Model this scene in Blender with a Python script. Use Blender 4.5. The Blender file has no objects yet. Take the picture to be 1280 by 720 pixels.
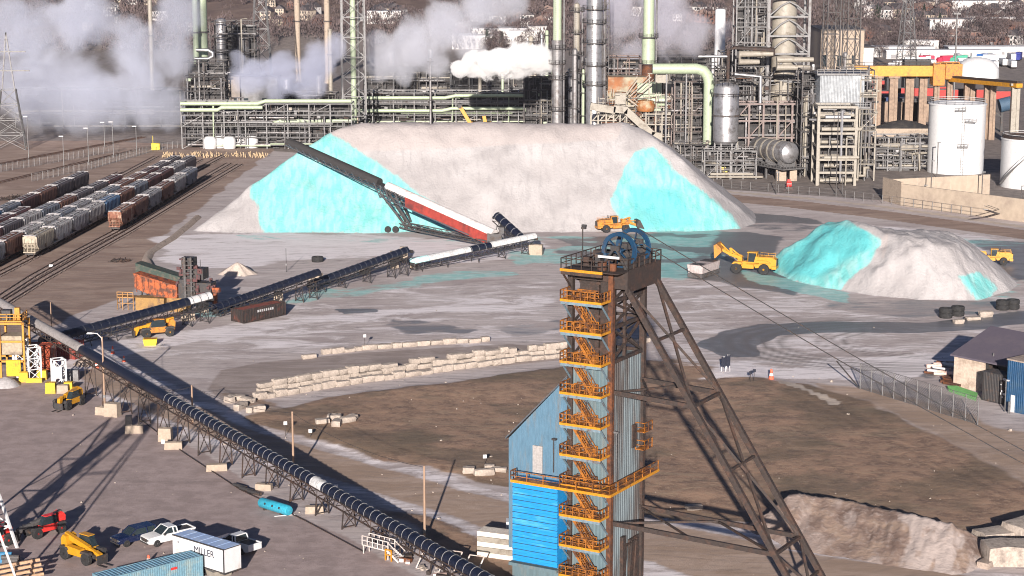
import bpy, math, random
import numpy as np
from mathutils import Vector, Matrix
random.seed(7)
SC = bpy.context.scene
COL = SC.collection
R = math.radians
# ---------------------------------------------------------------- camera model (metres)
CF, CH, PITCH = 2470.0, 73.0, math.atan(465/2470.0)
CP, SP = math.cos(PITCH), math.sin(PITCH)
def ray(px, py):
    a = (px-640)/CF; v = (360-py)/CF
    return Vector((a, CP+v*SP, -SP+v*CP))
def G(px, py, z=0.0):
    """world point of height z seen at a spot of the survey photograph"""
    d = ray(px, py); t = (z-CH)/d.z
    return Vector((0, 0, CH)) + d*t
def AT(px, py, Y):
    d = ray(px, py)
    return Vector((0, 0, CH)) + d*(Y/d.y)
def proj(x, y, z):
    yc = z-CH
    dep = y*CP-yc*SP
    up = y*SP+yc*CP
    return 640+CF*x/dep, 360-CF*up/dep
# ---------------------------------------------------------------- mesh builder
class MB:
    def __init__(s, M=None): s.v = []; s.f = []; s.M = M
    def add(s, vs, fs):
        n = len(s.v)
        if s.M is not None: vs = [s.M @ Vector(q) for q in vs]
        s.v.extend([tuple(q) for q in vs]); s.f.extend([tuple(n+i for i in f) for f in fs]); return s
    def box(s, c, d, rz=0, top=None):
        x, y, z = d[0]/2, d[1]/2, d[2]/2
        tx, ty = (x, y) if top is None else (top[0]/2, top[1]/2)
        ca, sa = math.cos(rz), math.sin(rz)
        P = [(-x,-y,-z),(x,-y,-z),(x,y,-z),(-x,y,-z),(-tx,-ty,z),(tx,-ty,z),(tx,ty,z),(-tx,ty,z)]
        P = [(c[0]+a*ca-b*sa, c[1]+a*sa+b*ca, c[2]+h) for a, b, h in P]
        return s.add(P, [(0,3,2,1),(4,5,6,7),(0,1,5,4),(1,2,6,5),(2,3,7,6),(3,0,4,7)])
    def b2(s, a, b):
        return s.box([(a[i]+b[i])/2 for i in range(3)], [abs(b[i]-a[i]) for i in range(3)])
    def bar(s, p, q, w, h=None):
        h = h or w; p = Vector(p); q = Vector(q); d = q-p
        if d.length < 1e-6: return s
        d.normalize(); u = Vector((0,0,1)).cross(d)
        if u.length < .05: u = Vector((1,0,0))
        u.normalize(); n = d.cross(u)
        u *= w/2; n *= h/2
        P = [p-u-n, p+u-n, p+u+n, p-u+n, q-u-n, q+u-n, q+u+n, q-u+n]
        return s.add(P, [(3,2,1,0),(4,5,6,7),(0,1,5,4),(1,2,6,5),(2,3,7,6),(3,0,4,7)])
    def tube(s, p, q, r, n=8, r2=None, cap=True):
        r2 = r if r2 is None else r2; p = Vector(p); q = Vector(q); d = (q-p)
        if d.length < 1e-6: return s
        d.normalize(); u = Vector((0,0,1)).cross(d)
        if u.length < .05: u = Vector((1,0,0))
        u.normalize(); w = d.cross(u); P = []
        for i in range(n):
            a = 2*math.pi*i/n; e = u*math.cos(a)+w*math.sin(a); P += [p+e*r]
        for i in range(n):
            a = 2*math.pi*i/n; e = u*math.cos(a)+w*math.sin(a); P += [q+e*r2]
        F = [(i, (i+1)%n, n+(i+1)%n, n+i) for i in range(n)]
        if cap: F += [tuple(range(n))[::-1], tuple(range(n, 2*n))]
        return s.add(P, F)
    def pipe(s, pts, r, n=6):
        """bent pipe: rings at each point, mitred"""
        pts = [Vector(p) for p in pts]; P = []; F = []; up = None
        for i, p in enumerate(pts):
            d = (pts[min(i+1, len(pts)-1)]-pts[max(i-1, 0)])
            d.normalize()
            u = Vector((0,0,1)).cross(d)
            if u.length < .2: u = up if up is not None else Vector((1,0,0))
            u = (u-d*u.dot(d)).normalized()
            if up is not None and u.dot(up) < 0: u = -u
            up = u; w = d.cross(u)
            k = 1.0
            if 0 < i < len(pts)-1:
                c = (pts[i+1]-p).normalized().dot((p-pts[i-1]).normalized()); k = min(1.4, 1/max(.3, math.cos(math.acos(max(-1, min(1, c)))/2)))
            for j in range(n):
                a = 2*math.pi*j/n; P.append(p+(u*math.cos(a)+w*math.sin(a))*r*k)
        for i in range(len(pts)-1):
            for j in range(n): F.append((i*n+j, i*n+(j+1)%n, (i+1)*n+(j+1)%n, (i+1)*n+j))
        F += [tuple(range(n))[::-1], tuple(range((len(pts)-1)*n, len(pts)*n))]
        return s.add(P, F)
    def lathe(s, prof, c=(0,0,0), n=16, axis='z'):
        P = []; F = []
        for r, h in prof:
            for j in range(n):
                a = 2*math.pi*j/n; x, y = r*math.cos(a), r*math.sin(a)
                q = (x, y, h) if axis == 'z' else ((h, x, y) if axis == 'x' else (x, h, y))
                P.append((c[0]+q[0], c[1]+q[1], c[2]+q[2]))
        for i in range(len(prof)-1):
            for j in range(n):
                f = (i*n+j, i*n+(j+1)%n, (i+1)*n+(j+1)%n, (i+1)*n+j)
                F.append(f[::-1] if axis == 'y' else f)
        F += [tuple(range(n))[::-1], tuple(range((len(prof)-1)*n, len(prof)*n))]
        return s.add(P, F)
    def prism(s, pts, a, b, axis='y'):
        """polygon in the plane across `axis`, pulled from a to b"""
        def q(p, t): return {'y': (p[0], t, p[1]), 'z': (p[0], p[1], t), 'x': (t, p[0], p[1])}[axis]
        n = len(pts); P = [q(p, a) for p in pts]+[q(p, b) for p in pts]
        return s.add(P, [(i, (i+1)%n, n+(i+1)%n, n+i) for i in range(n)]+[tuple(range(n))[::-1], tuple(range(n, 2*n))])
    def ribbed(s, p, q, z0, z1, pitch=.3, dep=.05, z1b=None, z0b=None):
        """profiled sheet wall from p to q (2-D), outward to the right of p->q"""
        p = Vector((p[0], p[1])); q = Vector((q[0], q[1])); L = (q-p).length; d = (q-p)/L; nrm = Vector((d.y, -d.x))
        n = max(2, int(L/pitch)); z1b = z1 if z1b is None else z1b; z0b = z0 if z0b is None else z0b; P = []; F = []
        st = []
        for i in range(n):
            a = i/n; w = 1/n
            st += [(a, 0), (a+.3*w, 0), (a+.4*w, 1), (a+.85*w, 1)]
        st.append((1, 0))
        for t, k in st:
            c = p+d*(t*L)+nrm*(k*dep); P += [(c.x, c.y, z0+(z0b-z0)*t), (c.x, c.y, z1+(z1b-z1)*t)]
        for i in range(len(st)-1): F.append((2*i, 2*i+2, 2*i+3, 2*i+1))
        return s.add(P, F)
    def sphere(s, c, r, n=10, m=6, sq=(1,1,1)):
        P = []; F = []
        for i in range(m+1):
            t = math.pi*i/m
            for j in range(n):
                a = 2*math.pi*j/n; P.append((c[0]+r*sq[0]*math.sin(t)*math.cos(a), c[1]+r*sq[1]*math.sin(t)*math.sin(a), c[2]-r*sq[2]*math.cos(t)))
        for i in range(m):
            for j in range(n): F.append((i*n+j, i*n+(j+1)%n, (i+1)*n+(j+1)%n, (i+1)*n+j))
        return s.add(P, F)
    def rail(s, pts, h=1.1, r=.035, post=1.6, n=4, mid=True):
        """hand rail along a 3-D polyline"""
        pts = [Vector(p) for p in pts]
        for a, b in zip(pts, pts[1:]):
            L = (b-a).length; k = max(1, round(L/post))
            for i in range(k+1):
                c = a.lerp(b, i/k); s.bar(c, c+Vector((0,0,h)), r*2)
            s.bar(a+Vector((0,0,h)), b+Vector((0,0,h)), r*2)
            if mid: s.bar(a+Vector((0,0,h*.52)), b+Vector((0,0,h*.52)), r*1.6)
        return s
    def xbrace(s, a, b, z0, z1, w):
        s.bar((a[0],a[1],z0), (b[0],b[1],z1), w); s.bar((b[0],b[1],z0), (a[0],a[1],z1), w); return s
    def build(s, name, mat, parent=None, smooth=False, off=None, label=None):
        me = bpy.data.meshes.new(name)
        v = s.v if off is None else [(a[0]-off[0], a[1]-off[1], a[2]-off[2]) for a in s.v]
        me.from_pydata(v, [], s.f); me.materials.append(mat)
        if smooth: me.polygons.foreach_set('use_smooth', [True]*len(me.polygons))
        me.update()
        o = bpy.data.objects.new(name, me); COL.objects.link(o)
        if parent: o.parent = parent
        if label: o['label'] = label
        return o
def autosm(o, ang=35):
    me = o.data; me.polygons.foreach_set('use_smooth', [True]*len(me.polygons)); me.set_sharp_from_angle(angle=R(ang)); return o
def tag(o, label, cat, group=None, kind=None):
    o['label'] = label; o['category'] = cat
    if group: o['group'] = group
    if kind: o['kind'] = kind
    return o
def thing(name, label, cat, loc=(0,0,0), rz=0, group=None):
    o = bpy.data.objects.new(name, None); COL.objects.link(o); o.location = loc; o.rotation_euler = (0,0,rz); o.empty_display_size = .5
    return tag(o, label, cat, group)
def dup(root, loc, rz=0, label=None, mats=None, group=None, scale=None):
    """copy of a thing with its parts and sub-parts; mats swaps materials {old: new}"""
    def cp(o, par):
        c = o.copy(); COL.objects.link(c); c.parent = par
        if mats and c.type == 'MESH' and c.data.materials and c.data.materials[0] in mats:
            c.data = c.data.copy(); c.data.materials[0] = mats[o.data.materials[0]]
        for ch in list(KIDS.get(o.name, [])) or list(o.children): cp(ch, c)
        return c
    r = cp(root, None); r.location = loc; r.rotation_euler = (0,0,rz)
    if scale: r.scale = scale
    if label: r['label'] = label
    if group: r['group'] = group
    return r
KIDS = {}
# ---------------------------------------------------------------- materials
def _nt(name):
    m = bpy.data.materials.new(name); m.use_nodes = True; nt = m.node_tree; return m, nt, nt.nodes['Principled BSDF']
MATS = {}
def mat(name, col, col2=None, scale=1.0, lo=.45, hi=.7, rough=.7, metal=0.0, var=.18, bump=0.0, bscale=8.0, emit=None, rough2=None, stretch=None):
    """weathered surface: base colour, second colour (rust, dirt) in noise patches, fine tone variation"""
    if name in MATS: return MATS[name]
    m, nt, b = _nt(name); N = nt.nodes; L = nt.links
    tc = N.new('ShaderNodeTexCoord'); src = tc.outputs['Object']
    if stretch:
        mp = N.new('ShaderNodeMapping'); mp.inputs['Scale'].default_value = stretch; L.new(src, mp.inputs[0]); src = mp.outputs[0]
    n1 = N.new('ShaderNodeTexNoise'); n1.inputs['Scale'].default_value = scale; n1.inputs['Detail'].default_value = 5; n1.inputs['Roughness'].default_value = .65; L.new(src, n1.inputs[0])
    n2 = N.new('ShaderNodeTexNoise'); n2.inputs['Scale'].default_value = scale*4.3; n2.inputs['Detail'].default_value = 3; L.new(src, n2.inputs[0])
    mr = N.new('ShaderNodeMapRange'); mr.inputs[1].default_value = .3; mr.inputs[2].default_value = .7; mr.inputs[3].default_value = 1-var; mr.inputs[4].default_value = 1+var; L.new(n2.outputs[0], mr.inputs[0])
    mx = N.new('ShaderNodeMix'); mx.data_type = 'RGBA'; mx.inputs['A'].default_value = (*col, 1); mx.inputs['B'].default_value = (*(col2 or col), 1)
    m2 = N.new('ShaderNodeMapRange'); m2.interpolation_type = 'SMOOTHSTEP'; m2.inputs[1].default_value = lo; m2.inputs[2].default_value = hi; L.new(n1.outputs[0], m2.inputs[0]); L.new(m2.outputs[0], mx.inputs['Factor'])
    vm = N.new('ShaderNodeVectorMath'); vm.operation = 'SCALE'; L.new(mx.outputs['Result'], vm.inputs[0]); L.new(mr.outputs[0], vm.inputs['Scale'])
    L.new(vm.outputs[0], b.inputs['Base Color'])
    b.inputs['Roughness'].default_value = rough; b.inputs['Metallic'].default_value = metal
    if rough2 is not None:
        m3 = N.new('ShaderNodeMapRange'); m3.inputs[3].default_value = rough; m3.inputs[4].default_value = rough2; L.new(m2.outputs[0], m3.inputs[0]); L.new(m3.outputs[0], b.inputs['Roughness'])
    if bump:
        nb = N.new('ShaderNodeTexNoise'); nb.inputs['Scale'].default_value = bscale; nb.inputs['Detail'].default_value = 4; L.new(src, nb.inputs[0])
        bp = N.new('ShaderNodeBump'); bp.inputs['Strength'].default_value = 1; bp.inputs['Distance'].default_value = bump; L.new(nb.outputs[0], bp.inputs['Height']); L.new(bp.outputs[0], b.inputs['Normal'])
    if emit: b.inputs['Emission Color'].default_value = (*emit[0], 1); b.inputs['Emission Strength'].default_value = emit[1]
    MATS[name] = m; return m
RUST = (.13,.055,.028)
M_yel = mat('yellow_paint', (.46,.20,.012), RUST, 1.2, .58, .75, .45)
M_yel2 = mat('worn_yellow_orange_paint', (.30,.105,.012), (.085,.033,.013), 1.0, .42, .6, .55, var=.3)
M_red = mat('red_paint', (.62,.035,.03), (.2,.03,.02), 1, .6, .8, .4)
M_org = mat('rusty_orange_paint', (.36,.085,.022), (.08,.03,.018), .9, .42, .6, .7, var=.3)
M_blk = mat('black_rubber', (.015,.015,.016), (.04,.037,.035), 3, .5, .7, .85)
M_dk = mat('dark_steel', (.035,.033,.034), (.08,.05,.035), 1.5, .5, .7, .6)
M_brn = mat('brown_rusted_steel', (.030,.021,.018), (.055,.029,.02), .8, .45, .65, .75, var=.3)
M_rst = mat('rust_orange_steel', (.12,.04,.014), (.05,.022,.014), .6, .4, .6, .8, var=.35)
M_gry = mat('galvanised_steel', (.15,.148,.15), (.085,.072,.066), 1.0, .5, .72, .5, .3, var=.22)
M_grd = mat('dull_grey_steel', (.075,.071,.072), (.055,.04,.033), .8, .45, .65, .7, var=.3)
M_wht = mat('white_paint', (.58,.58,.585), (.38,.33,.29), .35, .56, .8, .45, var=.05)
M_glas = mat('dark_glass', (.02,.03,.035), rough=.12, var=.1)
M_conc = mat('pale_concrete', (.34,.275,.215), (.23,.185,.15), .7, .5, .75, .9, var=.14, bump=.02)
M_chrome = mat('bright_insulation_jacket', (.36,.355,.365), (.19,.175,.17), .5, .5, .7, .38, .65, var=.12)
M_chr2 = mat('dull_insulation_jacket', (.20,.195,.20), (.11,.095,.09), .35, .45, .65, .5, .4, var=.2)
M_mint = mat('pale_green_paint', (.34,.40,.28), (.20,.21,.15), .5, .55, .8, .5, var=.1)
M_cream = mat('cream_paint', (.27,.245,.205), (.14,.115,.09), .5, .5, .75, .55, var=.12)
M_limes = mat('limestone', (.365,.31,.265), (.21,.175,.15), .8, .45, .7, .95, var=.2, bump=.06, bscale=3)
M_wood = mat('weathered_pole_wood', (.30,.20,.14), (.2,.14,.1), .5, .4, .7, .9, stretch=(4,4,.3))
# ---------------------------------------------------------------- numpy noise and soft masks
def _hash(ix, iy, seed):
    h = (ix.astype(np.int64)*374761393 + iy.astype(np.int64)*668265263 + seed*1442695041) & 0xffffffff
    h = ((h ^ (h >> 13))*1274126177) & 0xffffffff
    return ((h ^ (h >> 16)) & 0xffff)/65535.0
def vnoise(x, y, seed=0):
    ix = np.floor(x); iy = np.floor(y); fx = x-ix; fy = y-iy
    fx = fx*fx*(3-2*fx); fy = fy*fy*(3-2*fy)
    a = _hash(ix, iy, seed); b = _hash(ix+1, iy, seed); c = _hash(ix, iy+1, seed); d = _hash(ix+1, iy+1, seed)
    return (a*(1-fx)+b*fx)*(1-fy)+(c*(1-fx)+d*fx)*fy
def fbm(x, y, seed=0, o=4, g=.5):
    s = 0; a = 1; t = 0
    for i in range(o): s = s+a*vnoise(x*2**i, y*2**i, seed+i); t += a; a *= g
    return s/t
def sdist(x, y, poly):
    """signed distance (inside positive) from points to a polygon"""
    d = np.full(x.shape, 1e9); ins = np.zeros(x.shape, bool); n = len(poly)
    for i in range(n):
        x0, y0 = poly[i][:2]; x1, y1 = poly[(i+1)%n][:2]; ex, ey = x1-x0, y1-y0
        t = np.clip(((x-x0)*ex+(y-y0)*ey)/(ex*ex+ey*ey+1e-9), 0, 1)
        d = np.minimum(d, np.hypot(x-x0-t*ex, y-y0-t*ey))
        c = ((y0 > y) != (y1 > y)); ins ^= c & (x < ex*(y-y0)/((ey if abs(ey) > 1e-9 else 1e-9))+x0)
    return np.where(ins, d, -d)
def lined(x, y, pts):
    d = np.full(x.shape, 1e9)
    for (x0, y0), (x1, y1) in zip(pts, pts[1:]):
        ex, ey = x1-x0, y1-y0; t = np.clip(((x-x0)*ex+(y-y0)*ey)/(ex*ex+ey*ey+1e-9), 0, 1)
        d = np.minimum(d, np.hypot(x-x0-t*ex, y-y0-t*ey))
    return d
def sst(a, b, x):
    t = np.clip((x-a)/(b-a), 0, 1); return t*t*(3-2*t)
def gp(pts): return [tuple(G(*p)[:2]) for p in pts]
def grid_mesh(name, X, Y, Z, attrs, material, smooth=True):
    ny, nx = X.shape; me = bpy.data.meshes.new(name)
    co = np.stack([X, Y, Z], -1).reshape(-1, 3).astype(np.float32)
    idx = np.arange(ny*nx).reshape(ny, nx)
    q = np.stack([idx[:-1,:-1], idx[:-1,1:], idx[1:,1:], idx[1:,:-1]], -1).reshape(-1, 4).astype(np.int32)
    me.vertices.add(len(co)); me.vertices.foreach_set('co', co.ravel())
    me.loops.add(q.size); me.loops.foreach_set('vertex_index', q.ravel())
    me.polygons.add(len(q)); me.polygons.foreach_set('loop_start', np.arange(0, q.size, 4, dtype=np.int32))
    me.polygons.foreach_set('use_smooth', np.full(len(q), smooth))
    me.update(); me.validate()
    for an, arr in attrs.items():
        a = me.attributes.new(an, 'FLOAT_COLOR', 'POINT'); a.data.foreach_set('color', np.stack(arr, -1).reshape(-1, 4).astype(np.float32).ravel())
    me.materials.append(material)
    o = bpy.data.objects.new(name, me); COL.objects.link(o); return o
# ================================================================ GROUND
xs = np.unique(np.concatenate([np.linspace(-2600,-400,23), np.linspace(-400,-170,24), np.arange(-170,171,.95), np.linspace(170,400,24), np.linspace(400,2600,23)]))
ys = np.unique(np.concatenate([np.linspace(-300,180,13), np.arange(183,470,.95), np.arange(470,660,1.5), np.arange(660,1500,9), np.linspace(1500,4200,28)]))
X, Y = np.meshgrid(xs, ys)
wx = X+3.0*(fbm(X/9, Y/9, 3)-.5)*2; wy = Y+4.0*(fbm(X/9, Y/9, 11)-.5)*2
def reg(pts, w=1.2, warp=1.0):
    return sst(-w, w, sdist(X+(wx-X)*warp, Y+(wy-Y)*warp, gp(pts)))
soil = reg([(300,520),(345,508),(420,497),(520,483),(640,466),(700,458),(760,450),(850,447),(905,460),(960,478),(1010,482),(1075,486),(1110,510),(1180,545),(1280,570),(1420,600),(1420,680),(1280,650),(1240,690),(960,660),(800,640),(640,614),(560,594),(480,572),(400,553),(345,535)], 1.6) 
soil = np.maximum.reduce([soil, .62*reg([(262,490),(330,502),(345,508),(420,530),(400,552),(340,533),(290,514)], 1.5), .75*reg([(470,630),(560,657),(640,680),(700,692),(700,760),(600,740),(540,690)], 1.5)])
lot = reg([(-160,432),(0,430),(50,445),(118,478),(170,512),(240,560),(300,596),(335,628),(405,660),(470,695),(560,745),(640,900),(-500,900)], .8, .3)
road = reg([(60,440),(150,462),(235,505),(330,543),(480,585),(640,632),(820,652),(1000,690),(1280,730),(1400,745),(1400,800),(1000,770),(820,704),(640,672),(520,630),(420,600),(300,560),(200,520),(110,478)], .8, .25)
roadedge = np.clip(reg([(40,430),(150,450),(240,492),(330,533),(480,573),(640,620),(820,640),(1000,676),(1280,714),(1400,730),(1400,820),(1000,790),(820,728),(640,690),(520,645),(420,612),(300,572),(200,532),(110,490)], .8, .5)-road, 0, 1)
zone2 = reg([(1000,478),(1075,482),(1240,528),(1420,560),(1420,640),(1300,625),(1220,575),(1120,520),(1060,500)], 1.8, 1)
loop = reg([(258,487),(278,463),(330,452),(450,441),(640,430),(700,436),(700,450),(560,462),(430,478),(330,494),(280,505)], 1.2, .3)
ball = reg([(-250,180),(0,176),(120,176),(345,186),(318,206),(280,235),(245,262),(215,285),(188,310),(180,333),(192,345),(150,372),(60,410),(-60,440),(-300,440)], 1.5, .6)
yardn = reg([(192,292),(300,289),(500,292),(700,290),(935,285),(1280,300),(1500,300),(1500,385),(1280,380),(1050,378),(860,362),(700,350),(560,345),(420,352),(250,360),(195,340)], 2.5, 1.0)
refg = reg([(-900,-60),(2400,-60),(1600,255),(1280,262),(1100,250),(900,236),(600,205),(330,188),(120,178),(-300,176)], 2, .2)
kerb = sst(1.7, 1.0, lined(X, Y, gp([(845,231),(900,239),(1000,247),(1100,258),(1200,272),(1300,287),(1500,312)])))
trackbed = sst(6.5, 5.0, lined(X, Y, gp([(820,236),(900,246),(1000,256),(1100,268),(1200,282),(1300,296),(1500,320)])))
path1 = sst(1.3, .8, lined(wx, wy, gp([(968,478),(1000,488),(1040,505)])))
# salt crust, cyan salt, wet ground
white = np.maximum.reduce([
    .85*reg([(190,296),(300,290),(470,293),(660,298),(700,318),(560,330),(430,322),(330,330),(250,338),(196,330)], 3, 1.2),
    .75*reg([(60,470),(150,446),(330,415),(480,400),(640,386),(700,382),(700,370),(600,374),(450,388),(300,402),(200,420),(100,425),(40,440)], 2, 1.4),
    .9*reg([(880,474),(1010,474),(1120,478),(1230,450),(1190,440),(1060,446),(980,456),(900,452)], 2.5, .6),
    .45*reg([(420,360),(700,350),(700,430),(420,440),(270,455),(200,440),(300,400)], 4, 1.2),
    .45*reg([(820,345),(1280,372),(1280,410),(1150,470),(900,470),(820,450)], 4, 1),
    .7*reg([(900,262),(1280,300),(1400,330),(1400,380),(1280,350),(1190,300),(1040,276),(980,270)], 3, 1),
    .6*roadedge])
cyan = np.maximum.reduce([
    1.2*reg([(920,336),(990,350),(1062,366),(1056,380),(1000,366),(930,350)], 1.2, .6),
    1.0*reg([(640,292),(900,288),(905,330),(860,352),(760,345),(660,325)], 3, 1.2)*sst(.44,.58,fbm(X/14,Y/7,21)),
    .9*reg([(640,314),(720,318),(700,330),(636,330)], 1.5, 1),
    .8*reg([(505,352),(560,341),(640,336),(660,342),(560,352),(480,366),(380,378),(350,380),(390,364)], 1.2, 1),
    .8*reg([(232,392),(272,380),(300,384),(270,396),(236,400)], 1, .6),
    .55*reg([(1190,295),(1290,300),(1300,312),(1210,308)], 1.5, 1),
    .8*reg([(290,290),(650,285),(660,300),(450,303),(300,298)], 1.5, 1)*.6,
    .8*reg([(1180,345),(1240,340),(1290,352),(1260,372),(1215,372)], 1.5, 1)*.7])
wet = np.maximum.reduce([
    reg([(868,432),(900,416),(950,405),(1040,402),(1150,403),(1220,396),(1300,386),(1420,370),(1420,388),(1300,402),(1225,411),(1150,416),(1040,416),(975,420),(945,432),(950,446),(905,446)], .9, .4),
    .95*reg([(700,296),(800,292),(930,290),(990,296),(960,330),(1010,352),(1000,372),(900,352),(800,345),(710,330)], 3, 1.2),
    .8*reg([(1210,300),(1290,303),(1320,345),(1262,352),(1240,320)], 2, .8),
    .9*reg([(415,386),(470,385),(472,391),(430,393)], .6, .3),
    .55*reg([(478,401),(560,402),(600,410),(590,419),(500,414)], 1.2, 1.2),
    .45*reg([(600,408),(720,398),(720,414),(640,420)], 1.2, 1.2),
    .5*reg([(890,268),(985,278),(1040,284),(985,292),(930,284)], 1.2, .6),
    .8*reg([(900,262),(1010,272),(1030,280),(940,277)], .9, .6),
    .6*reg([(1140,470),(1180,455),(1200,462),(1160,476)], 1, .3),
    .5*reg([(1040,372),(1280,378),(1280,392),(1150,398),(1000,385)], 2, 1.3)])
# wheel-track rings on the turning ground
c = G(1130, 430); rr = np.hypot((X-c.x)/1.45, (Y-c.y)); an = np.arctan2(Y-c.y, (X-c.x)/1.45)
ring = sst(13, 16, rr)*sst(25, 21, rr)*sst(.75, -.3, np.cos(an)+.1)*(.5+.6*np.sin(rr*3.0+2*fbm(X/8, Y/8, 5)))
c2 = G(1180, 428); r2 = np.hypot((X-c2.x)/1.6, Y-c2.y)
ring = np.maximum(ring, .8*sst(9, 11, r2)*sst(15, 13, r2)*np.clip(np.sin(r2*4.5+an), 0, 1)*sst(.3,-.4,np.cos(np.arctan2(Y-c2.y, X-c2.x))))
soil = np.maximum(soil, 0)
hills = sst(1080, 1250, Y)
veg = hills
low = fbm(X/30, Y/30, 31)
Z = soil*(.35*(fbm(X/6, Y/6, 41)-.5)+.9*(fbm(X/26, Y/26, 44)-.45)*sst(0, 1, soil)) + ball*.10*(fbm(X/3, Y/3, 7)-.5) + .05*(fbm(X/4, Y/4, 8)-.5)*(1-lot)
Z = np.where(Y > 1050, Z+np.clip(Y-1090, 0, None)*.085+np.clip(Y-1090, 0, 250)/250*14*(fbm(X/160, Y/160, 12)-.4)+np.clip(Y-1090,0,500)/500*30*(fbm(X/420, Y/420, 14)-.4), Z)
zero = np.zeros_like(X)
def ground_material():
    m, nt, b = _nt('yard_ground'); N = nt.nodes; L = nt.links
    tc = N.new('ShaderNodeTexCoord'); P = tc.outputs['Object']
    def noise(sc, det=5, ro=.6, st=None, dist=0):
        s = P
        if st: mp = N.new('ShaderNodeMapping'); mp.inputs['Scale'].default_value = st; mp.inputs['Rotation'].default_value = (0,0,R(-4)); L.new(P, mp.inputs[0]); s = mp.outputs[0]
        n = N.new('ShaderNodeTexNoise'); n.inputs['Scale'].default_value = sc; n.inputs['Detail'].default_value = det; n.inputs['Roughness'].default_value = ro; n.inputs['Distortion'].default_value = dist; L.new(s, n.inputs[0]); return n.outputs[0]
    def mr(x, a, b_, c=0, d=1):
        n = N.new('ShaderNodeMapRange'); n.interpolation_type = 'SMOOTHSTEP'
        for i, v in enumerate((a, b_, c, d)): n.inputs[i+1].default_value = v
        L.new(x, n.inputs[0]); return n.outputs[0]
    def ma(op, x, y):
        n = N.new('ShaderNodeMath'); n.operation = op
        for i, v in enumerate((x, y)):
            if isinstance(v, (int, float)): n.inputs[i].default_value = v
            else: L.new(v, n.inputs[i])
        return n.outputs[0]
    def mix(f, a, c):
        n = N.new('ShaderNodeMix'); n.data_type = 'RGBA'
        if isinstance(f, (int, float)): n.inputs['Factor'].default_value = f
        else: L.new(f, n.inputs['Factor'])
        for k, v in (('A', a), ('B', c)):
            if isinstance(v, tuple): n.inputs[k].default_value = (*v, 1)
            else: L.new(v, n.inputs[k])
        return n.outputs['Result']
    def att(nm):
        a = N.new('ShaderNodeAttribute'); a.attribute_name = nm; s = N.new('ShaderNodeSeparateColor'); L.new(a.outputs['Color'], s.inputs[0]); return s.outputs[0], s.outputs[1], s.outputs[2], a.outputs['Alpha']
    soil, lot, road, ball = att('mA'); white, cyan, wet, ring = att('mB'); loop, refg, kerb, veg = att('mC')
    nb = noise(.06, 6, .6); nm = noise(.35, 5); nf = noise(1.1, 9, .82); st = noise(.13, 12, .76, (.5, 1.3, 1), .8); st2 = noise(.42, 9, .78, (.3, 1.3, 1), 1.6)
    def mk(mask, n, k=.5, w=.22):
        return mr(ma('ADD', mask, ma('MULTIPLY', ma('SUBTRACT', n, .5), k)), .5-w, .5+w)
    def wave(rot, sc, dist):
        mp = N.new('ShaderNodeMapping'); mp.inputs['Rotation'].default_value = (0,0,R(rot)); L.new(P, mp.inputs[0]); w = N.new('ShaderNodeTexWave'); w.bands_direction = 'Y'; w.inputs['Scale'].default_value = sc; w.inputs['Distortion'].default_value = dist; w.inputs['Detail'].default_value = 1.5; w.inputs['Detail Scale'].default_value = .25; w.inputs['Detail Roughness'].default_value = .4; L.new(mp.outputs[0], w.inputs[0]); return w.outputs['Fac']
    base = mix(mr(nb, .35, .65), (.38,.32,.31), (.50,.435,.42))
    base = mix(mr(st, .42, .62), base, (.55,.49,.48))
    wa = ma('MULTIPLY', mr(wave(6, .16, 14), .80, .97), mr(nb, .42, .55)); wb = ma('MULTIPLY', mr(wave(-14, .11, 20), .82, .97), mr(nm, .40, .6)); tr = ma('MAXIMUM', wa, wb)
    base = mix(ma('MULTIPLY', mr(st2, .53, .62), .6), base, (.21,.185,.19))
    c = mix(mk(loop, nm), base, mix(mr(st, .4, .6), (.26,.21,.19), (.36,.30,.28)))
    c = mix(mk(refg, nm), c, mix(mr(nm, .4, .6), (.15,.125,.115), (.22,.185,.165)))
    c = mix(mk(ball, nm), c, mix(mr(st, .4, .65), (.24,.16,.125), (.37,.27,.215)))
    soilc = mix(mr(nm, .35, .6), (.185,.116,.082), (.32,.203,.138)); soilc = mix(mr(nf, .49, .60), soilc, (.33,.225,.155)); soilc = mix(ma('MULTIPLY', mr(nb, .52, .6), .6), soilc, (.13,.10,.07))
    soilc = mix(ma('MULTIPLY', mr(st, .52, .66), .7), soilc, (.32,.235,.16)); soilc = mix(ma('MULTIPLY', mr(noise(.05, 4, .5), .5, .62), .55), soilc, (.11,.085,.055))
    c = mix(mk(soil, nm, .6), c, soilc)
    lotc = mix(mr(nm, .35, .65), (.30,.235,.222), (.40,.315,.30)); lotc = mix(ma('MULTIPLY', mr(nf, .53, .66), .35), lotc, (.17,.14,.135)); lotc = mix(ma('MULTIPLY', mr(st, .56, .7), .4), lotc, (.17,.14,.13))
    c = mix(mk(lot, nm, .3), c, lotc)
    c = mix(mk(road, nm, .3), c, mix(mr(st, .4, .62), (.33,.235,.175), (.44,.33,.265)))
    ws = ma('ADD', ma('MULTIPLY', white, .95), ma('MULTIPLY', ma('SUBTRACT', st, .5), 2.4))
    c = mix(ma('MULTIPLY', mr(ws, .35, .75), ma('MULTIPLY', mr(white, .05, .4), .9)), c, (.80,.745,.76))
    wf = mr(ma('ADD', wet, ma('MULTIPLY', ma('SUBTRACT', st, .5), 1.3)), .38, .62); wf = ma('MULTIPLY', wf, mr(wet, .02, .25))
    c = mix(ma('MULTIPLY', wf, .8), c, (.075,.088,.10))
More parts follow.
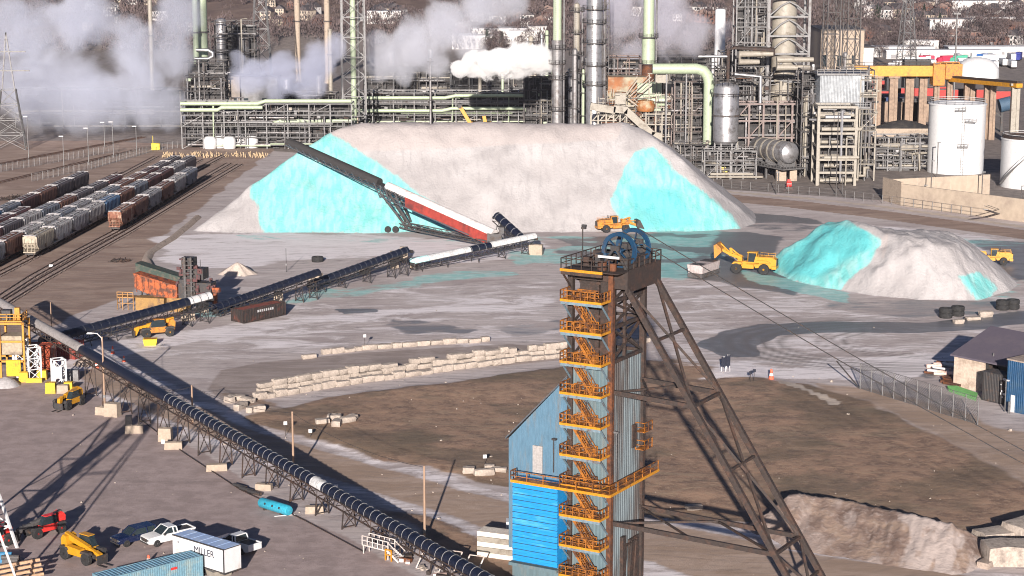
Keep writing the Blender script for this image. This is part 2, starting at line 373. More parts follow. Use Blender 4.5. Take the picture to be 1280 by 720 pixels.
    cy = mr(ma('ADD', cyan, ma('MULTIPLY', ma('SUBTRACT', st, .5), 3.0)), .42, .85); cy = ma('MULTIPLY', cy, mr(cyan, .03, .2))
    c = mix(ma('MULTIPLY', cy, .85), c, mix(mr(nm, .4, .6), (.24,.52,.50), (.40,.62,.60)))
    trm = ma('MULTIPLY', tr, ma('SUBTRACT', 1, ma('MAXIMUM', ma('MAXIMUM', soil, lot), veg)))
    c = mix(ma('MULTIPLY', trm, .26), c, (.17,.145,.14))
    c = mix(ma('MULTIPLY', ring, .8), c, (.13,.115,.11))
    c = mix(mr(kerb, .3, .7), c, mix(mr(nm, .4, .6), (.5,.42,.35), (.42,.35,.30)))
    c = mix(mk(veg, nm), c, mix(mr(nb, .4, .6), (.10,.065,.055), (.16,.11,.09)))
    L.new(c, b.inputs['Base Color'])
    ro = ma('SUBTRACT', .92, ma('MULTIPLY', wf, .45)); L.new(ro, b.inputs['Roughness'])
    bp = N.new('ShaderNodeBump'); bp.inputs['Strength'].default_value = .8; bp.inputs['Distance'].default_value = .12
    h = ma('ADD', ma('MULTIPLY', nf, .5), ma('ADD', ma('MULTIPLY', st2, .55), ma('MULTIPLY', ma('MULTIPLY', nm, soil), 2.0))); L.new(h, bp.inputs['Height'])
    L.new(bp.outputs[0], b.inputs['Normal'])
    return m
g = grid_mesh('ground', X, Y, Z, {'mA': [soil*(1-.6*zone2), lot, np.maximum(road, .75*zone2), np.maximum(ball, trackbed)], 'mB': [white, cyan, wet, np.clip(ring, 0, 1)], 'mC': [loop, refg*(1-trackbed), np.maximum(kerb, .8*path1), veg]}, ground_material())
tag(g, 'grey dusty salt yard with brown soil, roads and distant brown hillside', 'ground', kind='structure')
def hz(x, y):
    """ground height at a far point"""
    j = np.searchsorted(ys, y)-1; i = np.searchsorted(xs, x)-1
    tx = (x-xs[i])/(xs[i+1]-xs[i]); ty = (y-ys[j])/(ys[j+1]-ys[j])
    return float((Z[j,i]*(1-tx)+Z[j,i+1]*tx)*(1-ty)+(Z[j+1,i]*(1-tx)+Z[j+1,i+1]*tx)*ty)
# ================================================================ SALT PILES
def salt_material(name, dk=.75, w1=(.33,.31,.31), w2=(.395,.375,.375)):
    m, nt, b = _nt(name); N = nt.nodes; L = nt.links
    tc = N.new('ShaderNodeTexCoord'); P = tc.outputs['Object']
    def noise(sc, st=None, det=5, d=0):
        s = P
        if st: mp = N.new('ShaderNodeMapping'); mp.inputs['Scale'].default_value = st; L.new(P, mp.inputs[0]); s = mp.outputs[0]
        n = N.new('ShaderNodeTexNoise'); n.inputs['Scale'].default_value = sc; n.inputs['Detail'].default_value = det; n.inputs['Distortion'].default_value = d; L.new(s, n.inputs[0]); return n.outputs[0]
    def mr(x, a, b_, c=0, d=1):
        n = N.new('ShaderNodeMapRange'); n.interpolation_type = 'SMOOTHSTEP'
        for i, v in enumerate((a, b_, c, d)): n.inputs[i+1].default_value = v
        L.new(x, n.inputs[0]); return n.outputs[0]
    def ma(op, x, y):
        n = N.new('ShaderNodeMath'); n.operation = op
        for i, v in enumerate((x, y)):
            if isinstance(v, (int, float)): n.inputs[i].default_value = v
            else: L.new(v, n.inputs[i])
        return n.outputs[0]
    def mix(f, a, c):
        n = N.new('ShaderNodeMix'); n.data_type = 'RGBA'; L.new(f, n.inputs['Factor'])
        for k, v in (('A', a), ('B', c)):
            if isinstance(v, tuple): n.inputs[k].default_value = (*v, 1)
            else: L.new(v, n.inputs[k])
        return n.outputs['Result']
    a = N.new('ShaderNodeAttribute'); a.attribute_name = 'mA'; s = N.new('ShaderNodeSeparateColor'); L.new(a.outputs['Color'], s.inputs[0])
    cy, deep, dirt = s.outputs[0], s.outputs[1], s.outputs[2]
    n1 = noise(.12); n2 = noise(.5, (1.6, .5, .35), 6, .5); n3 = noise(1.6, None, 8)
    c = mix(mr(n1, .35, .65), w1, w2); c = mix(ma('MULTIPLY', mr(n2, .5, .7), .5), c, (.275,.26,.262)); c = mix(mr(dirt, .2, .8), c, (.39,.35,.34))
    f = mr(ma('ADD', cy, ma('MULTIPLY', ma('SUBTRACT', n2, .5), 1.0)), .3, .7); f = ma('MULTIPLY', f, mr(cy, .02, .2))
    cc = mix(mr(n2, .35, .65), (.15,.47,.46), (.25,.50,.49)); cc = mix(mr(ma('ADD', ma('MULTIPLY', deep, dk), ma('MULTIPLY', ma('SUBTRACT', n2, .5), 1.5)), .3, 1.05), cc, (.10,.44,.46))
    c = mix(f, c, cc)
    L.new(c, b.inputs['Base Color']); b.inputs['Roughness'].default_value = .85
    bp = N.new('ShaderNodeBump'); bp.inputs['Strength'].default_value = .7; bp.inputs['Distance'].default_value = .35
    L.new(ma('ADD', n2, ma('MULTIPLY', n3, .55)), bp.inputs['Height']); L.new(bp.outputs[0], b.inputs['Normal'])
    return m
def pile(name, foot, step, slope, top, masks, rough, material, seed, k=1.0, ridge=0):
    p = foot; x0 = min(a[0] for a in p)-1; x1 = max(a[0] for a in p)+1; y0 = min(a[1] for a in p)-1; y1 = max(a[1] for a in p)+1
    Xp, Yp = np.meshgrid(np.arange(x0, x1, step), np.arange(y0, y1, step))
    w = (fbm(Xp/12, Yp/12, seed)-.5)*5*rough
    d = sdist(Xp+w*.4, Yp+w, p)
    h = np.minimum(d*slope, 99); T = top(Xp, Yp, d)
    h = -k*np.log(np.exp(-np.clip(h, -5, 60)/k)+np.exp(-T/k))
    gul = (1-np.abs(2*fbm(Xp/5, Yp/22, seed+9, 3)-1))**2
    h = h+rough*(.8*(fbm(Xp/7, Yp/12, seed+3)-.5)*2*sst(0, 8, d)+.35*(fbm(Xp/1.6, Yp/4, seed+13, 3)-.5)*sst(0, 3, d)+.5*(gul-.5)*sst(1, 6, d))
    h = h-ridge*np.abs(fbm(Xp/4.5+Yp/11, Yp/14, seed+21, 4)-.5)*2*sst(0, 5, d)
    h = np.where(d < 0, -.25, np.maximum(h, -.2)*sst(-.5, 1.0, d)+0)
    px, py = proj(Xp, Yp, h)
    nw = (fbm(Xp/6, h/4+Yp/9, seed+5)-.5)*12
    def pm(polys, w):
        r = np.zeros_like(Xp)
        for q in polys: r = np.maximum(r, sst(-w, w, sdist(px+nw, py+nw*.4, q)))
        return r
    at = [pm(masks[0], 7), pm(masks[1], 8), pm(masks[2], 4), np.zeros_like(Xp)]
    return grid_mesh(name, Xp, Yp, h, {'mA': at}, material)
M_salt = salt_material('road_salt')
foot = gp([(240,289),(300,291),(450,291),(700,291),(860,290),(925,286),(945,279)])+[(61,492),(48,524),(20,536),(-35,536),(-62,516),(-73,480)]
def top1(x, y, d):
    L_ = AT(345,160,487).x; t = np.interp(x, [AT(300,160,487).x, AT(352,160,487).x, AT(372,160,487).x, AT(430,160,487).x, AT(640,160,487).x, AT(780,160,487).x, AT(815,160,487).x, AT(860,200,485).x], [15, 20.2, 20.8, 22.4, 22.6, 22.3, 20.0, 15])
    return t-np.clip(y-489, 0, 99)*.16
o = pile('salt_pile', foot, .75, .80, top1, (
    [[(330,292),(322,262),(312,240),(318,205),(345,185),(375,160),(400,160),(440,183),(480,208),(520,240),(560,264),(600,282),(620,292)],
     [(792,188),(818,183),(846,215),(880,240),(915,270),(925,285),(870,292),(780,292),(765,250),(778,212)]],
    [[(372,285),(408,285),(408,292),(372,292)], [(785,230),(850,235),(880,285),(790,290)]],
    [[(360,150),(780,150),(770,175),(560,185),(430,190),(400,165)]]), .8, M_salt, 51)
tag(o, 'huge flat-topped grey salt pile with cyan patches under the stacker', 'salt pile')
foot2 = gp([(950,333),(985,348),(1030,360),(1090,369),(1150,375),(1225,376),(1262,366),(1274,354),(1255,338),(1225,324),(1120,318),(1040,318),(985,325)])
fx0, fx1 = AT(960,300,395).x, AT(1060,280,400).x
def top2(x, y, d):
    return np.interp(x, [AT(965,300,395).x, AT(1000,290,398).x, AT(1040,280,400).x, AT(1065,280,400).x, AT(1100,280,400).x, AT(1190,290,400).x, AT(1230,310,398).x], [5.5, 8.8, 12.0, 12.0, 10.4, 9.6, 6])-np.clip(y-399, 0, 99)*.2
o = pile('salt_pile', foot2, .45, .88, top2, (
    [[(955,335),(985,300),(1035,274),(1062,276),(1085,290),(1100,300),(1092,325),(1070,345),(1050,365),(1020,358),(960,345)], [(1198,345),(1225,340),(1245,360),(1235,374),(1220,374)]],
    [[(968,330),(1000,300),(1035,280),(1085,284),(1092,310),(1060,330),(1020,350),(985,345)]],
    [[(1100,300),(1110,290),(1105,330)]]), 1.15, salt_material('cut_road_salt', 1.0), 71, .5, 1.5)
tag(o, 'smaller salt pile, vivid cyan on its left end beside the yellow loader', 'salt pile')
c = G(297, 342)
m_ = MB(); n = 28
prof = [(3.4,0),(2.6,.55),(1.7,1.25),(.8,2.0),(.15,2.4)]
for r_, h_ in prof:
    for j in range(n): k = 1+.12*math.sin(j*1.7)+.07*math.sin(j*3.1+h_*3); m_.v.append((r_*k*1.15*math.cos(j*2*math.pi/n), r_*k*math.sin(j*2*math.pi/n), h_-.05))
for i in range(len(prof)-1):
    for j in range(n): m_.f.append((i*n+j, i*n+(j+1)%n, (i+1)*n+(j+1)%n, (i+1)*n+j))
m_.f.append(tuple(range(4*n, 5*n)))
M_beige = mat('beige_gravel', (.52,.44,.38), (.42,.34,.29), 1.5, bump=.1, rough=.95)
o = autosm(m_.build('gravel_pile', M_beige), 60); o.location = c; tag(o, 'small beige cone of gravel alone on the whitened yard', 'gravel pile')
# ================================================================ HEADFRAME
C0 = AT(763, 500, 206); C0.z = 0; PHI = R(30)
def lw(x, y): return C0.x+x*math.cos(PHI)+y*math.sin(PHI), C0.y-x*math.sin(PHI)+y*math.cos(PHI)
def lz(x, y, py): return AT(640, py, lw(x, y)[1]).z
M_cladf = mat('faded_teal_cladding', (.10,.15,.17), (.14,.155,.15), .35, .45, .7, .55, .1, var=.12, stretch=(2.5,2.5,.35))
M_clads = mat('brown_grey_cladding', (.065,.055,.052), (.12,.15,.165), .22, .40, .6, .7, .05, var=.22, stretch=(1,1.5,.25))  # dark brown-grey with blue-grey patches, darker than the front sheeting
M_annex = mat('dusty_blue_cladding', (.085,.165,.235), (.14,.155,.16), .5, .5, .74, .5, .1, var=.12, stretch=(2,2,.4))
M_vivid = mat('vivid_blue_siding', (.006,.20,.48), (.05,.28,.46), .5, .52, .72, .5, var=.10, stretch=(.5,1,2.5))
M_shv = mat('blue_sheave_paint', (.004,.034,.08), (.03,.026,.03), 1, .5, .7, .5)
HF = thing('shaft_headframe', 'tall mine headframe with yellow stair landings, blue sheave wheels and two raking rear legs', 'headframe', C0, -PHI)
TW, TD = 4.8, 7.6
PY = [337, 375, 413.5, 452, 491, 529.5, 568, 606, 643.5, 681, 718.5]
LV = [lz(-TW, -2.5, p) for p in PY]; st_ = LV[-2]-LV[-1]
while LV[-1] > st_: LV.append(LV[-1]-st_)
ztop = LV[3]-.3; zdeck = LV[0]
# cladding
m = MB(); m.ribbed((-TW, 0), (0, 0), .2, ztop, .42, .06)
m.build('front_cladding', M_cladf, HF, label='faded teal corrugated front sheeting')
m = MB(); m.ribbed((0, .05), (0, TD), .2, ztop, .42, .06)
m.build('side_cladding', M_clads, HF, label='brown-grey corrugated side sheeting')
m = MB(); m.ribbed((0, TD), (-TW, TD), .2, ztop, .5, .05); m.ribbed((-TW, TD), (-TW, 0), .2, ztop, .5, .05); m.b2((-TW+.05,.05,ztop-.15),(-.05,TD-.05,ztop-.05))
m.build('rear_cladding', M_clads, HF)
for x, y, w_, mt in ((0.08,-.08,.55,M_rst),(-TW,-.05,.6,M_brn),(.05,TD,.6,M_brn),(-TW,TD,.5,M_brn)):
    m = MB(); m.bar((x,y,0),(x,y,zdeck-.3),w_); m.build('corner_column', mt, HF)
m = MB()
zz = ztop; k = 0
zl = [ztop+.2, LV[2]+.3, LV[1]-.2, zdeck-1.2]
for za in zl: m.bar((0,0,za),(0,TD,za),.38); m.bar((-TW,TD,za),(0,TD,za),.34); m.bar((-TW,0,za),(-TW,TD,za),.34); m.bar((-TW,.2,za),(0,.2,za),.3)
for a, b_ in zip(zl, zl[1:]):
    m.xbrace((0,0),(0,TD),a,b_,.24); m.xbrace((-TW,TD),(0,TD),a,b_,.2); m.xbrace((-TW,0),(-TW,TD),a,b_,.22)
m.bar((0,TD*.42,ztop),(0,TD*.42,zdeck-1),.3)
m.build('open_frame_bracing', M_brn, HF)
m = MB()   # shaft compartment inside the open part
m.b2((-TW+.5,1.0,ztop),(-2.0,3.4,zdeck-.6)); m.b2((-1.6,.6,ztop),(-.5,2.2,zdeck-.4))
for i in range(9): m.b2((-TW+.45,.9,ztop+1.2*i),(-.45,.98,ztop+1.2*i+.25))
m.build('skip_guides', M_brn, HF)
# stair landings
for i, z in enumerate(LV[1:]):
    p = MB(); p.b2((-TW,-2.5,z),(.1,-.2,z+.06))
    deck = p.build('stair_landing', M_yel2, HF)
    p = MB(); p.b2((-TW-.04,-2.56,z-.1),(.14,-2.48,z+.16)); p.b2((.08,-2.48,z-.1),(.16,-.3,z+.16)); p.b2((-TW-.08,-2.48,z-.1),(-TW,-.3,z+.16))
    p.build('kick_plate', M_yel, deck)
    p = MB(); p.b2((-TW,-2.47,z-.42),(.1,-2.35,z-.12)); p.bar((-TW+.1,-2.3,z-.2),(-TW+.1,-.2,z-2.3),.14); p.bar((-2.0,-2.3,z-.2),(-2.0,-.2,z-2.1),.14); p.bar((.0,-2.3,z-.2),(-.05,-.3,z-2.1),.14); p.b2((-TW,-2.3,z-.3),(.05,-2.2,z-.1))
    p.build('landing_bracket', mat('blue_grey_bracket', (.13,.19,.23), (.1,.07,.06), 1, .5,.7,.6), deck)
    p = MB(); p.rail([(-TW,-.3,z),(-TW,-2.5,z),(.1,-2.5,z),(.1,-.4,z)], 1.12, .05, .8)
    p.rail([(-3.4,-1.2,z),(-.9,-1.2,z)], 1.1, .045, .5); p.rail([(-3.4,-1.9,z),(-.9,-1.9,z)], 1.1, .04, .6)
    p.build('handrail', M_yel2, deck)
    if i+1 < len(LV[1:]):
        zb = LV[1:][i+1]
        f = MB()
        for sy in (-2.3,-1.35):
            f.bar((-3.5,sy,z),(-1.0,sy,zb),.09,.26)
            f.bar((-3.5,sy,z+1.0),(-1.0,sy,zb+1.0),.07); f.bar((-3.5,sy,z+.5),(-1.0,sy,zb+.5),.05)
            for q in range(5): t = q/4; f.bar((-3.5+2.5*t,sy,z+(zb-z)*t),(-3.5+2.5*t,sy,z+(zb-z)*t+1.0),.06)
        for q in range(1, 14): t = q/14; f.b2((-3.5+2.5*t-.1,-2.3,z+(zb-z)*t-.02),(-3.5+2.5*t+.13,-1.35,z+(zb-z)*t+.02))
        f.build('stair_flight', M_yel2, HF)
# top flight and deck
D1 = 2.0
p = MB(); p.b2((-TW,-2.5,zdeck),(D1,TD+.3,zdeck+.1)); dk = p.build('sheave_deck', M_brn, HF)
p = MB(); p.b2((-TW-.05,-2.58,zdeck-.12),(.2,-2.48,zdeck+.16)); p.build('kick_plate', M_yel, dk)
p = MB(); p.b2((-TW,-2.47,zdeck-.5),(.1,-2.3,zdeck-.1)); p.b2((0,-.2,zdeck-2.1),(.25,TD+.3,zdeck-.02)); p.b2((D1-.3,-.2,zdeck-2.3),(D1,TD+.3,zdeck-.02)); p.b2((-TW,-.1,zdeck-1.0),(D1-.3,.15,zdeck-.02)); p.b2((-TW,TD,zdeck-1.0),(D1-.3,TD+.25,zdeck-.02)); p.b2((-TW,2,zdeck-.8),(0,2.3,zdeck-.02)); p.b2((-TW,5,zdeck-.8),(0,5.3,zdeck-.02))
p.bar((-TW+.1,-2.3,zdeck-.3),(-TW+.1,-.1,zdeck-2.4),.16)
p.b2((.25,0,zdeck-2.0),(D1-.3,.2,zdeck-.1)); p.b2((.25,TD-.2,zdeck-2.0),(D1-.3,TD,zdeck-.1))
p.build('deck_girder', M_brn, dk)
p = MB(); p.rail([(-TW,TD+.2,zdeck+.1),(-TW,-2.4,zdeck+.1),(.1,-2.4,zdeck+.1)], 1.15, .045, 1.1); p.rail([(.1,-2.4,zdeck+.1),(.6,-.2,zdeck+.1),(D1,-.1,zdeck+.1),(D1,TD+.2,zdeck+.1),(-TW,TD+.2,zdeck+.1)], 1.15, .055, 1.3); p.rail([(-2.6,-.2,zdeck+.1),(-2.6,3,zdeck+.1)], 1.1,.04,1.2)
p.build('handrail', M_brn, dk)
random.seed(3)
p = MB()
p.b2((-2.2,.4,zdeck+.1),(-1.6,6.4,zdeck+1.5)); p.b2((1.3,.4,zdeck+.1),(1.7,6.4,zdeck+1.3)); p.b2((-2.2,2.6,zdeck+.1),(1.7,3.2,zdeck+1.5)); p.b2((-2.2,5.9,zdeck+.1),(1.7,6.4,zdeck+1.5))
for y in (.4,2.3,3.2,6.0): p.bar((-1.4,y,zdeck+.1),(.1,y,zdeck+2.3),.24); p.bar((1.5,y,zdeck+.1),(.3,y,zdeck+2.3),.24); p.box((.2,y,zdeck+2.3),(1.0,.35,.5))
p.build('bearing_frame', M_dk, HF)
p = MB(); p.b2((-4.0,3.4,zdeck+.1),(-3.0,4.6,zdeck+1.3)); p.build('deck_cabinet', M_brn, HF); p = MB(); p.b2((-3.9,.6,zdeck+.1),(-3.1,1.6,zdeck+1.0)); p.build('deck_cabinet', M_brn, HF)
p = MB(); p.b2((-1.4,-.5,zdeck+1.3),(1.1,-.35,zdeck+1.55)); p.build('white_beam', M_wht, HF)
p = MB(); p.tube((-.6,-1.0,zdeck+.1),(-.6,-1.0,zdeck+1.0),.5,10); p.tube((.6,-.9,zdeck+.1),(.6,-.9,zdeck+.85),.4,10); p.build('rope_drum', M_rst, HF)
zc = lz(.2,1.2,314)
for yc in (1.35, 4.7):
    w = MB(); n = 40; Rr = 2.02
    w.lathe([(Rr-.42,-.13),(Rr,-.2),(Rr-.1,-.06),(Rr-.1,.06),(Rr,.2),(Rr-.42,.13)], (.2,yc,zc), n, 'y')
    n0 = len(w.f)
    # drop the end caps so the wheel is open between its spokes
    w.f = w.f[:-2]+[((5*n+j), (5*n+(j+1)%n), (j+1)%n, j) for j in range(n)]
    wh = autosm(w.build('sheave_wheel', M_shv, HF))
    s_ = MB()
    for q in range(6):
        a = math.pi*q/3+.3; s_.bar((.2+.2*math.cos(a),yc,zc+.2*math.sin(a)),(.2+(Rr-.35)*math.cos(a),yc,zc+(Rr-.35)*math.sin(a)),.24,.1)
    s_.lathe([(.1,-.35),(.36,-.3),(.36,.3),(.1,.35)],(.2,yc,zc),14,'y'); s_.build('wheel_spokes', M_shv, wh)
for x, y in ((-3.2,-.6),(-3.9,.8)):
    p = MB(); p.bar((x,y,zdeck+.1),(x,y,zdeck+4.4),.07); p.box((x+.15,y,zdeck+4.35),(.5,.3,.22)); p.build('deck_lamp', M_dk, HF)
# raking legs
def LX(z): return 1.9+(zdeck-2.2-z)*.66
ZA = [zdeck-2.0, lz(9.6,0,509), lz(17,0,690), 0.0]
LGY = (.3, TD-.3)
for y in LGY:
    m = MB(); a = (LX(ZA[0]),y,ZA[0]); b_ = (LX(0),y,0)
    m.bar(a, b_, .5, .6); m.box((LX(0)+.1,y,.3),(1.8,1.6,.6)); m.build('raking_leg', M_brn, HF)
m = MB()
for i in range(3):
    za, zb = ZA[i], ZA[i+1]; zm = (za*.56+zb*.44)
    m.bar((LX(za),LGY[0],za),(LX(zb),LGY[1],zb),.27); m.bar((LX(za),LGY[1],za),(LX(zb),LGY[0],zb),.27)
    m.bar((LX(zm),LGY[0],zm),(LX(zm),LGY[1],zm),.28)
    if i < 2: m.bar((LX(zb),LGY[0],zb),(LX(zb),LGY[1],zb),.36)
m.build('leg_cross_bracing', M_brn, HF)
for zb in ZA[1:3]:
    m = MB()
    for y in LGY: m.bar((0,y,zb+.4),(LX(zb),y,zb),.36,.5)
    m.bar((LX(zb)*.5,LGY[1],zb+.2),(LX(zb),LGY[0],zb),.22); m.bar((LX(zb)*.5,LGY[1],zb+.2),(.2,LGY[0],zb+.4),.22); m.bar((.2,LGY[1],zb+.4),(LX(zb)*.5,LGY[0],zb+.2),.2)
    m.build('tie_beam', M_brn, HF)
# wrap-around walkway
zw = LV[7]
p = MB(); p.b2((-10.2,-3.7,zw),(-TW,-2.56,zw+.08)); p.b2((.14,-3.2,zw),(1.9,-.1,zw+.08)); p.b2((-TW,-3.7,zw),(1.9,-2.62,zw+.06)); p.b2((.1,-.1,zw),(1.9,TD+.6,zw+.08)); wk = p.build('walkway', M_yel2, HF)
p = MB(); p.b2((-10.2,-3.8,zw-.16),(1.95,-3.7,zw+.14)); p.b2((1.9,-3.7,zw-.16),(2.0,TD+.6,zw+.14)); p.build('kick_plate', M_yel, wk)
p = MB(); p.rail([(-10.2,-2.7,zw),(-10.2,-3.7,zw),(1.9,-3.7,zw),(1.9,TD+.5,zw)], 1.12,.045,1.9); p.build('handrail', M_yel2, wk)
p = MB(); p.bar((1.4,-1.2,zw),(1.4,-1.2,zw+6.5),.09); p.box((1.4,-1.3,zw+6.4),(.5,.3,.2)); p.build('lamp_mast', M_gry, HF)
p = MB()
for zq in (zw+2.6, zw+4.6): p.b2((.1,TD-1.6,zq),(1.2,TD+.3,zq+.1)); p.rail([(.1,TD-1.6,zq),(1.2,TD-1.6,zq),(1.2,TD+.3,zq)],1.1,.05,.8)
p.build('side_landing', M_yel2, HF)
for a_, b_ in (((.08,TD-2.6,zw+3),(.3,TD-1.7,zw+5.6)),((.08,2.4,0.2),(.5,3.2,6)),((.08,4.4,0.3),(.3,6.8,5.2))): p = MB(); p.b2(a_, b_); p.build('wall_ducting', M_brn, HF)
p = MB(); [p.bar((.35,3+k*1.2,0),(.35,3.6+k*1.2,5),.16) for k in range(3)]; p.bar((.35,2.8,4.8),(.35,6.4,4.8),.16); p.build('wall_bracing', M_brn, HF)
# ropes to the hoist
for y in (1.35, 4.7):
    a = Vector((*lw(.6, y), zc+2.1)); e = Vector((*lw(99, y), 1.5))
    r_ = MB(); pts = [a.lerp(e, t/12)+Vector((0,0,-2.2*math.sin(math.pi*t/12))) for t in range(13)]
    r_.pipe(pts, .055, 5); o = r_.build('hoist_rope', M_dk, off=a); o.location = a
    tag(o, ('nearer' if y < 3 else 'farther')+' dark steel rope sloping down right from its sheave wheel', 'hoist rope', 'hoist ropes')
# ---------------------------------------------------------------- annex
AX = thing('shaft_annex', 'blue lean-to annex with slanting roof and vivid blue lower wall left of the headframe', 'building', (*lw(-TW-.1, 0), 0), -PHI)
a0, a1 = -7.7, -.15
zl_, zr_ = lz(-12.4,0,548), lz(-6.0,0,482)
zr_ = zl_+(zr_-zl_)*(a1-a0)/(6.4)
m = MB(); m.ribbed((a0,0),(a1,0),3.5,zl_,.3,.06,z1b=zr_); m.build('upper_wall', M_annex, AX)
m = MB(); m.ribbed((a0,7.4),(a0,0),3.5,zl_,.45,.05); m.ribbed((a1,7.4),(a0,7.4),3.5,zr_,.5,.05,z1b=zl_); m.build('rear_wall', M_annex, AX)
m = MB(); m.add([(a0-.3,-.25,zl_-.05),(a1,-.25,zr_-.02),(a1,7.6,zr_-.02),(a0-.3,7.6,zl_-.05),(a0-.3,-.25,zl_+.15),(a1,-.25,zr_+.18),(a1,7.6,zr_+.18),(a0-.3,7.6,zl_+.15)], [(0,3,2,1),(4,5,6,7),(0,1,5,4),(1,2,6,5),(2,3,7,6),(3,0,4,7)]); m.build('roof', mat('dark_roof_sheet', (.06,.07,.085), (.1,.08,.07), 1), AX)
zbt = LV[7]-.35; zbb = lz(-10.6,-2.5,700)
m = MB(); x0_, x1_ = -5.75, -.12; nn = 26
for i in range(nn):
    za = zbb+(zbt-zbb)*i/nn; zb = zbb+(zbt-zbb)*(i+1)/nn
    m.add([(x0_,-2.56,za),(x1_,-2.56,za),(x1_,-2.5,zb-.05),(x0_,-2.5,zb-.05),(x0_,-2.53,zb),(x1_,-2.53,zb)], [(0,1,2,3),(3,2,5,4)])
m.add([(x0_,-2.5,zbb),(x0_,-2.5,zbt),(x0_,-.1,zbt),(x0_,-.1,zbb),(x1_,-2.5,zbb),(x1_,-2.5,zbt),(x1_,-.1,zbt),(x1_,-.1,zbb)], [(0,1,2,3),(4,7,6,5),(1,5,6,2),(0,3,7,4)])
m.build('lower_wall', M_vivid, AX)
m = MB()
for i in range(0, nn+1, 2):
    za = zbb+(zbt-zbb)*i/nn; m.b2((x0_,-2.60,za-.035),(x1_,-2.565,za+.035))
m.build('wall_seam', mat('seam_dark_blue', (.01,.05,.10)), AX)
m = MB(); m.b2((x0_+.1,-2.3,0),(x1_,-.1,zbb-.02)); m.b2((x0_-.3,-2.9,zbb-.5),(x1_+.1,-2.2,zbb-.15)); m.b2((a0+.3,.3,0),(a1-.1,7,3.55)); m.build('base_wall', M_cladf, AX)
m = MB(); m.b2((-4.55,-.2,zbt+.5),(-3.35,-.05,zbt+3.6)); m.build('door', mat('grey_door', (.30,.28,.27)), AX)
m = MB(); m.bar((-1.7,-.6,zbt+1),(-1.7,-.6,zbt+4.9),.08); m.bar((-1.7,-.6,zbt+4.9),(-1.4,-1,zbt+5.0),.08); m.box((-1.3,-1.2,zbt+4.95),(.5,.35,.2)); m.build('wall_lamp', M_dk, AX)
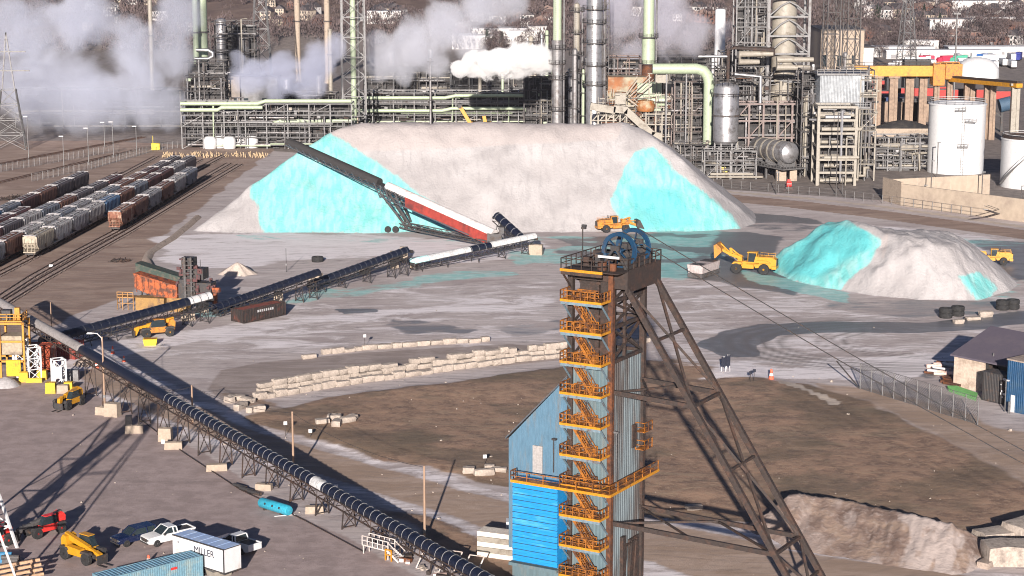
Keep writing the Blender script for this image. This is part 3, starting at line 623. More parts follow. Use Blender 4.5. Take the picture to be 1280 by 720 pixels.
# ================================================================ CONVEYORS
M_tube = mat('dark_blue_conveyor_cover', (.006,.009,.022), (.013,.015,.022), .6, .5, .7, .45, var=.2)
M_tubw = mat('white_conveyor_cover', (.55,.55,.55), (.4,.4,.4), .8)
M_tubg = mat('grey_conveyor_cover', (.27,.25,.245), (.2,.185,.18), .7)
M_hoop = mat('pale_hoop_steel', (.24,.24,.245), (.16,.14,.12), 1)
M_hopd = mat('dark_hoop_steel', (.02,.024,.036))
M_belt = mat('conveyor_belt', (.03,.028,.028))
M_cyw = mat('salt_dusted_cover', (.45,.75,.74), (.7,.72,.72), .8)
def conveyor(name, label, P, Q, r=.8, covers=((0,1,None),), hoop=1.5, hoopm=None, frame=None, posts=(), truss=1.1, group=None, cat='conveyor', hoopr=(0,1), rail=False, feet=0.0, spread=1.0, hoop_w=.07):
    P = Vector(P); Q = Vector(Q); base = Vector((P.x, P.y, 0)); T = thing(name, label, cat, base, 0, group)
    L = (Q-P).length; d = (Q-P)/L; u = d.cross(Vector((0,0,1))).normalized(); n = u.cross(d)
    frame = frame or M_brn
    for a, b, mt in covers:                       # arched cover over the belt
        m = MB(); k = 9; A = P+d*(L*a); B = P+d*(L*b)
        angs = [math.pi*(-.12+1.24*i/k) for i in range(k+1)]
        for E in (A, B):
            for q in angs: m.v.append(tuple(E+u*(r*math.cos(q))+n*(r*math.sin(q))))
        m.f = [(i+1, i, k+1+i, k+2+i) for i in range(k)]+[tuple(range(k+1)), tuple(range(2*k+1, k, -1))]
        autosm(m.build('belt_cover', mt or M_tube, T, off=base), 50)
    cnt = int(L/hoop); done = 0
    for i in range(cnt+1):
        t = i*hoop/L
        if not (hoopr[0] <= t <= hoopr[1]) or done >= 95: continue
        done += 1; m = MB(); E = P+d*(L*t); k = 8
        pts = [E+u*((r+.03)*math.cos(q))+n*((r+.03)*math.sin(q)) for q in [math.pi*(-.1+1.2*j/k) for j in range(k+1)]]
        m.pipe(pts, hoop_w/1.4, 4); m.build('cover_hoop', hoopm or M_hoop, T, off=base)
    m = MB(); h0 = -.25; h1 = -.25-truss
    for s in (-1, 1):
        for h in (h0, h1): m.bar(P+u*(s*r*.95)+n*h, Q+u*(s*r*.95)+n*h, .16)
        c = max(2, int(L/2.2))
        for i in range(c):
            a = P+d*(L*i/c)+u*(s*r*.95); b = P+d*(L*(i+1)/c)+u*(s*r*.95)
            m.bar(a+n*(h0 if i % 2 else h1), b+n*(h1 if i % 2 else h0), .09); m.bar(a+n*h0, a+n*h1, .09)
            if s > 0: m.bar(a+n*h1, a+n*h1-u*(2*r*.95), .09)
    m.build('truss_frame', frame, T, off=base)
    m = MB(); m.add([P-u*r*.8+n*-.1, P+u*r*.8+n*-.1, Q+u*r*.8+n*-.1, Q-u*r*.8+n*-.1, P-u*r*.8+n*-.16, P+u*r*.8+n*-.16, Q+u*r*.8+n*-.16, Q-u*r*.8+n*-.16], [(0,1,2,3),(7,6,5,4),(0,4,5,1),(1,5,6,2),(2,6,7,3),(3,7,4,0)])
    m.build('belt', M_belt, T, off=base)
    for t in posts:
        m = MB(); E = P+d*(L*t)+n*h1; z0 = feet; A = []
        for s in (-1, 1):
            a = E+u*(s*r*.9); b = Vector((E.x+u.x*s*r*(.9+.5*spread), E.y+u.y*s*r*(.9+.5*spread), z0)); m.bar(a, b, .13); A.append((a, b))
        if E.z > 1.4:
            m.bar(A[0][0], A[1][1], .1); m.bar(A[1][0], A[0][1], .1); m.bar(A[0][0].lerp(A[0][1], .9), A[1][0].lerp(A[1][1], .9), .12)
        m.build('trestle', frame, T, off=base)
    for E, s in ((P, -1), (Q, 1)):
        m = MB(); m.tube(E-u*r*.95+n*-.35, E+u*r*.95+n*-.35, .34, 12); autosm(m.build('end_drum', M_dk, T, off=base))
    if rail:
        m = MB(); o_ = r+.9; pts = [P+d*(L*i/30)+u*(rail*o_)+n*h0 for i in range(31)]
        for a, b in zip(pts, pts[1:]):
            m.bar(a, a+Vector((0,0,1.05)), .06); m.bar(a+Vector((0,0,1.05)), b+Vector((0,0,1.05)), .06); m.bar(a+Vector((0,0,.5)), b+Vector((0,0,.5)), .05)
        m.build('handrail', frame, T, off=base)
        m = MB(); 
        for a, b in zip(pts, pts[1:]): m.bar(a-u*(rail*.45), b-u*(rail*.45), .85, .06)
        m.build('catwalk', frame, T, off=base)
    return T
def PZ(px, py, z): return G(px, py, z)
c0_, c1_ = PZ(-26,364,8.9), PZ(640,743,1.9)
f1 = (PZ(73,445,6.3)-c0_).length/(c1_-c0_).length
Lm = (c1_-c0_).length
conveyor('covered_conveyor', 'long dark blue tube conveyor with pale hoops running diagonally across the lower left', c0_, c1_, .80,
    ((0,f1,M_tubg),(f1+.004,.735,M_tube),(.735,.752,M_tubw),(.752,1,M_tube)), 1.45, M_hoop, M_brn,
    [f1+.02+i*(1-f1-.03)/17 for i in range(17)], .9, hoopr=(.47,1), hoop_w=.045, rail=0, spread=.6)
# small dark hoops on the upper stretch
# yard conveyors
Y1a, Y1b = PZ(52,428,2.0), PZ(262,371,4.6)
conveyor('covered_conveyor', 'dark yard conveyor behind the yellow telehandler with a white end cover', Y1a, Y1b, .95, ((0,.86,M_tube),(.86,1,M_tubw)), 1.7, M_hopd, M_dk, (.1,.25,.4,.55,.7,.85,.96), 1.5, 'yard conveyor line')
Y2a, Y2b = PZ(268,386,1.8), PZ(398,341,5.0)
conveyor('covered_conveyor', 'dark ribbed yard conveyor rising behind the rusty open gondola', Y2a, Y2b, .85, ((0,1,M_tube),), 1.5, M_hopd, M_dk, (.12,.35,.6,.8,.94), 1.0, 'yard conveyor line')
Y3a, Y3b = PZ(388,356,1.8), PZ(512,312,5.2)
conveyor('covered_conveyor', 'middle dark ribbed yard conveyor right of the lone dark tyre', Y3a, Y3b, .85, ((0,.97,M_tube),), 1.5, mat('grey_hoop', (.06,.065,.08)), M_dk, (.1,.3,.55,.8,.93), 1.0, 'yard conveyor line')
Y4a, Y4b = PZ(515,328,2.0), PZ(668,296,3.6)
conveyor('covered_conveyor', 'yard conveyor under white covers with one dark section, right end of the line', Y4a, Y4b, .9, ((0,.12,M_cyw),(.12,.45,M_tubw),(.45,.62,M_tube),(.62,1,M_tubw)), 2.0, M_hoop, M_dk, (.05,.25,.5,.72,.92), 1.2, 'yard conveyor line', hoop_w=.05)
conveyor('transfer_conveyor', 'short steep dark conveyor joining the yard line to the stacker', PZ(650,296,3.0), PZ(621,270,6.6), 1.0, ((0,1,M_tube),), 2.2, M_hoop, M_dk, (.4,.8), .9)
# stacker
S0, S1 = PZ(618,293,3.2), AT(361,178,474)
d_ = S1-S0
ST = conveyor('stacker_conveyor', 'long inclined stacker with red side and white cover reaching up the cyan pile', S0, S1, 1.15, ((0,.50,mat('white_stacker_cover', (.62,.59,.58), (.48,.42,.40), .5)),(.54,1,M_belt)), 400, M_hoop, M_dk, (), .5, cat='stacker')
uu = d_.normalized().cross(Vector((0,0,1))).normalized()
if uu.y > 0: uu = -uu
b0 = Vector((S0.x, S0.y, 0))
m = MB(); a = S0+uu*1.25; b_ = S0+d_*.40+uu*1.25
m.add([a+Vector((0,0,-2.5)), b_+Vector((0,0,-2.5)), b_+Vector((0,0,-.15)), a+Vector((0,0,-.15))]+[q-uu*.15 for q in (a+Vector((0,0,-2.5)), b_+Vector((0,0,-2.5)), b_+Vector((0,0,-.15)), a+Vector((0,0,-.15)))], [(0,1,2,3),(7,6,5,4),(3,2,6,7),(0,4,5,1),(0,3,7,4),(1,5,6,2)])
m.build('side_panel', mat('faded_red_panel', (.27,.035,.025), (.12,.028,.025), .25, .45, .65, .7, var=.25), ST, off=b0)
m = MB()
for s in (-1.2, 1.2):
    p0, p1 = S0+d_*.03+uu*s, S0+d_*.52+uu*s; q0, q1 = p0+Vector((0,0,-1.5)), p1+Vector((0,0,-1.5))
    m.bar(p1+Vector((0,0,-2.6)), S0+d_*.1+uu*s+Vector((0,0,-2.2)), .25); m.bar(p1, p1+Vector((0,0,-2.6)), .2)
    for t in (.45,.5,.55): m.bar(S0+d_*t+uu*s, S0+d_*(t-.03)+uu*s+Vector((0,0,-3)), .2)
    e0, e1 = S0+d_*.50+uu*s+Vector((0,0,-1.4)), S1+uu*s+Vector((0,0,-.5)); m.bar(e0, e1, .2)
    for i in range(14): m.bar(e0.lerp(e1, i/14), (S0+d_*.5+uu*s).lerp(S1+uu*s, (i+.5)/14), .12)
m.build('boom_truss', mat('blue_grey_stacker_steel', (.06,.075,.09), (.09,.075,.07), .7), ST, off=b0)
m = MB(); W0 = G(513,289); pt = S0+d_*.50+Vector((0,0,-1.2))
for s in (-2.6, 2.6):
    for e in (-1.0, 1.0): m.bar(pt+uu*s*.5+Vector((e,0,0)), Vector((W0.x+e*.6, W0.y+uu.y*s, .9)), .35)
    for k in range(4): t = k/4; m.bar((pt+uu*s*.5+Vector((-1,0,0))).lerp(Vector((W0.x-.6,W0.y+uu.y*s,.9)), t), (pt+uu*s*.5+Vector((1,0,0))).lerp(Vector((W0.x+.6,W0.y+uu.y*s,.9)), t+.2), .15)
m.build('support_leg', M_grd, ST, off=b0)
m = MB()
for s in (-2.4, 2.4):
    a, b_ = Vector((W0.x-2.5, W0.y+uu.y*s, 1.2)), Vector((S0.x-1, S0.y+uu.y*s, 1.0)); m.bar(a, b_, .3); m.bar(a+Vector((0,0,.9)), b_+Vector((0,0,.9)), .2)
    for i in range(14): m.bar(a.lerp(b_, i/14), a.lerp(b_, (i+.5)/14)+Vector((0,0,.9)), .12); m.bar(a.lerp(b_, (i+1)/14), a.lerp(b_, (i+.5)/14)+Vector((0,0,.9)), .12)
m.build('base_frame', M_grd, ST, off=b0)
for s in (-2.6,2.6):
    for e in (-5.2,-3.4,2.0):
        m = MB(); c = Vector((W0.x+e, W0.y+uu.y*s, .75)); m.tube(c-Vector((0,.35,0)), c+Vector((0,.35,0)), .75, 14); m.build('wheel', M_blk, ST, off=b0)
m = MB(); m.box(S0+Vector((0,0,-.9)), (3.2,3,2.4)); m.box(S0+Vector((1.6,0,1.0)), (1.2,1.8,1.4)); m.build('feed_hopper', M_grd, ST, off=b0)
# ---------------------------------------------------------------- ecology blocks under the conveyors
def block_obj(px, py, sz, rz, label, mt=M_conc, z=0, name='concrete_block', group='concrete footing blocks', cat='concrete block'):
    p = G(px, py, z); m = MB(); x, y, h = sz
    m.box((0,0,h/2), (x,y,h), top=(x-.12,y-.12)); 
    if z == 0 and h > .9: m.box((0,0,h-.02), (x*.3,.14,.1))
    o = m.build(name, mt); o.location = p; o.rotation_euler = (0,0,rz); return tag(o, label, cat, group)
for px, py, sz, rz, lb in ((141,520,(2.2,1.4,2.0),-.3,'tall tan concrete block under the conveyor nearest the street lamp'),
    (127,518,(1.6,1.2,1.2),-.3,'low tan concrete block just left of the tall footing block'),
    (168,541,(2.6,1.0,1.1),.1,'long tan concrete block second along under the diagonal conveyor'),
    (161,533,(1.0,1.0,1.6),.1,'narrow tan block behind the long second footing block'),
    (207,551,(1.9,1.2,1.9),-.1,'tan concrete block carrying a white sign plate'),
    (217,561,(2.5,1.0,1.0),.05,'long tan block beside the block with the white plate'),
    (271,588,(2.8,1.0,.9),.15,'pale long tan block lying midway under the diagonal conveyor'),
    (330,612,(2.2,1.0,.8),-.2,'tan block just behind the turquoise tank'),
    (393,641,(2.3,1.0,.9),.1,'tan block to the right of the turquoise tank'),
    (253,390,(2.4,1.6,2.2),.1,'ochre concrete block under the white end cover of the yard conveyor'),
    (235,400,(2.6,1.4,1.2),.25,'cream block spattered cyan at the end of the left yard conveyor'),
    (395,352,(3.0,1.8,1.7),.1,'ochre block under the joint beside the lone dark tyre'),
    (456,342,(2.4,1.4,1.8),.0,'tan block halfway along the middle yard conveyor'),
    (493,335,(1.9,1.5,3.6),.0,'tall beige block pillar under the head of the middle yard conveyor'),
    (505,327,(1.8,1.5,3.2),.0,'ochre block pillar right of the tall beige pillar'),
    (518,334,(1.8,1.4,2.0),.0,'grey green block at the left tail of the white covered conveyor'),
    (670,318,(3.0,2.0,2.2),-.2,'ochre block at the right tail of the white covered conveyor'),
    (348,377,(1.8,1.2,2.0),.2,'pale block behind the right end of the rusty gondola')):
    block_obj(px, py, sz, rz, lb)
m = MB(); m.box((0,0,0),(.5,.04,.6)); o = m.build('sign_plate', M_wht); o.location = G(205.5,550,1.0)+Vector((0,-.95,0)); o.rotation_euler=(0,0,-.1); tag(o,'small white sign plate fixed on the tan footing block','sign plate')
# ================================================================ VEHICLES
def wheel(par, c, r, w, rimm, tm=None, side=1, name='wheel'):
    m = MB(); m.lathe([(r*.55,-w/2),(r*.9,-w/2),(r,-w*.36),(r,w*.36),(r*.9,w/2),(r*.55,w/2)], c, 20, 'y')
    t = autosm(m.build(name, tm or M_blk, par), 40)
    m = MB(); m.lathe([(r*.54,-w*.42),(r*.54,w*.42)], c, 16, 'y'); m.lathe([(r*.22,-w*.5),(r*.22,w*.5)], c, 10, 'y')
    autosm(m.build('rim', rimm, t), 40); return t
M_lyel = mat('loader_yellow', (.50,.235,.012), (.3,.15,.03), 1.5, .55, .8, .4, var=.1)
M_oyel = mat('worn_orange_yellow', (.46,.18,.018), (.2,.09,.03), 1.2, .45, .7, .6, var=.25)
def loader(name, label, loc, rz, body, raise_=1.0, bucketm=None, sc=1.0):
    T = thing(name, label, 'wheel loader', loc, rz, 'wheel loaders on the salt yard'); T.scale = (sc,)*3
    m = MB(); m.prism([(-5.6,1.5),(-5.7,2.9),(-4.9,3.35),(-1.6,3.5),(-1.2,2.0),(-1.6,1.2),(-3.0,1.3),(-4.6,1.25)], -1.05, 1.05)
    m.box((-5.3,0,1.45),(.9,2.9,.6)); m.prism([(-4.6,2.3),(-4.0,2.75),(-2.0,2.75),(-1.5,2.3)], -1.55, 1.55)
    m.build('engine_hood', body, T)
    m = MB(); m.box((-5.72,0,2.35),(.12,1.9,1.3)); m.build('rear_grille', M_dk, T)
    m = MB(); m.prism([(-1.2,1.0),(-1.2,2.1),(.6,2.4),(2.9,1.9),(2.9,1.0)], -.75, .75); m.prism([(1.0,1.0),(1.2,3.2),(1.9,3.2),(2.3,1.0)], -.6, .6); m.prism([(.9,1.9),(1.2,2.35),(2.6,2.35),(3.0,1.9)], -1.6, 1.6)
    m.build('front_frame', body, T)
    m = MB(); m.box((-.9,0,2.15),(1.9,1.7,.4)); c = m.build('cab', body, T)
    m = MB(); m.box((-.9,0,3.2),(1.86,1.66,1.8), top=(1.6,1.5)); m.build('cab_glass', M_glas, c)
    m = MB(); m.box((-.9,0,4.18),(2.0,1.75,.16)); 
    for x in (-1.75,-.05):
        for y in (-.78,.78): m.bar((x,y,2.4),(x*.93-.06,y*.9,4.1),.13)
    m.build('cab_roof', body, c)
    m = MB(); m.tube((-2.4,.4,3.4),(-2.4,.4,4.5),.14,8); m.tube((-3.1,-.3,3.3),(-3.1,-.3,3.9),.22,8); m.build('exhaust', M_dk, T)
    m = MB(); m.rail([(-5.2,1.25,3.0),(-2.2,1.4,3.0)],.9,.03,1.4); m.rail([(-5.2,-1.25,3.0),(-2.2,-1.4,3.0)],.9,.03,1.4); m.box((-1.1,-1.25,2.1),(2.4,.6,.1)); m.box((-1.1,1.25,2.1),(2.4,.6,.1)); m.build('hand_rail', body, T)
    ex, ez = 5.2, .9+3.2*raise_
    m = MB()
    for y in (-.75,.75): m.prism([(1.1,3.1),(1.5,3.4),(3.4,2.6+.95*raise_*1.2),(ex+.1,ez+.25),(ex,ez-.3),(3.3,1.8+1.1*raise_*1.2),(1.4,2.7)], y-.14, y+.14)
    m.bar((3.4,-.75,2.2+1.0*raise_*1.2),(3.4,.75,2.2+1.0*raise_*1.2),.5); m.prism([(3.0,2.6+1.1*raise_),(3.5,3.6+1.1*raise_),(3.8,3.5+1.1*raise_),(3.5,2.4+1.1*raise_)], -.15,.15); m.bar((1.3,0,3.1),(3.5,0,3.5+1.1*raise_),.25); m.bar((3.6,0,2.6+1.1*raise_),(ex+.3,0,ez+1.0),.2)
    m.build('lift_arm', body, T)
    m = MB()
    for y in (-.95,.95): m.tube((1.2,y*.5,1.5),(3.2,y*.7,2.2+1.0*raise_*1.1),.12,8)
    m.build('lift_cylinder', M_gry, T)
    m = MB(); B = [(0,-.5),(-.35,.2),(-.2,1.3),(.4,1.5),(-.0,.9),(.25,.15),(1.9,-.55),(1.85,-.68)]; tl = -.6*raise_
    B = [(ex+.1+x*math.cos(tl)-z*math.sin(tl), ez+x*math.sin(tl)+z*math.cos(tl)) for x, z in B]
    m.prism(B, -1.95, 1.95)
    S_ = [B[1],B[3],B[6],B[7],B[0]]; m.prism(S_, -1.98, -1.88); m.prism(S_, 1.88, 1.98)
    m.build('bucket', bucketm or body, T)
    for x in (-3.3, 2.1):
        for y in (-1.25, 1.25): wheel(T, (x,y,1.05), 1.06, .85, body)
    return T
loader('wheel_loader', 'yellow wheel loader with orange raised bucket facing the grey feed hopper', G(935,341), R(163), M_lyel, 1.15, M_oyel, 1.06)
loader('wheel_loader', 'orange wheel loader at the foot of the big pile, behind the sheave wheels', G(771,289.5), R(14), M_oyel, .25, M_dk, .88)
loader('wheel_loader', 'yellow wheel loader half hidden at the right end of the smaller pile', G(1238,330), R(170), M_lyel, .1, M_dk, .80)
def telehandler(name, label, loc, rz, body, boomm, rim, boom=4.5, ang=-10, sc=1.0, deck=None, cart=True):
    T = thing(name, label, 'telehandler', loc, rz, 'telehandlers'); T.scale = (sc,)*3
    m = MB(); m.prism([(-2.5,.65),(-2.6,1.2),(-1.2,1.25),(1.6,1.2),(2.3,1.0),(2.3,.7),(0,.55)], -.55, .55); m.build('chassis', M_dk, T)
    m = MB(); m.prism([(-1.6,.75),(-1.7,1.35),(-1.4,1.6),(.7,1.5),(1.0,1.2),(1.0,.75)], -1.15, -.5); m.build('engine_cover', body, T)
    m = MB(); m.prism([(-2.6,.9),(-2.7,2.0),(-2.35,2.45),(-1.9,2.3),(-1.7,1.2)], -.7, .7); m.build('rear_counterweight', body, T)
    m = MB(); m.prism([(-1.3,.7),(-1.3,1.5),(1.0,1.5),(1.1,.7)], .35, 1.15); c = m.build('cab', body, T)
    m = MB(); m.prism([(-1.25,1.5),(-1.0,2.5),(.4,2.5),(1.0,1.5)], .4, 1.1); m.build('cab_glass', M_glas, c)
    m = MB(); m.box((-.3,.75,2.55),(1.5,.8,.08)); m.build('cab_roof', body, c)
    a = R(ang); P0 = Vector((-2.3,-.05,2.25)); P1 = P0+Vector((math.cos(a),0,math.sin(a)))*boom
    m = MB(); m.bar(P0-Vector((math.cos(a),0,math.sin(a)))*.3, P0.lerp(P1,.72), .46, .56); b = m.build('boom', boomm, T)
    m = MB(); m.bar(P0.lerp(P1,.7), P1, .3, .38); m.prism([(P1.x-.3,P1.z+.3),(P1.x+.45,P1.z+.1),(P1.x+.55,P1.z-.9),(P1.x+.2,P1.z-1.0),(P1.x-.15,P1.z-.3)], -.28, .2); m.build('boom_head', boomm, b)
    if cart:
        m = MB(); zf = max(.12, P1.z-1.9); m.box((P1.x+.6,0,zf+.55),(.12,1.4,.9)); m.box((P1.x+1.1,-.45,zf),(1.1,.14,.08)); m.box((P1.x+1.1,.35,zf),(1.1,.14,.08)); m.bar((P1.x+.35,0,P1.z-.8),(P1.x+.6,0,zf+.8),.25); m.build('fork_carriage', M_dk, T)
    m = MB()
    for x in (-1.75,1.55):
        m.prism([(x-.75,1.15),(x-.55,1.45),(x+.55,1.45),(x+.75,1.15)], -1.2,-.75); m.prism([(x-.75,1.15),(x-.55,1.45),(x+.55,1.45),(x+.75,1.15)], .75,1.2)
    m.build('mudguard', M_dk, T)
    for x in (-1.75, 1.55):
        for y in (-.98, .98): wheel(T, (x,y,.66), .67, .5, rim)
    return T
telehandler('telehandler', 'bright yellow telehandler parked left of the dark blue estate car', G(105,700), R(-38), M_lyel, M_lyel, M_dk, 4.7, -14, 1.12)
telehandler('telehandler', 'red telehandler with dark grey boom pointing down to the left', G(55,668), R(-133), M_red, M_grd, M_red, 5.6, -9, 1.0)
telehandler('telehandler', 'red telehandler cut off by the left edge of the photo', G(-12,684), R(-133), M_red, M_grd, M_red, 5.2, -8, 1.0)
telehandler('telehandler', 'yellow telehandler below the white sign board seen from the front', G(86,509), R(-112), M_lyel, M_lyel, M_dk, 4.2, -8, 1.05)
telehandler('telehandler', 'yellow telehandler in front of the left yard conveyor beside a yellow tub', G(195,420), R(-158), M_oyel, M_lyel, M_yel, 5.0, -11, 1.25)
def car(name, label, cat, loc, rz, paint, kind, sc=1.0, group=None):
    T = thing(name, label, cat, loc, rz, group); T.scale = (sc,)*3; W2 = .98
    if kind == 'pickup':
        prof = [(-2.95,.55),(-2.95,1.15),(-2.9,1.2),(-.75,1.2),(-.7,1.25),(1.05,1.25),(1.3,1.22),(2.65,1.12),(2.85,1.0),(2.9,.5),(2.5,.38),(-2.6,.42)]
        cab = [(-.75,1.2),(-.6,1.86),(.35,1.9),(1.25,1.22)]
    else:
        prof = [(-2.45,.5),(-2.5,1.1),(-2.4,1.18),(1.0,1.18),(2.3,1.05),(2.5,.9),(2.5,.45),(-2.3,.4)]
        cab = [(-2.4,1.15),(-2.2,1.82),(.1,1.85),(1.0,1.17)]
    m = MB(); m.prism(prof, -W2, W2)
    b = m.build('body', paint, T)
    bv = b.modifiers.new('soft_edges', 'BEVEL'); bv.width = .07; bv.segments = 2; bv.limit_method = 'ANGLE'; autosm(b, 40)
    m = MB(); k = len(cab); P = []
    for y, ins in ((-W2+.03,.16),(W2-.03,.16)):
        for i, (x, z) in enumerate(cab): P.append((x, y*(1 if i in (0, k-1) else .86), z))
    m.add(P, [(0,1,k+1,k),(1,2,k+2,k+1),(2,3,k+3,k+2),(3,2,1,0),(k,k+1,k+2,k+3)]); m.build('windows', M_glas, T)
    m = MB(); x1, x2 = cab[1][0], cab[2][0]; m.box(((x1+x2)/2,0,cab[1][1]+.03),(x2-x1+.12,W2*1.74,.09), top=(x2-x1-.05,W2*1.6))
    for s in (-1,1):
        m.bar((cab[0][0],s*(W2-.03),1.2),(x1,s*W2*.86,cab[1][1]),.13); m.bar((cab[3][0],s*(W2-.05),1.2),(x2,s*W2*.86,cab[2][1]),.10); xm = (x1+x2)/2-.05; m.bar((xm-.1,s*(W2-.02),1.2),(xm,s*W2*.87,cab[1][1]),.12)
    m.build('roof', paint, T)
    if kind == 'pickup':
        m = MB(); m.b2((-2.85,-.85,1.201),(-.85,.85,1.215)); m.build('cargo_bed', M_dk, T)
        m = MB()
        for a, c in (((-2.95,-.98,1.2),(-.75,-.85,1.33)),((-2.95,.85,1.2),(-.75,.98,1.33)),((-2.97,-.85,1.2),(-2.85,.85,1.33))): m.b2(a, c)
        m.build('bed_rail', paint, T)
    xf = 2.91 if kind == 'pickup' else 2.51
    m = MB(); m.b2((xf-.02,-.6,.62),(xf+.03,.6,.98)); m.b2((xf-.02,-.9,.42),(xf+.06,.9,.55)); m.build('grille', M_dk, T)
    for s in (-1, 1):
        m = MB(); m.box((xf-.01,s*.78,.86),(.06,.28,.2)); m.build('headlight', M_gry, T)
        m = MB(); m.box((cab[3][0]-.25,s*(W2+.14),1.3),(.14,.24,.2)); m.build('mirror', M_dk, T)
    for x in ((-1.75,1.85) if kind == 'pickup' else (-1.5,1.5)):
        for y in (-.88,.88): wheel(T, (x,y,.40), .41, .26, M_gry)
    return T
M_navy = mat('dark_navy_paint', (.008,.014,.045), rough=.18, var=.05)
M_wcar = mat('white_car_paint', (.6,.6,.6), rough=.25, var=.03)
car('pickup_truck', 'white pickup truck with its nose poking out left of the white box trailer', 'pickup truck', G(210,677), R(-141), M_wcar, 'pickup', 1.08, 'white pickup trucks')
car('pickup_truck', 'white pickup truck behind the right end of the white box trailer', 'pickup truck', G(297,687), R(139), M_wcar, 'pickup', 1.05, 'white pickup trucks')
car('estate_car', 'dark navy estate car between yellow telehandler and white pickup', 'car', G(168,678), R(-139), M_navy, 'suv', 1.05)
# box trailer
tw = G(279,687,3.7); hd = R(-40)
T = thing('box_trailer', 'white box trailer lettered MILLER with blue-white panelled roof', 'trailer', (tw.x, tw.y, 0), hd)
L_, Wd = 8.6, 2.6
m = MB(); m.b2((-L_,0,.9),(0,Wd,3.62)); m.build('body', M_wht, T)
m = MB()
for i in range(6): m.b2((-L_+.05+i*L_/6,.05,3.63),(-L_+(i+1)*L_/6-.08,Wd-.05,3.70))
m.build('roof_panels', mat('pale_blue_roof', (.30,.42,.66), (.4,.5,.66), .8, var=.05), T)
m = MB(); m.b2((-L_-.03,-.03,3.58),(.03,.06,3.72)); m.b2((-.05,-.04,.9),(.05,.06,3.7)); m.b2((-.02,-.02,3.6),(.04,Wd,3.7)); m.b2((-L_,-.02,.85),(0,.04,1.0)); m.b2((.0,.05,.75),(.08,Wd-.05,.92)); m.build('edge_trim', M_dk, T)
m = MB(); m.b2((-L_+.3,.4,.55),(-.3,.7,.9)); m.b2((-L_+.3,Wd-.7,.55),(-.3,Wd-.4,.9)); m.bar((-L_+.2,.6,.6),(-L_-1.3,Wd/2,.55),.12); m.bar((-L_+.2,Wd-.6,.6),(-L_-1.3,Wd/2,.55),.12); m.build('chassis', M_dk, T)
for x in (-3.2,-4.2):
    for y in (.25, Wd-.25): wheel(T, (x,y,.42), .42, .28, M_gry)
def text(par, s, size, loc, rot, mt, name='lettering', ext=.01, label=None):
    cu = bpy.data.curves.new('txt', 'FONT'); cu.body = s; cu.size = size; cu.extrude = ext; cu.resolution_u = 3
    o = bpy.data.objects.new('txt', cu); COL.objects.link(o); dg = bpy.context.evaluated_depsgraph_get()
    me = bpy.data.meshes.new_from_object(o.evaluated_get(dg)); bpy.data.objects.remove(o)
    me.materials.clear(); me.materials.append(mt); q = bpy.data.objects.new(name, me); COL.objects.link(q); q.parent = par; q.location = loc; q.rotation_euler = rot
    if label: q['label'] = label
    return q
M_let = mat('dark_lettering', (.01,.012,.03))
tx = text(T, 'MILLER', 1.15, (-4.95,-.015,2.35), (R(90),0,0), M_let); tx.scale = (.95,1,1)
m = MB(); m.b2((-7.7,-.02,2.9),(-7.55,-.012,3.1)); m.build('small_mark', M_let, T)
# container
def container(label, loc, rz, mt, L=12.2, Wd=2.44, h=2.6, z=0, group=None, name='shipping_container', roofm=None, coarse=.28):
    T = thing(name, label, 'shipping container', loc, rz, group)
    m = MB()
    m.ribbed((0,0),(L,0),.12,h-.12,coarse,.04); m.ribbed((L,Wd),(0,Wd),.12,h-.12,coarse,.04); m.ribbed((0,Wd),(0,0),.12,h-.12,coarse,.04); m.build('side_walls', mt, T)
    m = MB(); n = max(4,int(L/.45))
    for i in range(n): x = L*i/n; m.add([(x,.05,h-.06),(x+L/n*.5,.05,h-.06),(x+L/n*.5,Wd-.05,h-.06),(x,Wd-.05,h-.06),(x+L/n*.55,.05,h-.01),(x+L/n*.95,.05,h-.01),(x+L/n*.95,Wd-.05,h-.01),(x+L/n*.55,Wd-.05,h-.01),(x+L/n,.05,h-.06),(x+L/n,Wd-.05,h-.06)], [(0,1,2,3),(1,4,7,2),(4,5,6,7),(5,8,9,6)])
    m.build('roof', roofm or mt, T)
    m = MB()
    for y in (0,Wd):
        for zz in (.06,h-.06): m.bar((0,y,zz),(L,y,zz),.13)
        for x in (0,L): m.bar((x,y,0),(x,y,h),.16)
    for x in (0,L):
        for zz in (.06,h-.06): m.bar((x,0,zz),(x,Wd,zz),.13)
    m.b2((.1,.1,.03),(L-.1,Wd-.1,.14)); m.build('corner_frame', mt, T)
    for k in (0,1):
        m = MB(); m.b2((L-.03,.1+k*(Wd/2-.08),.15),(L+.03,Wd/2-.03+k*(Wd/2-.08),h-.15)); d = m.build('door', mt, T)
        m = MB(); [m.bar((L+.06,y+k*(Wd/2-.05),.2),(L+.06,y+k*(Wd/2-.05),h-.2),.05) for y in (.4,.9)]; m.build('locking_bar', M_gry, d)
    return T
q = G(238,688,2.6); q.z = 0; h40 = R(40); dv = Vector((math.cos(h40), math.sin(h40), 0)); nv = Vector((math.sin(h40), -math.cos(h40), 0))
M_cblu = mat('weathered_light_blue', (.12,.23,.29), (.2,.26,.26), .8, .45, .7, .55, var=.15)
CT = container('weathered light blue shipping container at the bottom edge before the white trailer', q-dv*12.2+nv*2.44, h40, M_cblu, roofm=mat('blue_roof_sheet', (.13,.26,.36), (.2,.3,.36), .8))
m = MB(); m.box((8.6,-.06,1.9),(.8,.03,.28)); m.build('red_label', M_red, CT)
q2 = q+nv*2.3+dv*1.6
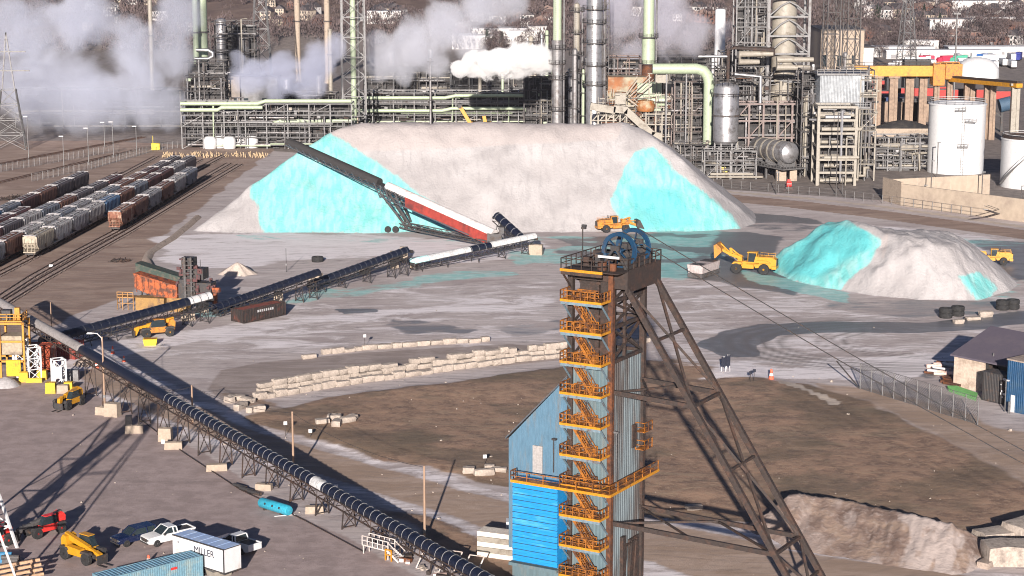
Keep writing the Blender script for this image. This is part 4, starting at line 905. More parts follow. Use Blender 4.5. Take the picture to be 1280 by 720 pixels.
for i, (dx, dy, h_, mt_, lb) in enumerate(((.9,-.6,1.3,M_rst,'rust-brown crate behind the pale skip by the blue container'),(0,-1.9,.9,M_cream,'pale cream skip right of the blue container at the bottom edge'))):
    T = thing('waste_skip', lb, 'skip', q+dv*(1.9+dx*1.5)+nv*(2.0+dy*-.5), h40)
    m = MB(); m.box((0,0,h_/2),(2.2,1.5,h_),top=(2.6,1.8)); m.build('skip_body', mt_, T)
    m = MB(); m.bar((-1.3,-.9,h_),(1.3,-.9,h_),.1); m.bar((-1.3,.9,h_),(1.3,.9,h_),.1); m.bar((-1.3,-.9,h_),(-1.3,.9,h_),.1); m.bar((1.3,-.9,h_),(1.3,.9,h_),.1); m.build('skip_rim', M_grd, T)
# small red white cones
def cone(px, py, label, r=.28, h=.8):
    T = thing('traffic_cone', label, 'traffic cone', G(px, py), 0, 'small cones and markers')
    m = MB(); m.box((0,0,.03),(.6,.6,.06)); m.lathe([(r*.8,.05),(r*.25,h)],(0,0,0),12); m.build('cone_body', mat('cone_red', (.7,.12,.06)), T)
    m = MB(); m.lathe([(r*.66,h*.35),(r*.5,h*.6)],(0,0,0),12); m.build('white_band', M_wht, T)
cone(186,704,'red and white cone on the tarmac between white pickup and blue container',.4,1.0)
cone(141,442,'red and white cone, upper one beside the street lamp',.4,1.3); cone(155,452,'red and white cone right of the street lamp on the whitened yard',.35,1.0)
cone(121,460,'red and white cone left of the street lamp behind the conveyor',.5,1.2)
cone(964,474,'white and orange cone right of the two low signs beyond the brown mound',.55,1.7)
# ================================================================ YARD THINGS
def pole(px, py, h, label, lamp=False, cat='utility pole', name='utility_pole', r=.17, mt=None, arm=0):
    T = thing(name, label, cat, G(px, py))
    m = MB(); m.tube((0,0,-.3),(0,0,h),r,8,r*.7); m.build('pole_shaft', mt or M_wood, T)
    if lamp:
        m = MB(); m.pipe([(0,0,h-1.4),(-.1,0,h-.2),(-.7,-.1,h+.5),(-1.4,-.2,h+.6)],.07,6); m.build('lamp_arm', M_wht, T)
        m = MB(); m.box((-1.8,-.22,h+.58),(.9,.35,.2),top=(.7,.25)); m.build('lamp_head', M_wht, T)
    if arm:
        m = MB(); m.box((0,0,h-.5),(arm,.12,.14)); m.build('crossarm', M_wood, T)
    m = MB(); m.box((0,-r-.03,1.6),(.3,.04,.4)); m.build('pole_tag', M_gry, T)
    return T
pole(131,508,10.8,'street lamp on a wooden pole rising behind the diagonal conveyor',lamp=True,cat='street lamp',name='street_lamp')
pole(241,528,5.6,'short wooden pole on the far side of the diagonal conveyor')
pole(367,597,9.0,'weathered wooden pole left of the middle, in front of the loose blocks')
pole(531,680,9.6,'pale wooden pole standing alone between the conveyor and the blue annex')
pole(65,423,6.5,'thin weathered pole on the dirt at the far left',cat='pole',name='timber_pole',r=.12)
pole(358,340,5.0,'thin dark pole beyond the middle yard conveyor',cat='pole',name='steel_pole',r=.07,mt=M_dk)
pole(235,368,5.2,'thin rusty pole right of the orange crusher',cat='pole',name='steel_pole',r=.09,mt=M_rst)
def wire(pts, r, label, name='overhead_wire', cat='wire', sag=0, mt=None):
    P = []
    for a, b in zip(pts, pts[1:]):
        a = Vector(a); b = Vector(b)
        for t in range(10): P.append(a.lerp(b, t/10)+Vector((0,0,-sag*4*(t/10)*(1-t/10))))
    P.append(Vector(pts[-1])); m = MB(); m.pipe(P, r, 4); o = m.build(name, mt or M_dk, off=P[0]); o.location = P[0]; return tag(o, label, cat, 'wires and cables')
p1 = G(131,508)+Vector((0,0,9.2)); p2 = G(241,528)+Vector((0,0,5.4)); p3 = G(367,597)+Vector((0,0,8.8)); p4 = G(531,680)+Vector((0,0,9.4))
wire([p1,p2], .035, 'dark wire drooping from the street lamp pole to the short pole', sag=2.8)
wire([p2,p3], .03, 'dark wire between the short pole and the pole by the loose blocks', sag=.8)
wire([p3,p4], .03, 'dark wire between the two wooden poles right of the conveyor', sag=1.0)
# limestone blocks
random.seed(11)
def block_mesh(name, sx, sy, sz, seed):
    rnd = random.Random(seed); bm = MB(); k = 3; idx = {}
    for i in range(k+1):
        for j in range(k+1):
            for l in range(k+1):
                if i in (0,k) or j in (0,k) or l in (0,k):
                    e = (i in (0,k))+(j in (0,k))+(l in (0,k)); q = 1-.05*(e-1)
                    x, y, z = (i/k-.5)*sx*q, (j/k-.5)*sy*q, (l/k-.5)*sz*q+sz/2
                    idx[(i,j,l)] = len(bm.v); bm.v.append((x+rnd.uniform(-.06,.06)*sx*.5, y+rnd.uniform(-.07,.07)*sy*.6, max(0, z+rnd.uniform(-.05,.05)*sz)))
    for a in range(k):
        for b in range(k):
            bm.f += [(idx[0,a,b],idx[0,a,b+1],idx[0,a+1,b+1],idx[0,a+1,b]), (idx[k,a,b],idx[k,a+1,b],idx[k,a+1,b+1],idx[k,a,b+1]),
                     (idx[a,0,b],idx[a+1,0,b],idx[a+1,0,b+1],idx[a,0,b+1]), (idx[a,k,b],idx[a,k,b+1],idx[a+1,k,b+1],idx[a+1,k,b]),
                     (idx[a,b,0],idx[a,b+1,0],idx[a+1,b+1,0],idx[a+1,b,0]), (idx[a,b,k],idx[a+1,b,k],idx[a+1,b+1,k],idx[a,b+1,k])]
    return bm
BLK = []; BLN = []
for i in range(7):
    bl_ = 1.5+.24*i; BLN.append(bl_); o = block_mesh('b', bl_, 1.15, random.uniform(.95,1.2), i).build('limestone_block', M_limes); BLK.append(o.data); bpy.data.objects.remove(o)
def put_block(p, rz, label, group, z=0, sc=1, k=None):
    o = bpy.data.objects.new('limestone_block', BLK[random.randrange(7) if k is None else k]); COL.objects.link(o); o.location = (p[0], p[1], z+random.uniform(-.06,.02)); o.rotation_euler = (random.uniform(-.03,.03), random.uniform(-.03,.03), rz+random.uniform(-.12,.12)+random.choice((0,math.pi))); o.scale = (sc,sc*random.uniform(.85,1.3),sc*random.uniform(.62,1.05)); return tag(o, label, 'stone block', group)
def course(pix, label, group, z=0, step=2.05, gap=0, sy=0, sc=1):
    P = [G(*p) for p in pix]; acc = 0
    for a, b in zip(P, P[1:]):
        L = (b-a).length; d = (b-a)/L; t = acc
        while t < L:
            k = random.randrange(7); w_ = BLN[k]*sc/2; t += w_
            if random.random() > gap: c = a+d*t; put_block((c.x, c.y+sy+random.uniform(-.18,.18)), math.atan2(d.y, d.x), label, group, z, sc, k)
            t += w_+(step-2.05)+random.choice((0,.02,.08))
        acc = t-L
course([(322,492),(430,474),(520,461),(620,449),(705,441)], 'tan limestone block in the rear lower course of the long block wall', 'rear lower course of the block wall')
course([(322,492),(430,474),(520,461),(620,449),(705,441)], 'tan limestone block in the top course of the long block wall', 'top course of the block wall', z=.92, gap=.16)
course([(318,500),(340,496.5),(440,480),(530,467.5),(640,453),(705,446)], 'tan limestone block in the front low course of the long block wall', 'front course of the block wall')
course([(402,443),(470,436),(540,431),(604,427)], 'pale limestone block in the single row beyond the long block wall', 'single row of pale blocks', sc=.9)
course([(377,449),(394,447)], 'pale limestone block at the separate left end of the single row', 'left end of the single row', sc=.9, step=2.6)
course([(770,430),(800,428)], 'tan limestone block seen through the headframe legs', 'blocks behind the headframe')
for px, py, rz, z, lb in ((287,503,-.6,0,'leftmost loose limestone block at the tip of the block wall'),(296,500,-.2,0,'loose limestone block second from the tip of the wall'),(301,511,1.2,0,'small loose limestone block in front of the wall tip'),(310,503,-.7,0,'loose limestone block leaning among the wall-tip heap'),(313,515,1.4,0,'nearest loose limestone block of the wall-tip heap'),(324,514,.2,0,'rightmost loose limestone block of the wall-tip heap'),
    (403,530,.3,0,'flat loose block left of the three-block group on the mound'),(418,525,0,.0,'largest loose block of the mound group'),(421,533,1.4,0,'upright loose block below the largest one'),(434,529,.5,0,'small loose block in the mound group'),(440,526,1.0,0,'rightmost loose block on the mound edge'),
    (586,591,-.1,0,'square pale block left of the group beside the blue annex'),(605,594,.3,0,'rounded pale block nearest the square one'),(612,587,.1,0,'rear pale block of the group beside the annex'),(624,590,-.1,0,'long pale block right against the annex'),
    (1198,404,.1,0,'pale block right of the left tyre stack'),(1216,400,.1,0,'pale block between the two tyre stacks, left one'),(1232,396,.1,0,'pale block between the two tyre stacks, right one')):
    p = G(px, py); put_block(p, rz, lb, 'loose limestone blocks', z, .95)
o = put_block(G(867,636),.1,'pale oval rock lying in the shade right of the headframe','loose limestone blocks',0,.8)
# long kerb of earth along the salt store
M_bund = mat('earth_bund', (.34,.27,.225), (.24,.19,.16), .6, bump=.1, rough=.95)
pts = [G(*p) for p in ((247,272),(236,282),(215,299),(200,308),(188,316),(184,325),(190,336))]
m = MB(); P = []
for i, p in enumerate(pts):
    d = (pts[min(i+1,len(pts)-1)]-pts[max(i-1,0)]).normalized(); n_ = Vector((-d.y,d.x,0))
    for w_, h_ in ((-1.3,-.1),(-.5,.6),(.3,.65),(1.1,-.1)): P.append(p+n_*w_+Vector((0,0,h_)))
m.add(P, [(i*4+j,i*4+j+1,i*4+j+5,i*4+j+4) for i in range(len(pts)-1) for j in range(3)]); o = autosm(m.build('earth_bund', M_bund, off=pts[0]),60); o.location = pts[0]; tag(o,'long curved tan earth bund between the rail yard and the white salt floor','bund')
# spoil bank bottom right (ridge with lit face, thin shadow behind)
crest = [(930,655,.2),(960,640,1.6),(985,618,3.3),(1010,617,3.2),(1062,625,2.8),(1085,632,2.6),(1110,634,2.9),(1150,646,3.0),(1190,654,3.0),(1215,668,1.8),(1240,680,.6)]
foot_ = [(930,668),(955,672),(985,690),(1010,694),(1062,703),(1085,708),(1110,712),(1150,716),(1190,722),(1215,720),(1245,706)]
rows = []
for (cx_, cy_, ch_), (fx_, fy_) in zip(crest, foot_):
    c = G(cx_, cy_, ch_); f = G(fx_, fy_); b = c+Vector((.1,1.6,-ch_-.2)); rows.append((f+Vector((0,0,-.3)), c, b))
nu = 170; nv_ = 36; Xs = []; 
A = np.array([[list(v) for v in r] for r in rows]); tt = np.linspace(0, len(rows)-1, nu); gi = np.clip(tt.astype(int), 0, len(rows)-2); fr = (tt-gi)[:,None,None]
A = A[gi]*(1-fr)+A[gi+1]*fr
S = []
for v in np.linspace(0, 1, nv_):
    S.append(A[:,0]*(1-v/.75)+A[:,1]*(v/.75) if v <= .75 else A[:,1]*(1-(v-.75)/.25)+A[:,2]*((v-.75)/.25))
S = np.array(S); ed = np.sin(np.linspace(0,math.pi,nv_))[:,None]
dg = S[...,0]-.55*S[...,2]-.15*S[...,1]
nz = (fbm(dg*.9, S[...,2]*.25+S[...,1]*.08, 91, 4)-.5)
S[...,2] += nz*.9*ed+.25*ed*(fbm(S[...,0]*2.2, S[...,1]*1.5, 92, 3)-.5); S[...,1] += (fbm(S[...,0]*.3, S[...,2]*.5, 93)-.5)*1.3*ed
ddz = sst(.5,.66,fbm(dg*.55, S[...,2]*.35+S[...,1]*.12, 95, 5))*np.maximum(.35,sst(-4,10,S[...,0]-38))
def bank_mat():
    m, nt, b = _nt('spoil_bank'); N = nt.nodes; L = nt.links; tc = N.new('ShaderNodeTexCoord')
    def noise(sc): n = N.new('ShaderNodeTexNoise'); n.inputs['Scale'].default_value = sc; n.inputs['Detail'].default_value = 6; L.new(tc.outputs['Object'], n.inputs[0]); return n.outputs[0]
    def rp(x, pts):
        r = N.new('ShaderNodeValToRGB'); e = r.color_ramp.elements; e[0].position, e[0].color = pts[0][0], (*pts[0][1],1); e[1].position, e[1].color = pts[-1][0], (*pts[-1][1],1)
        for p, c in pts[1:-1]: q = e.new(p); q.color = (*c,1)
        L.new(x, r.inputs[0]); return r.outputs[0]
    a = noise(.35); c = noise(1.6)
    base = rp(a, [(.35,(.15,.10,.08)),(.5,(.22,.155,.125)),(.62,(.30,.215,.165))]); sp = rp(c, [(.5,(0,0,0)),(.68,(1,1,1))])
    mx = N.new('ShaderNodeMix'); mx.data_type = 'RGBA'; L.new(base, mx.inputs['A']); mx.inputs['B'].default_value = (.42,.35,.32,1)
    at = N.new('ShaderNodeAttribute'); at.attribute_name = 'mA'; s = N.new('ShaderNodeSeparateColor'); L.new(at.outputs['Color'], s.inputs[0])
    mm = N.new('ShaderNodeMath'); mm.operation = 'MULTIPLY_ADD'; L.new(sp, mm.inputs[0]); mm.inputs[1].default_value = .35; L.new(s.outputs[0], mm.inputs[2]); cl = N.new('ShaderNodeClamp'); L.new(mm.outputs[0], cl.inputs[0]); L.new(cl.outputs[0], mx.inputs['Factor'])
    L.new(mx.outputs['Result'], b.inputs['Base Color']); b.inputs['Roughness'].default_value = .95
    bp = N.new('ShaderNodeBump'); bp.inputs['Distance'].default_value = .12; L.new(c, bp.inputs['Height']); L.new(bp.outputs[0], b.inputs['Normal']); return m
zr = np.zeros_like(S[...,0])
o = grid_mesh('spoil_bank', S[...,0], S[...,1], S[...,2], {'mA': [ddz, zr, zr, zr]}, bank_mat()); tag(o, 'stony brown spoil bank with whitish streaks along the bottom right', 'spoil bank')
for i, (px, py, sx, sy, sz, lb) in enumerate(((1266,698,7,4,2.6,'large yellowish limestone boulder at the bottom right edge'),(1247,672,5.5,3,1.7,'pale boulder above the yellowish one at the right edge'),(1288,668,6.5,4,2.4,'white-topped boulder cut by the right edge'),(1232,704,2,1.5,1.0,'small brown stone beside the yellowish boulder'))):
    b = block_mesh('boulder', sx, sy, sz, 60+i); o = b.build('boulder', M_limes if i != 3 else M_bund); autosm(o, 25); o.location = G(px, py+4); o.location.z = -.3; o.rotation_euler = (0,0,.3*i); tag(o, lb, 'boulder', 'boulders at the right edge')
# chain-link fence
fa, fb = G(1075,486), G(1222,531); n_ = 11
T = thing('chain_link_fence', 'tall chain-link fence with pale posts on the right below the turning ground', 'fence', fa)
for i in range(n_):
    m = MB(); c = (fb-fa)*(i/(n_-1)); m.tube(c, c+Vector((0,0,4.1)), .09, 6); m.build('fence_post', M_gry, T)
m = MB(); D = fb-fa; L_ = D.length; dd = D/L_
for k in range(int(L_/.42)+9):
    for s in (1,-1):
        x0_ = k*.42-(4 if s > 0 else 0); x1_ = x0_+4*s if s > 0 else x0_-4
        a_ = Vector((x0_,0,.05)); b_ = Vector((x0_+4*s,0,4.05))
        if s < 0: a_ = Vector((k*.42,0,.05)); b_ = Vector((k*.42-4,0,4.05))
        for P_, Q_ in ((a_, b_),):
            if Q_.x < 0: t = (0-P_.x)/(Q_.x-P_.x); Q_ = P_.lerp(Q_, max(0,min(1,t)))
            if P_.x < 0: t = (0-P_.x)/(Q_.x-P_.x+1e-9); P_ = P_.lerp(Q_, max(0,min(1,t)))
            if P_.x > L_: t = (L_-P_.x)/(Q_.x-P_.x+1e-9); P_ = P_.lerp(Q_, max(0,min(1,t)))
            if Q_.x > L_: t = (L_-P_.x)/(Q_.x-P_.x+1e-9); Q_ = P_.lerp(Q_, max(0,min(1,t)))
            if (Q_-P_).length > .1: m.bar(dd*P_.x+Vector((0,0,P_.z)), dd*Q_.x+Vector((0,0,Q_.z)), .035)
for zq in (.1,2.0,4.05): m.bar(Vector((0,0,zq)), D+Vector((0,0,zq)), .06)
m.build('wire_mesh', M_gry, T)
o = MB(); o.bar((0,0,0),(-3.4,2.6,3.9),.16); o = o.build('fence_brace', M_dk, T)
# right buildings
E = G(1193,444,5.0); hd = R(-50); E.z = 0
T = thing('storage_shed', 'storage shed with large plain grey roof and cream front wall at the right edge', 'shed', E, hd)
M_roof = mat('grey_purple_roof', (.10,.085,.11), (.12,.10,.12), .4, var=.05, rough=.7)
m = MB(); hw, Ls = 9.8, 30
m.add([(-.5,-.4,4.9),(Ls,-.4,4.9),(Ls,hw,8.1),(-.5,hw,8.1),(-.5,2*hw+.4,4.9),(Ls,2*hw+.4,4.9),(-.5,-.4,5.15),(Ls,-.4,5.15),(Ls,hw,8.35),(-.5,hw,8.35),(-.5,2*hw+.4,5.15),(Ls,2*hw+.4,5.15)], [(6,7,8,9),(9,8,11,10),(0,3,2,1),(3,4,5,2),(0,1,7,6),(4,10,11,5),(0,6,9,3),(3,9,10,4),(1,2,8,7),(2,5,11,8)]); m.build('roof', M_roof, T)
m = MB(); m.b2((0,0,0),(5.8,.3,4.85)); m.build('front_wall', mat('cream_block_wall', (.52,.42,.34), (.36,.28,.22), .6, .45, .65), T)
m = MB(); m.b2((0,.3,0),(.3,2*hw,4.85)); m.b2((5.5,.3,0),(5.8,hw*2,4.85)); m.b2((.3,2*hw-.3,0),(Ls-.2,2*hw,4.85)); m.b2((5.8,3.5,0),(Ls-.2,3.8,5.9)); m.build('side_wall', M_dk, T)
m = MB(); m.tube((6.3,1.5,5.4),(6.3,1.5,6.2),.12,8); m.build('roof_vent', M_gry, T)
T = thing('blue_cabin_block', 'tall dark blue corrugated cabin block cut by the right edge', 'cabin', G(1257,513), R(-50))
M_dblue = mat('dark_blue_sheet', (.010,.055,.13), (.03,.07,.12), .6, rough=.5)
m = MB(); m.ribbed((0,0),(14,0),0,7.8,.35,.06); m.ribbed((0,9),(0,0),0,7.8,.35,.06); m.build('corrugated_wall', M_dblue, T)
m = MB(); m.b2((-.1,-.15,7.8),(14,9,8.0)); m.build('flat_roof', M_bund, T)
m = MB(); m.b2((.9,-.12,0),(1.6,-.05,2.6)); m.b2((.1,-.3,4.6),(.5,-.05,4.8)); m.build('white_door_panel', M_wht, T)
m = MB(); m.tube((.5,-.9,0),(.5,-.9,5),.09,6); m.tube((1.4,-1.1,0),(1.4,-1.1,1.8),.2,8); m.build('vent_pipe', M_gry, T)
ct = container('black container with faded white marks between shed and blue cabin block', G(1228,500), R(-50), M_dk, L=6, z=0, h=4.6)
random.seed(5); m = MB()
for i in range(22): x = random.uniform(3.2,5.6); z_ = random.uniform(.8,4.0); m.b2((x,-.07,z_),(x+random.uniform(.1,.4),-.055,z_+random.uniform(.1,.35)))
m.build('white_marks', M_wht, ct)
T = thing('steel_plate_stack', 'dark steel plates jutting from the shed opening', 'steel plates', G(1237,479), R(-50)); 
for k in range(3): m = MB(); m.box((k*.5,-.5+k*.4,2.4+k*.35),(5,3,.12)); m.build('plate', M_grd if k else M_gry, T)
m = MB(); [m.bar((x,y,0),(x,y,2.4),.15) for x in (-1.5,1.5) for y in (-1.2,.4)]; m.build('rack_post', M_dk, T)
random.seed(9)
M_pinkp = mat('pinkish_pipe', (.62,.45,.40), (.5,.3,.22), 1)
for i in range(16):
    px, py = random.uniform(1162,1192), random.uniform(457,470); c = G(px, py); a = random.uniform(-.8,.4); l_ = random.uniform(1.2,3.0); d = Vector((math.cos(a),math.sin(a),0))*l_/2; m = MB(); r_ = random.uniform(.15,.4); m.tube(-d+Vector((0,0,r_)), d+Vector((0,0,r_)), r_, 10)
    o = m.build('salvaged_pipe', random.choice((M_pinkp,M_pinkp,M_limes,M_rst,M_wht))); o.location = c+Vector((0,0,random.choice((0,0,.5)))); tag(o,'short pale or rusty pipe in the scrap heap left of the shed','pipe','scrap heap left of the shed')
for i in range(12):
    px, py = random.uniform(1185,1222), random.uniform(474,486); c = G(px, py); m = MB(); m.box((0,0,.2),(random.uniform(1.5,3.5),random.uniform(.5,1.2),.35)); o = m.build('rusty_beam', M_rst); o.location = c+Vector((0,0,random.uniform(0,.4))); o.rotation_euler = (0,0,random.uniform(-.9,-.2)); tag(o,'rusty steel beam in the pile before the cream wall','steel beam','rusty beams before the shed')
m = MB(); gq = [G(1184,482,.6),G(1196,482,.8),G(1222,491,.7),G(1220,497,.5),G(1186,486,.4)]; b0 = gq[0]; n_ = len(gq)
m.add([q for q in gq]+[q-Vector((0,0,.5)) for q in gq], [tuple(range(n_))[::-1]]+[(i,(i+1)%n_,n_+(i+1)%n_,n_+i) for i in range(n_)]); o = m.build('green_tarpaulin', mat('green_tarp', (.12,.36,.10), (.18,.4,.14), 2), off=b0); o.location = b0; tag(o,'green tarpaulin spread below the rusty beams near the fence','tarpaulin')
# tyres
def tyre(px, py, label, z=0, r=1.25, w=.9):
    m = MB(); m.lathe([(r*.5,0),(r*.92,0),(r,w*.2),(r,w*.8),(r*.92,w),(r*.5,w)], (0,0,0), 22); m.f = m.f[:-2]+[((5*22+j),j,(j+1)%22,(5*22+(j+1)%22)) for j in range(22)]
    o = autosm(m.build('tyre', M_blk)); o.location = G(px, py)+Vector((0,0,z)); return tag(o, label, 'tyre', 'big black tyres on the yard')
tyre(1182,397,'bottom tyre of the left stack above the wet road'); tyre(1182,397,'top tyre of the left stack above the wet road',.92)
tyre(1197,394.5,'bottom tyre of the second stack above the wet road'); tyre(1197,394.5,'top tyre of the second stack above the wet road',.92)
tyre(1253,387,'bottom tyre of the stack near the right edge'); tyre(1253,387,'top tyre of the stack near the right edge',.92); tyre(1266,386,'tyre lying right of the stack near the right edge'); tyre(1266,386,'tyre lying atop the rightmost one',.92)
tyre(397,327,'lone black tyre beyond the middle yard conveyor',0,1.3,1.1)
# gondola
T = thing('open_gondola', 'rusty open gondola body with faint white lettering sitting on the yard', 'gondola wagon', G(303.5,406), R(50))
Lg, Wg, Hg = 10.6, 3.0, 2.7
m = MB(); m.b2((0,0,.3),(Lg,.1,Hg)); m.b2((0,Wg-.1,.3),(Lg,Wg,Hg)); m.b2((0,.1,.3),(.1,Wg-.1,Hg)); m.b2((Lg-.1,.1,.3),(Lg,Wg-.1,Hg)); m.b2((.1,.1,.3),(Lg-.1,Wg-.1,.5)); m.build('body', mat('blackish_rust', (.022,.018,.018), (.10,.03,.022), .7, .5, .7, .8, var=.3), T)
m = MB(); m.b2((.12,.3,Hg-.25),(Lg-.12,Wg-.12,Hg-.15)); m.build('rusty_load', mat('red_rust', (.22,.06,.035), (.12,.035,.025), .8), T)
m = MB(); [m.b2((i*Lg/16-.06,-.09,.3),(i*Lg/16+.06,0,Hg)) for i in range(17)]; [m.b2((-.09,i*Wg/5-.06,.3),(0,i*Wg/5+.06,Hg)) for i in range(6)]; m.b2((-.1,-.1,Hg-.14),(Lg,.0,Hg)); m.b2((-.1,-.1,.25),(Lg,0,.42)); m.build('side_rib', M_brn, T)
m = MB()
for i in range(8): x = 3.6+i*.52; m.b2((x,-.13,1.75),(x+.09,-.1,2.2)); m.b2((x+.2,-.13,1.75),(x+.28,-.1,2.2)); m.b2((x,-.13,1.9+.1*(i%3)),(x+.28,-.1,2.0+.1*(i%3)))
m.build('faint_lettering', M_wht, T)
# feed hopper with skirt
T = thing('feed_hopper', 'pale grey feed hopper on a slotted skirt under the raised bucket', 'hopper', G(878,349), R(58))
m = MB(); m.box((3.9,1.7,1.9),(7.6,3.2,1.7),top=(8.0,3.6)); m.build('hopper_body', mat('dirty_pale_grey', (.42,.36,.35), (.3,.26,.25), .6), T)
m = MB(); m.b2((.3,.4,2.76),(2.6,3.0,2.8)); m.b2((5,.2,2.76),(7.6,3.2,2.85)); m.build('top_opening', M_dk, T)
m = MB(); m.b2((0,0,.1),(8.0,.12,.3)); m.b2((0,0,.9),(8.0,.12,1.05)); m.b2((0,0,.1),(.12,3.4,1.0)); [m.b2((.1+i*.55,0,.3),(.3+i*.55,.1,.9)) for i in range(15)]; m.b2((.3,.5,.1),(8,3.4,1.0)); m.build('slotted_skirt', M_grd, T)
# yellow tub
T = thing('yellow_tub', 'bright yellow tub standing in front of the yard telehandler', 'tub', G(188,431), .1)
m = MB(); m.box((0,0,.55),(2.0,1.5,1.1),top=(2.4,1.8)); m.build('tub_body', mat('lemon_yellow', (.8,.62,.03)), T); m = MB(); m.box((0,0,1.11),(2.1,1.5,.03)); m.build('tub_content', M_yel, T)
# turquoise tank
T = thing('turquoise_tank', 'turquoise cylindrical tank lying beside the diagonal conveyor', 'tank', G(344,640), R(-43))
m = MB(); m.lathe([(.1,-2.75),(.55,-2.7),(.66,-2.5),(.66,2.5),(.55,2.7),(.1,2.75)], (0,0,.72), 18, 'x'); autosm(m.build('tank_shell', mat('turquoise_paint', (.03,.30,.42), (.05,.25,.34), 1, rough=.4), T))
m = MB(); [m.tube((x,-.5,.9),(x,-.70,1.0),.14,8) for x in (-1.2,.2,1.5)]; m.build('tank_port', M_dk, T); m = MB(); [m.box((x,0,.15),(.25,1.1,.3)) for x in (-1.6,1.6)]; m.build('tank_saddle', M_dk, T)
m = MB(); m.tube((0,0,.06),(2.6,.1,.06),.05,6); o = m.build('white_rod', M_wht); o.location = G(343,646); o.rotation_euler = (0,0,.25); tag(o,'thin white rod on the ground below the turquoise tank','rod')
for i, (px, py) in enumerate(((300,610),(308,614),(318,618))):
    m = MB(); m.tube((-1.2,0,.25),(1.2,0,.25),.25,10); o = autosm(m.build('dark_pipe', M_dk)); o.location = G(px, py); o.rotation_euler = (0,0,R(-42)); tag(o, ('first','second','third')[i]+' dark pipe length left of the turquoise tank', 'pipe', 'dark pipes')
# cable / thin pipe along the lot edge
wire([G(170,520,.1),G(230,566,.1),(G(300,612,.1)),G(380,650,.1),G(455,690,.1)], .07, 'thin dark pipe laid along the edge of the tarmac', name='ground_pipe', cat='pipe', mt=M_brn)
# barrier panels
for i in range(5):
    T = thing('barrier_panel', ('lowest','second','third','fourth','topmost')[i]+' cream panel in the stack left of the blue annex', 'barrier panel', G(620,699)+Vector((.5,1.0,.02+i*.62)), R(-22), 'stacked cream panels')
    m = MB(); m.box((0,0,.29),(5.0,2.0,.56)); m.build('panel_body', M_cream if i % 2 else mat('off_white_panel', (.66,.60,.52), (.5,.44,.38), 1), T); m = MB(); m.box((-2.56,-.3,.28),(.12,.9,.4)); m.build('end_cap', M_yel, T)
m = MB(); m.b2((-1,-.8,0),(1.2,.8,1.2)); o = m.build('white_crate', M_wht); o.location = G(643,662); tag(o,'white crate just left of the annex behind the panels','crate')
# access stair by conveyor
T = thing('access_gangway', 'pale steel gangway with railings and steps beside the diagonal conveyor', 'gangway', G(453,692), R(-38))
M_ps = mat('pale_steel', (.55,.50,.47), (.35,.28,.24), 1)
m = MB(); m.b2((0,0,1.0),(4.0,1.2,1.12)); [m.bar((x,y,0),(x,y,1.0),.1) for x in (.1,3.9) for y in (.1,1.1)]; m.build('gangway_deck', M_ps, T)
m = MB(); m.rail([(0,0,1.1),(4,0,1.1)],1.1,.045,.8); m.rail([(0,1.2,1.1),(4,1.2,1.1)],1.1,.045,.8); m.build('handrail', M_ps, T)
m = MB(); m.bar((4,0,1.05),(5.6,0,.05),.12,.2); m.bar((4,1.2,1.05),(5.6,1.2,.05),.12,.2); [m.b2((4+.25*k,0,1.0-.17*k),(4.3+.25*k,1.2,1.04-.17*k)) for k in range(6)]; m.bar((4,0,2.1),(5.6,0,1.1),.08); m.bar((4,1.2,2.1),(5.6,1.2,1.1),.08); m.build('steps', M_ps, T)
T = thing('yellow_safety_gate', 'small yellow gate post beside the gangway steps', 'gate', G(482,700), R(-38)); m = MB(); m.rail([(0,0,0),(.9,0,0)],1.3,.07,.9); m.build('gate_frame', M_yel, T)
random.seed(21)
for i in range(16):
    px = random.uniform(492,600); py = 690+(px-492)*.52+random.uniform(-3,8); m = MB(); m.box((0,0,.2),(random.uniform(.4,1.6),random.uniform(.3,.7),random.uniform(.2,.5))); o = m.build('scrap_piece', random.choice((M_ps,M_limes,M_rst,M_pinkp,M_wht,M_brn))); o.location = G(px, py); o.rotation_euler = (random.uniform(-.2,.2),0,random.uniform(0,3)); tag(o,'small rusty or pale scrap piece beside the lower end of the diagonal conveyor','scrap','scrap beside the conveyor')
for i, (px, py, ax) in enumerate(((520,704,-.9),(547,712,-.9),(574,718,-.9))):
    m = MB(); m.bar((0,0,0),(1.2,.5,2.7),.12); m.bar((1.6,-.7,0),(2.8,-.2,2.7),.12); m.bar((0,0,0),(1.6,-.7,0),.1); m.bar((1.2,.5,2.7),(2.8,-.2,2.7),.1); o = m.build('leaning_bracket', M_ps); o.location = G(px, py+6); tag(o, ('left','middle','right')[i]+' pale slanting bracket frame against the lower conveyor', 'bracket', 'slanting brackets')
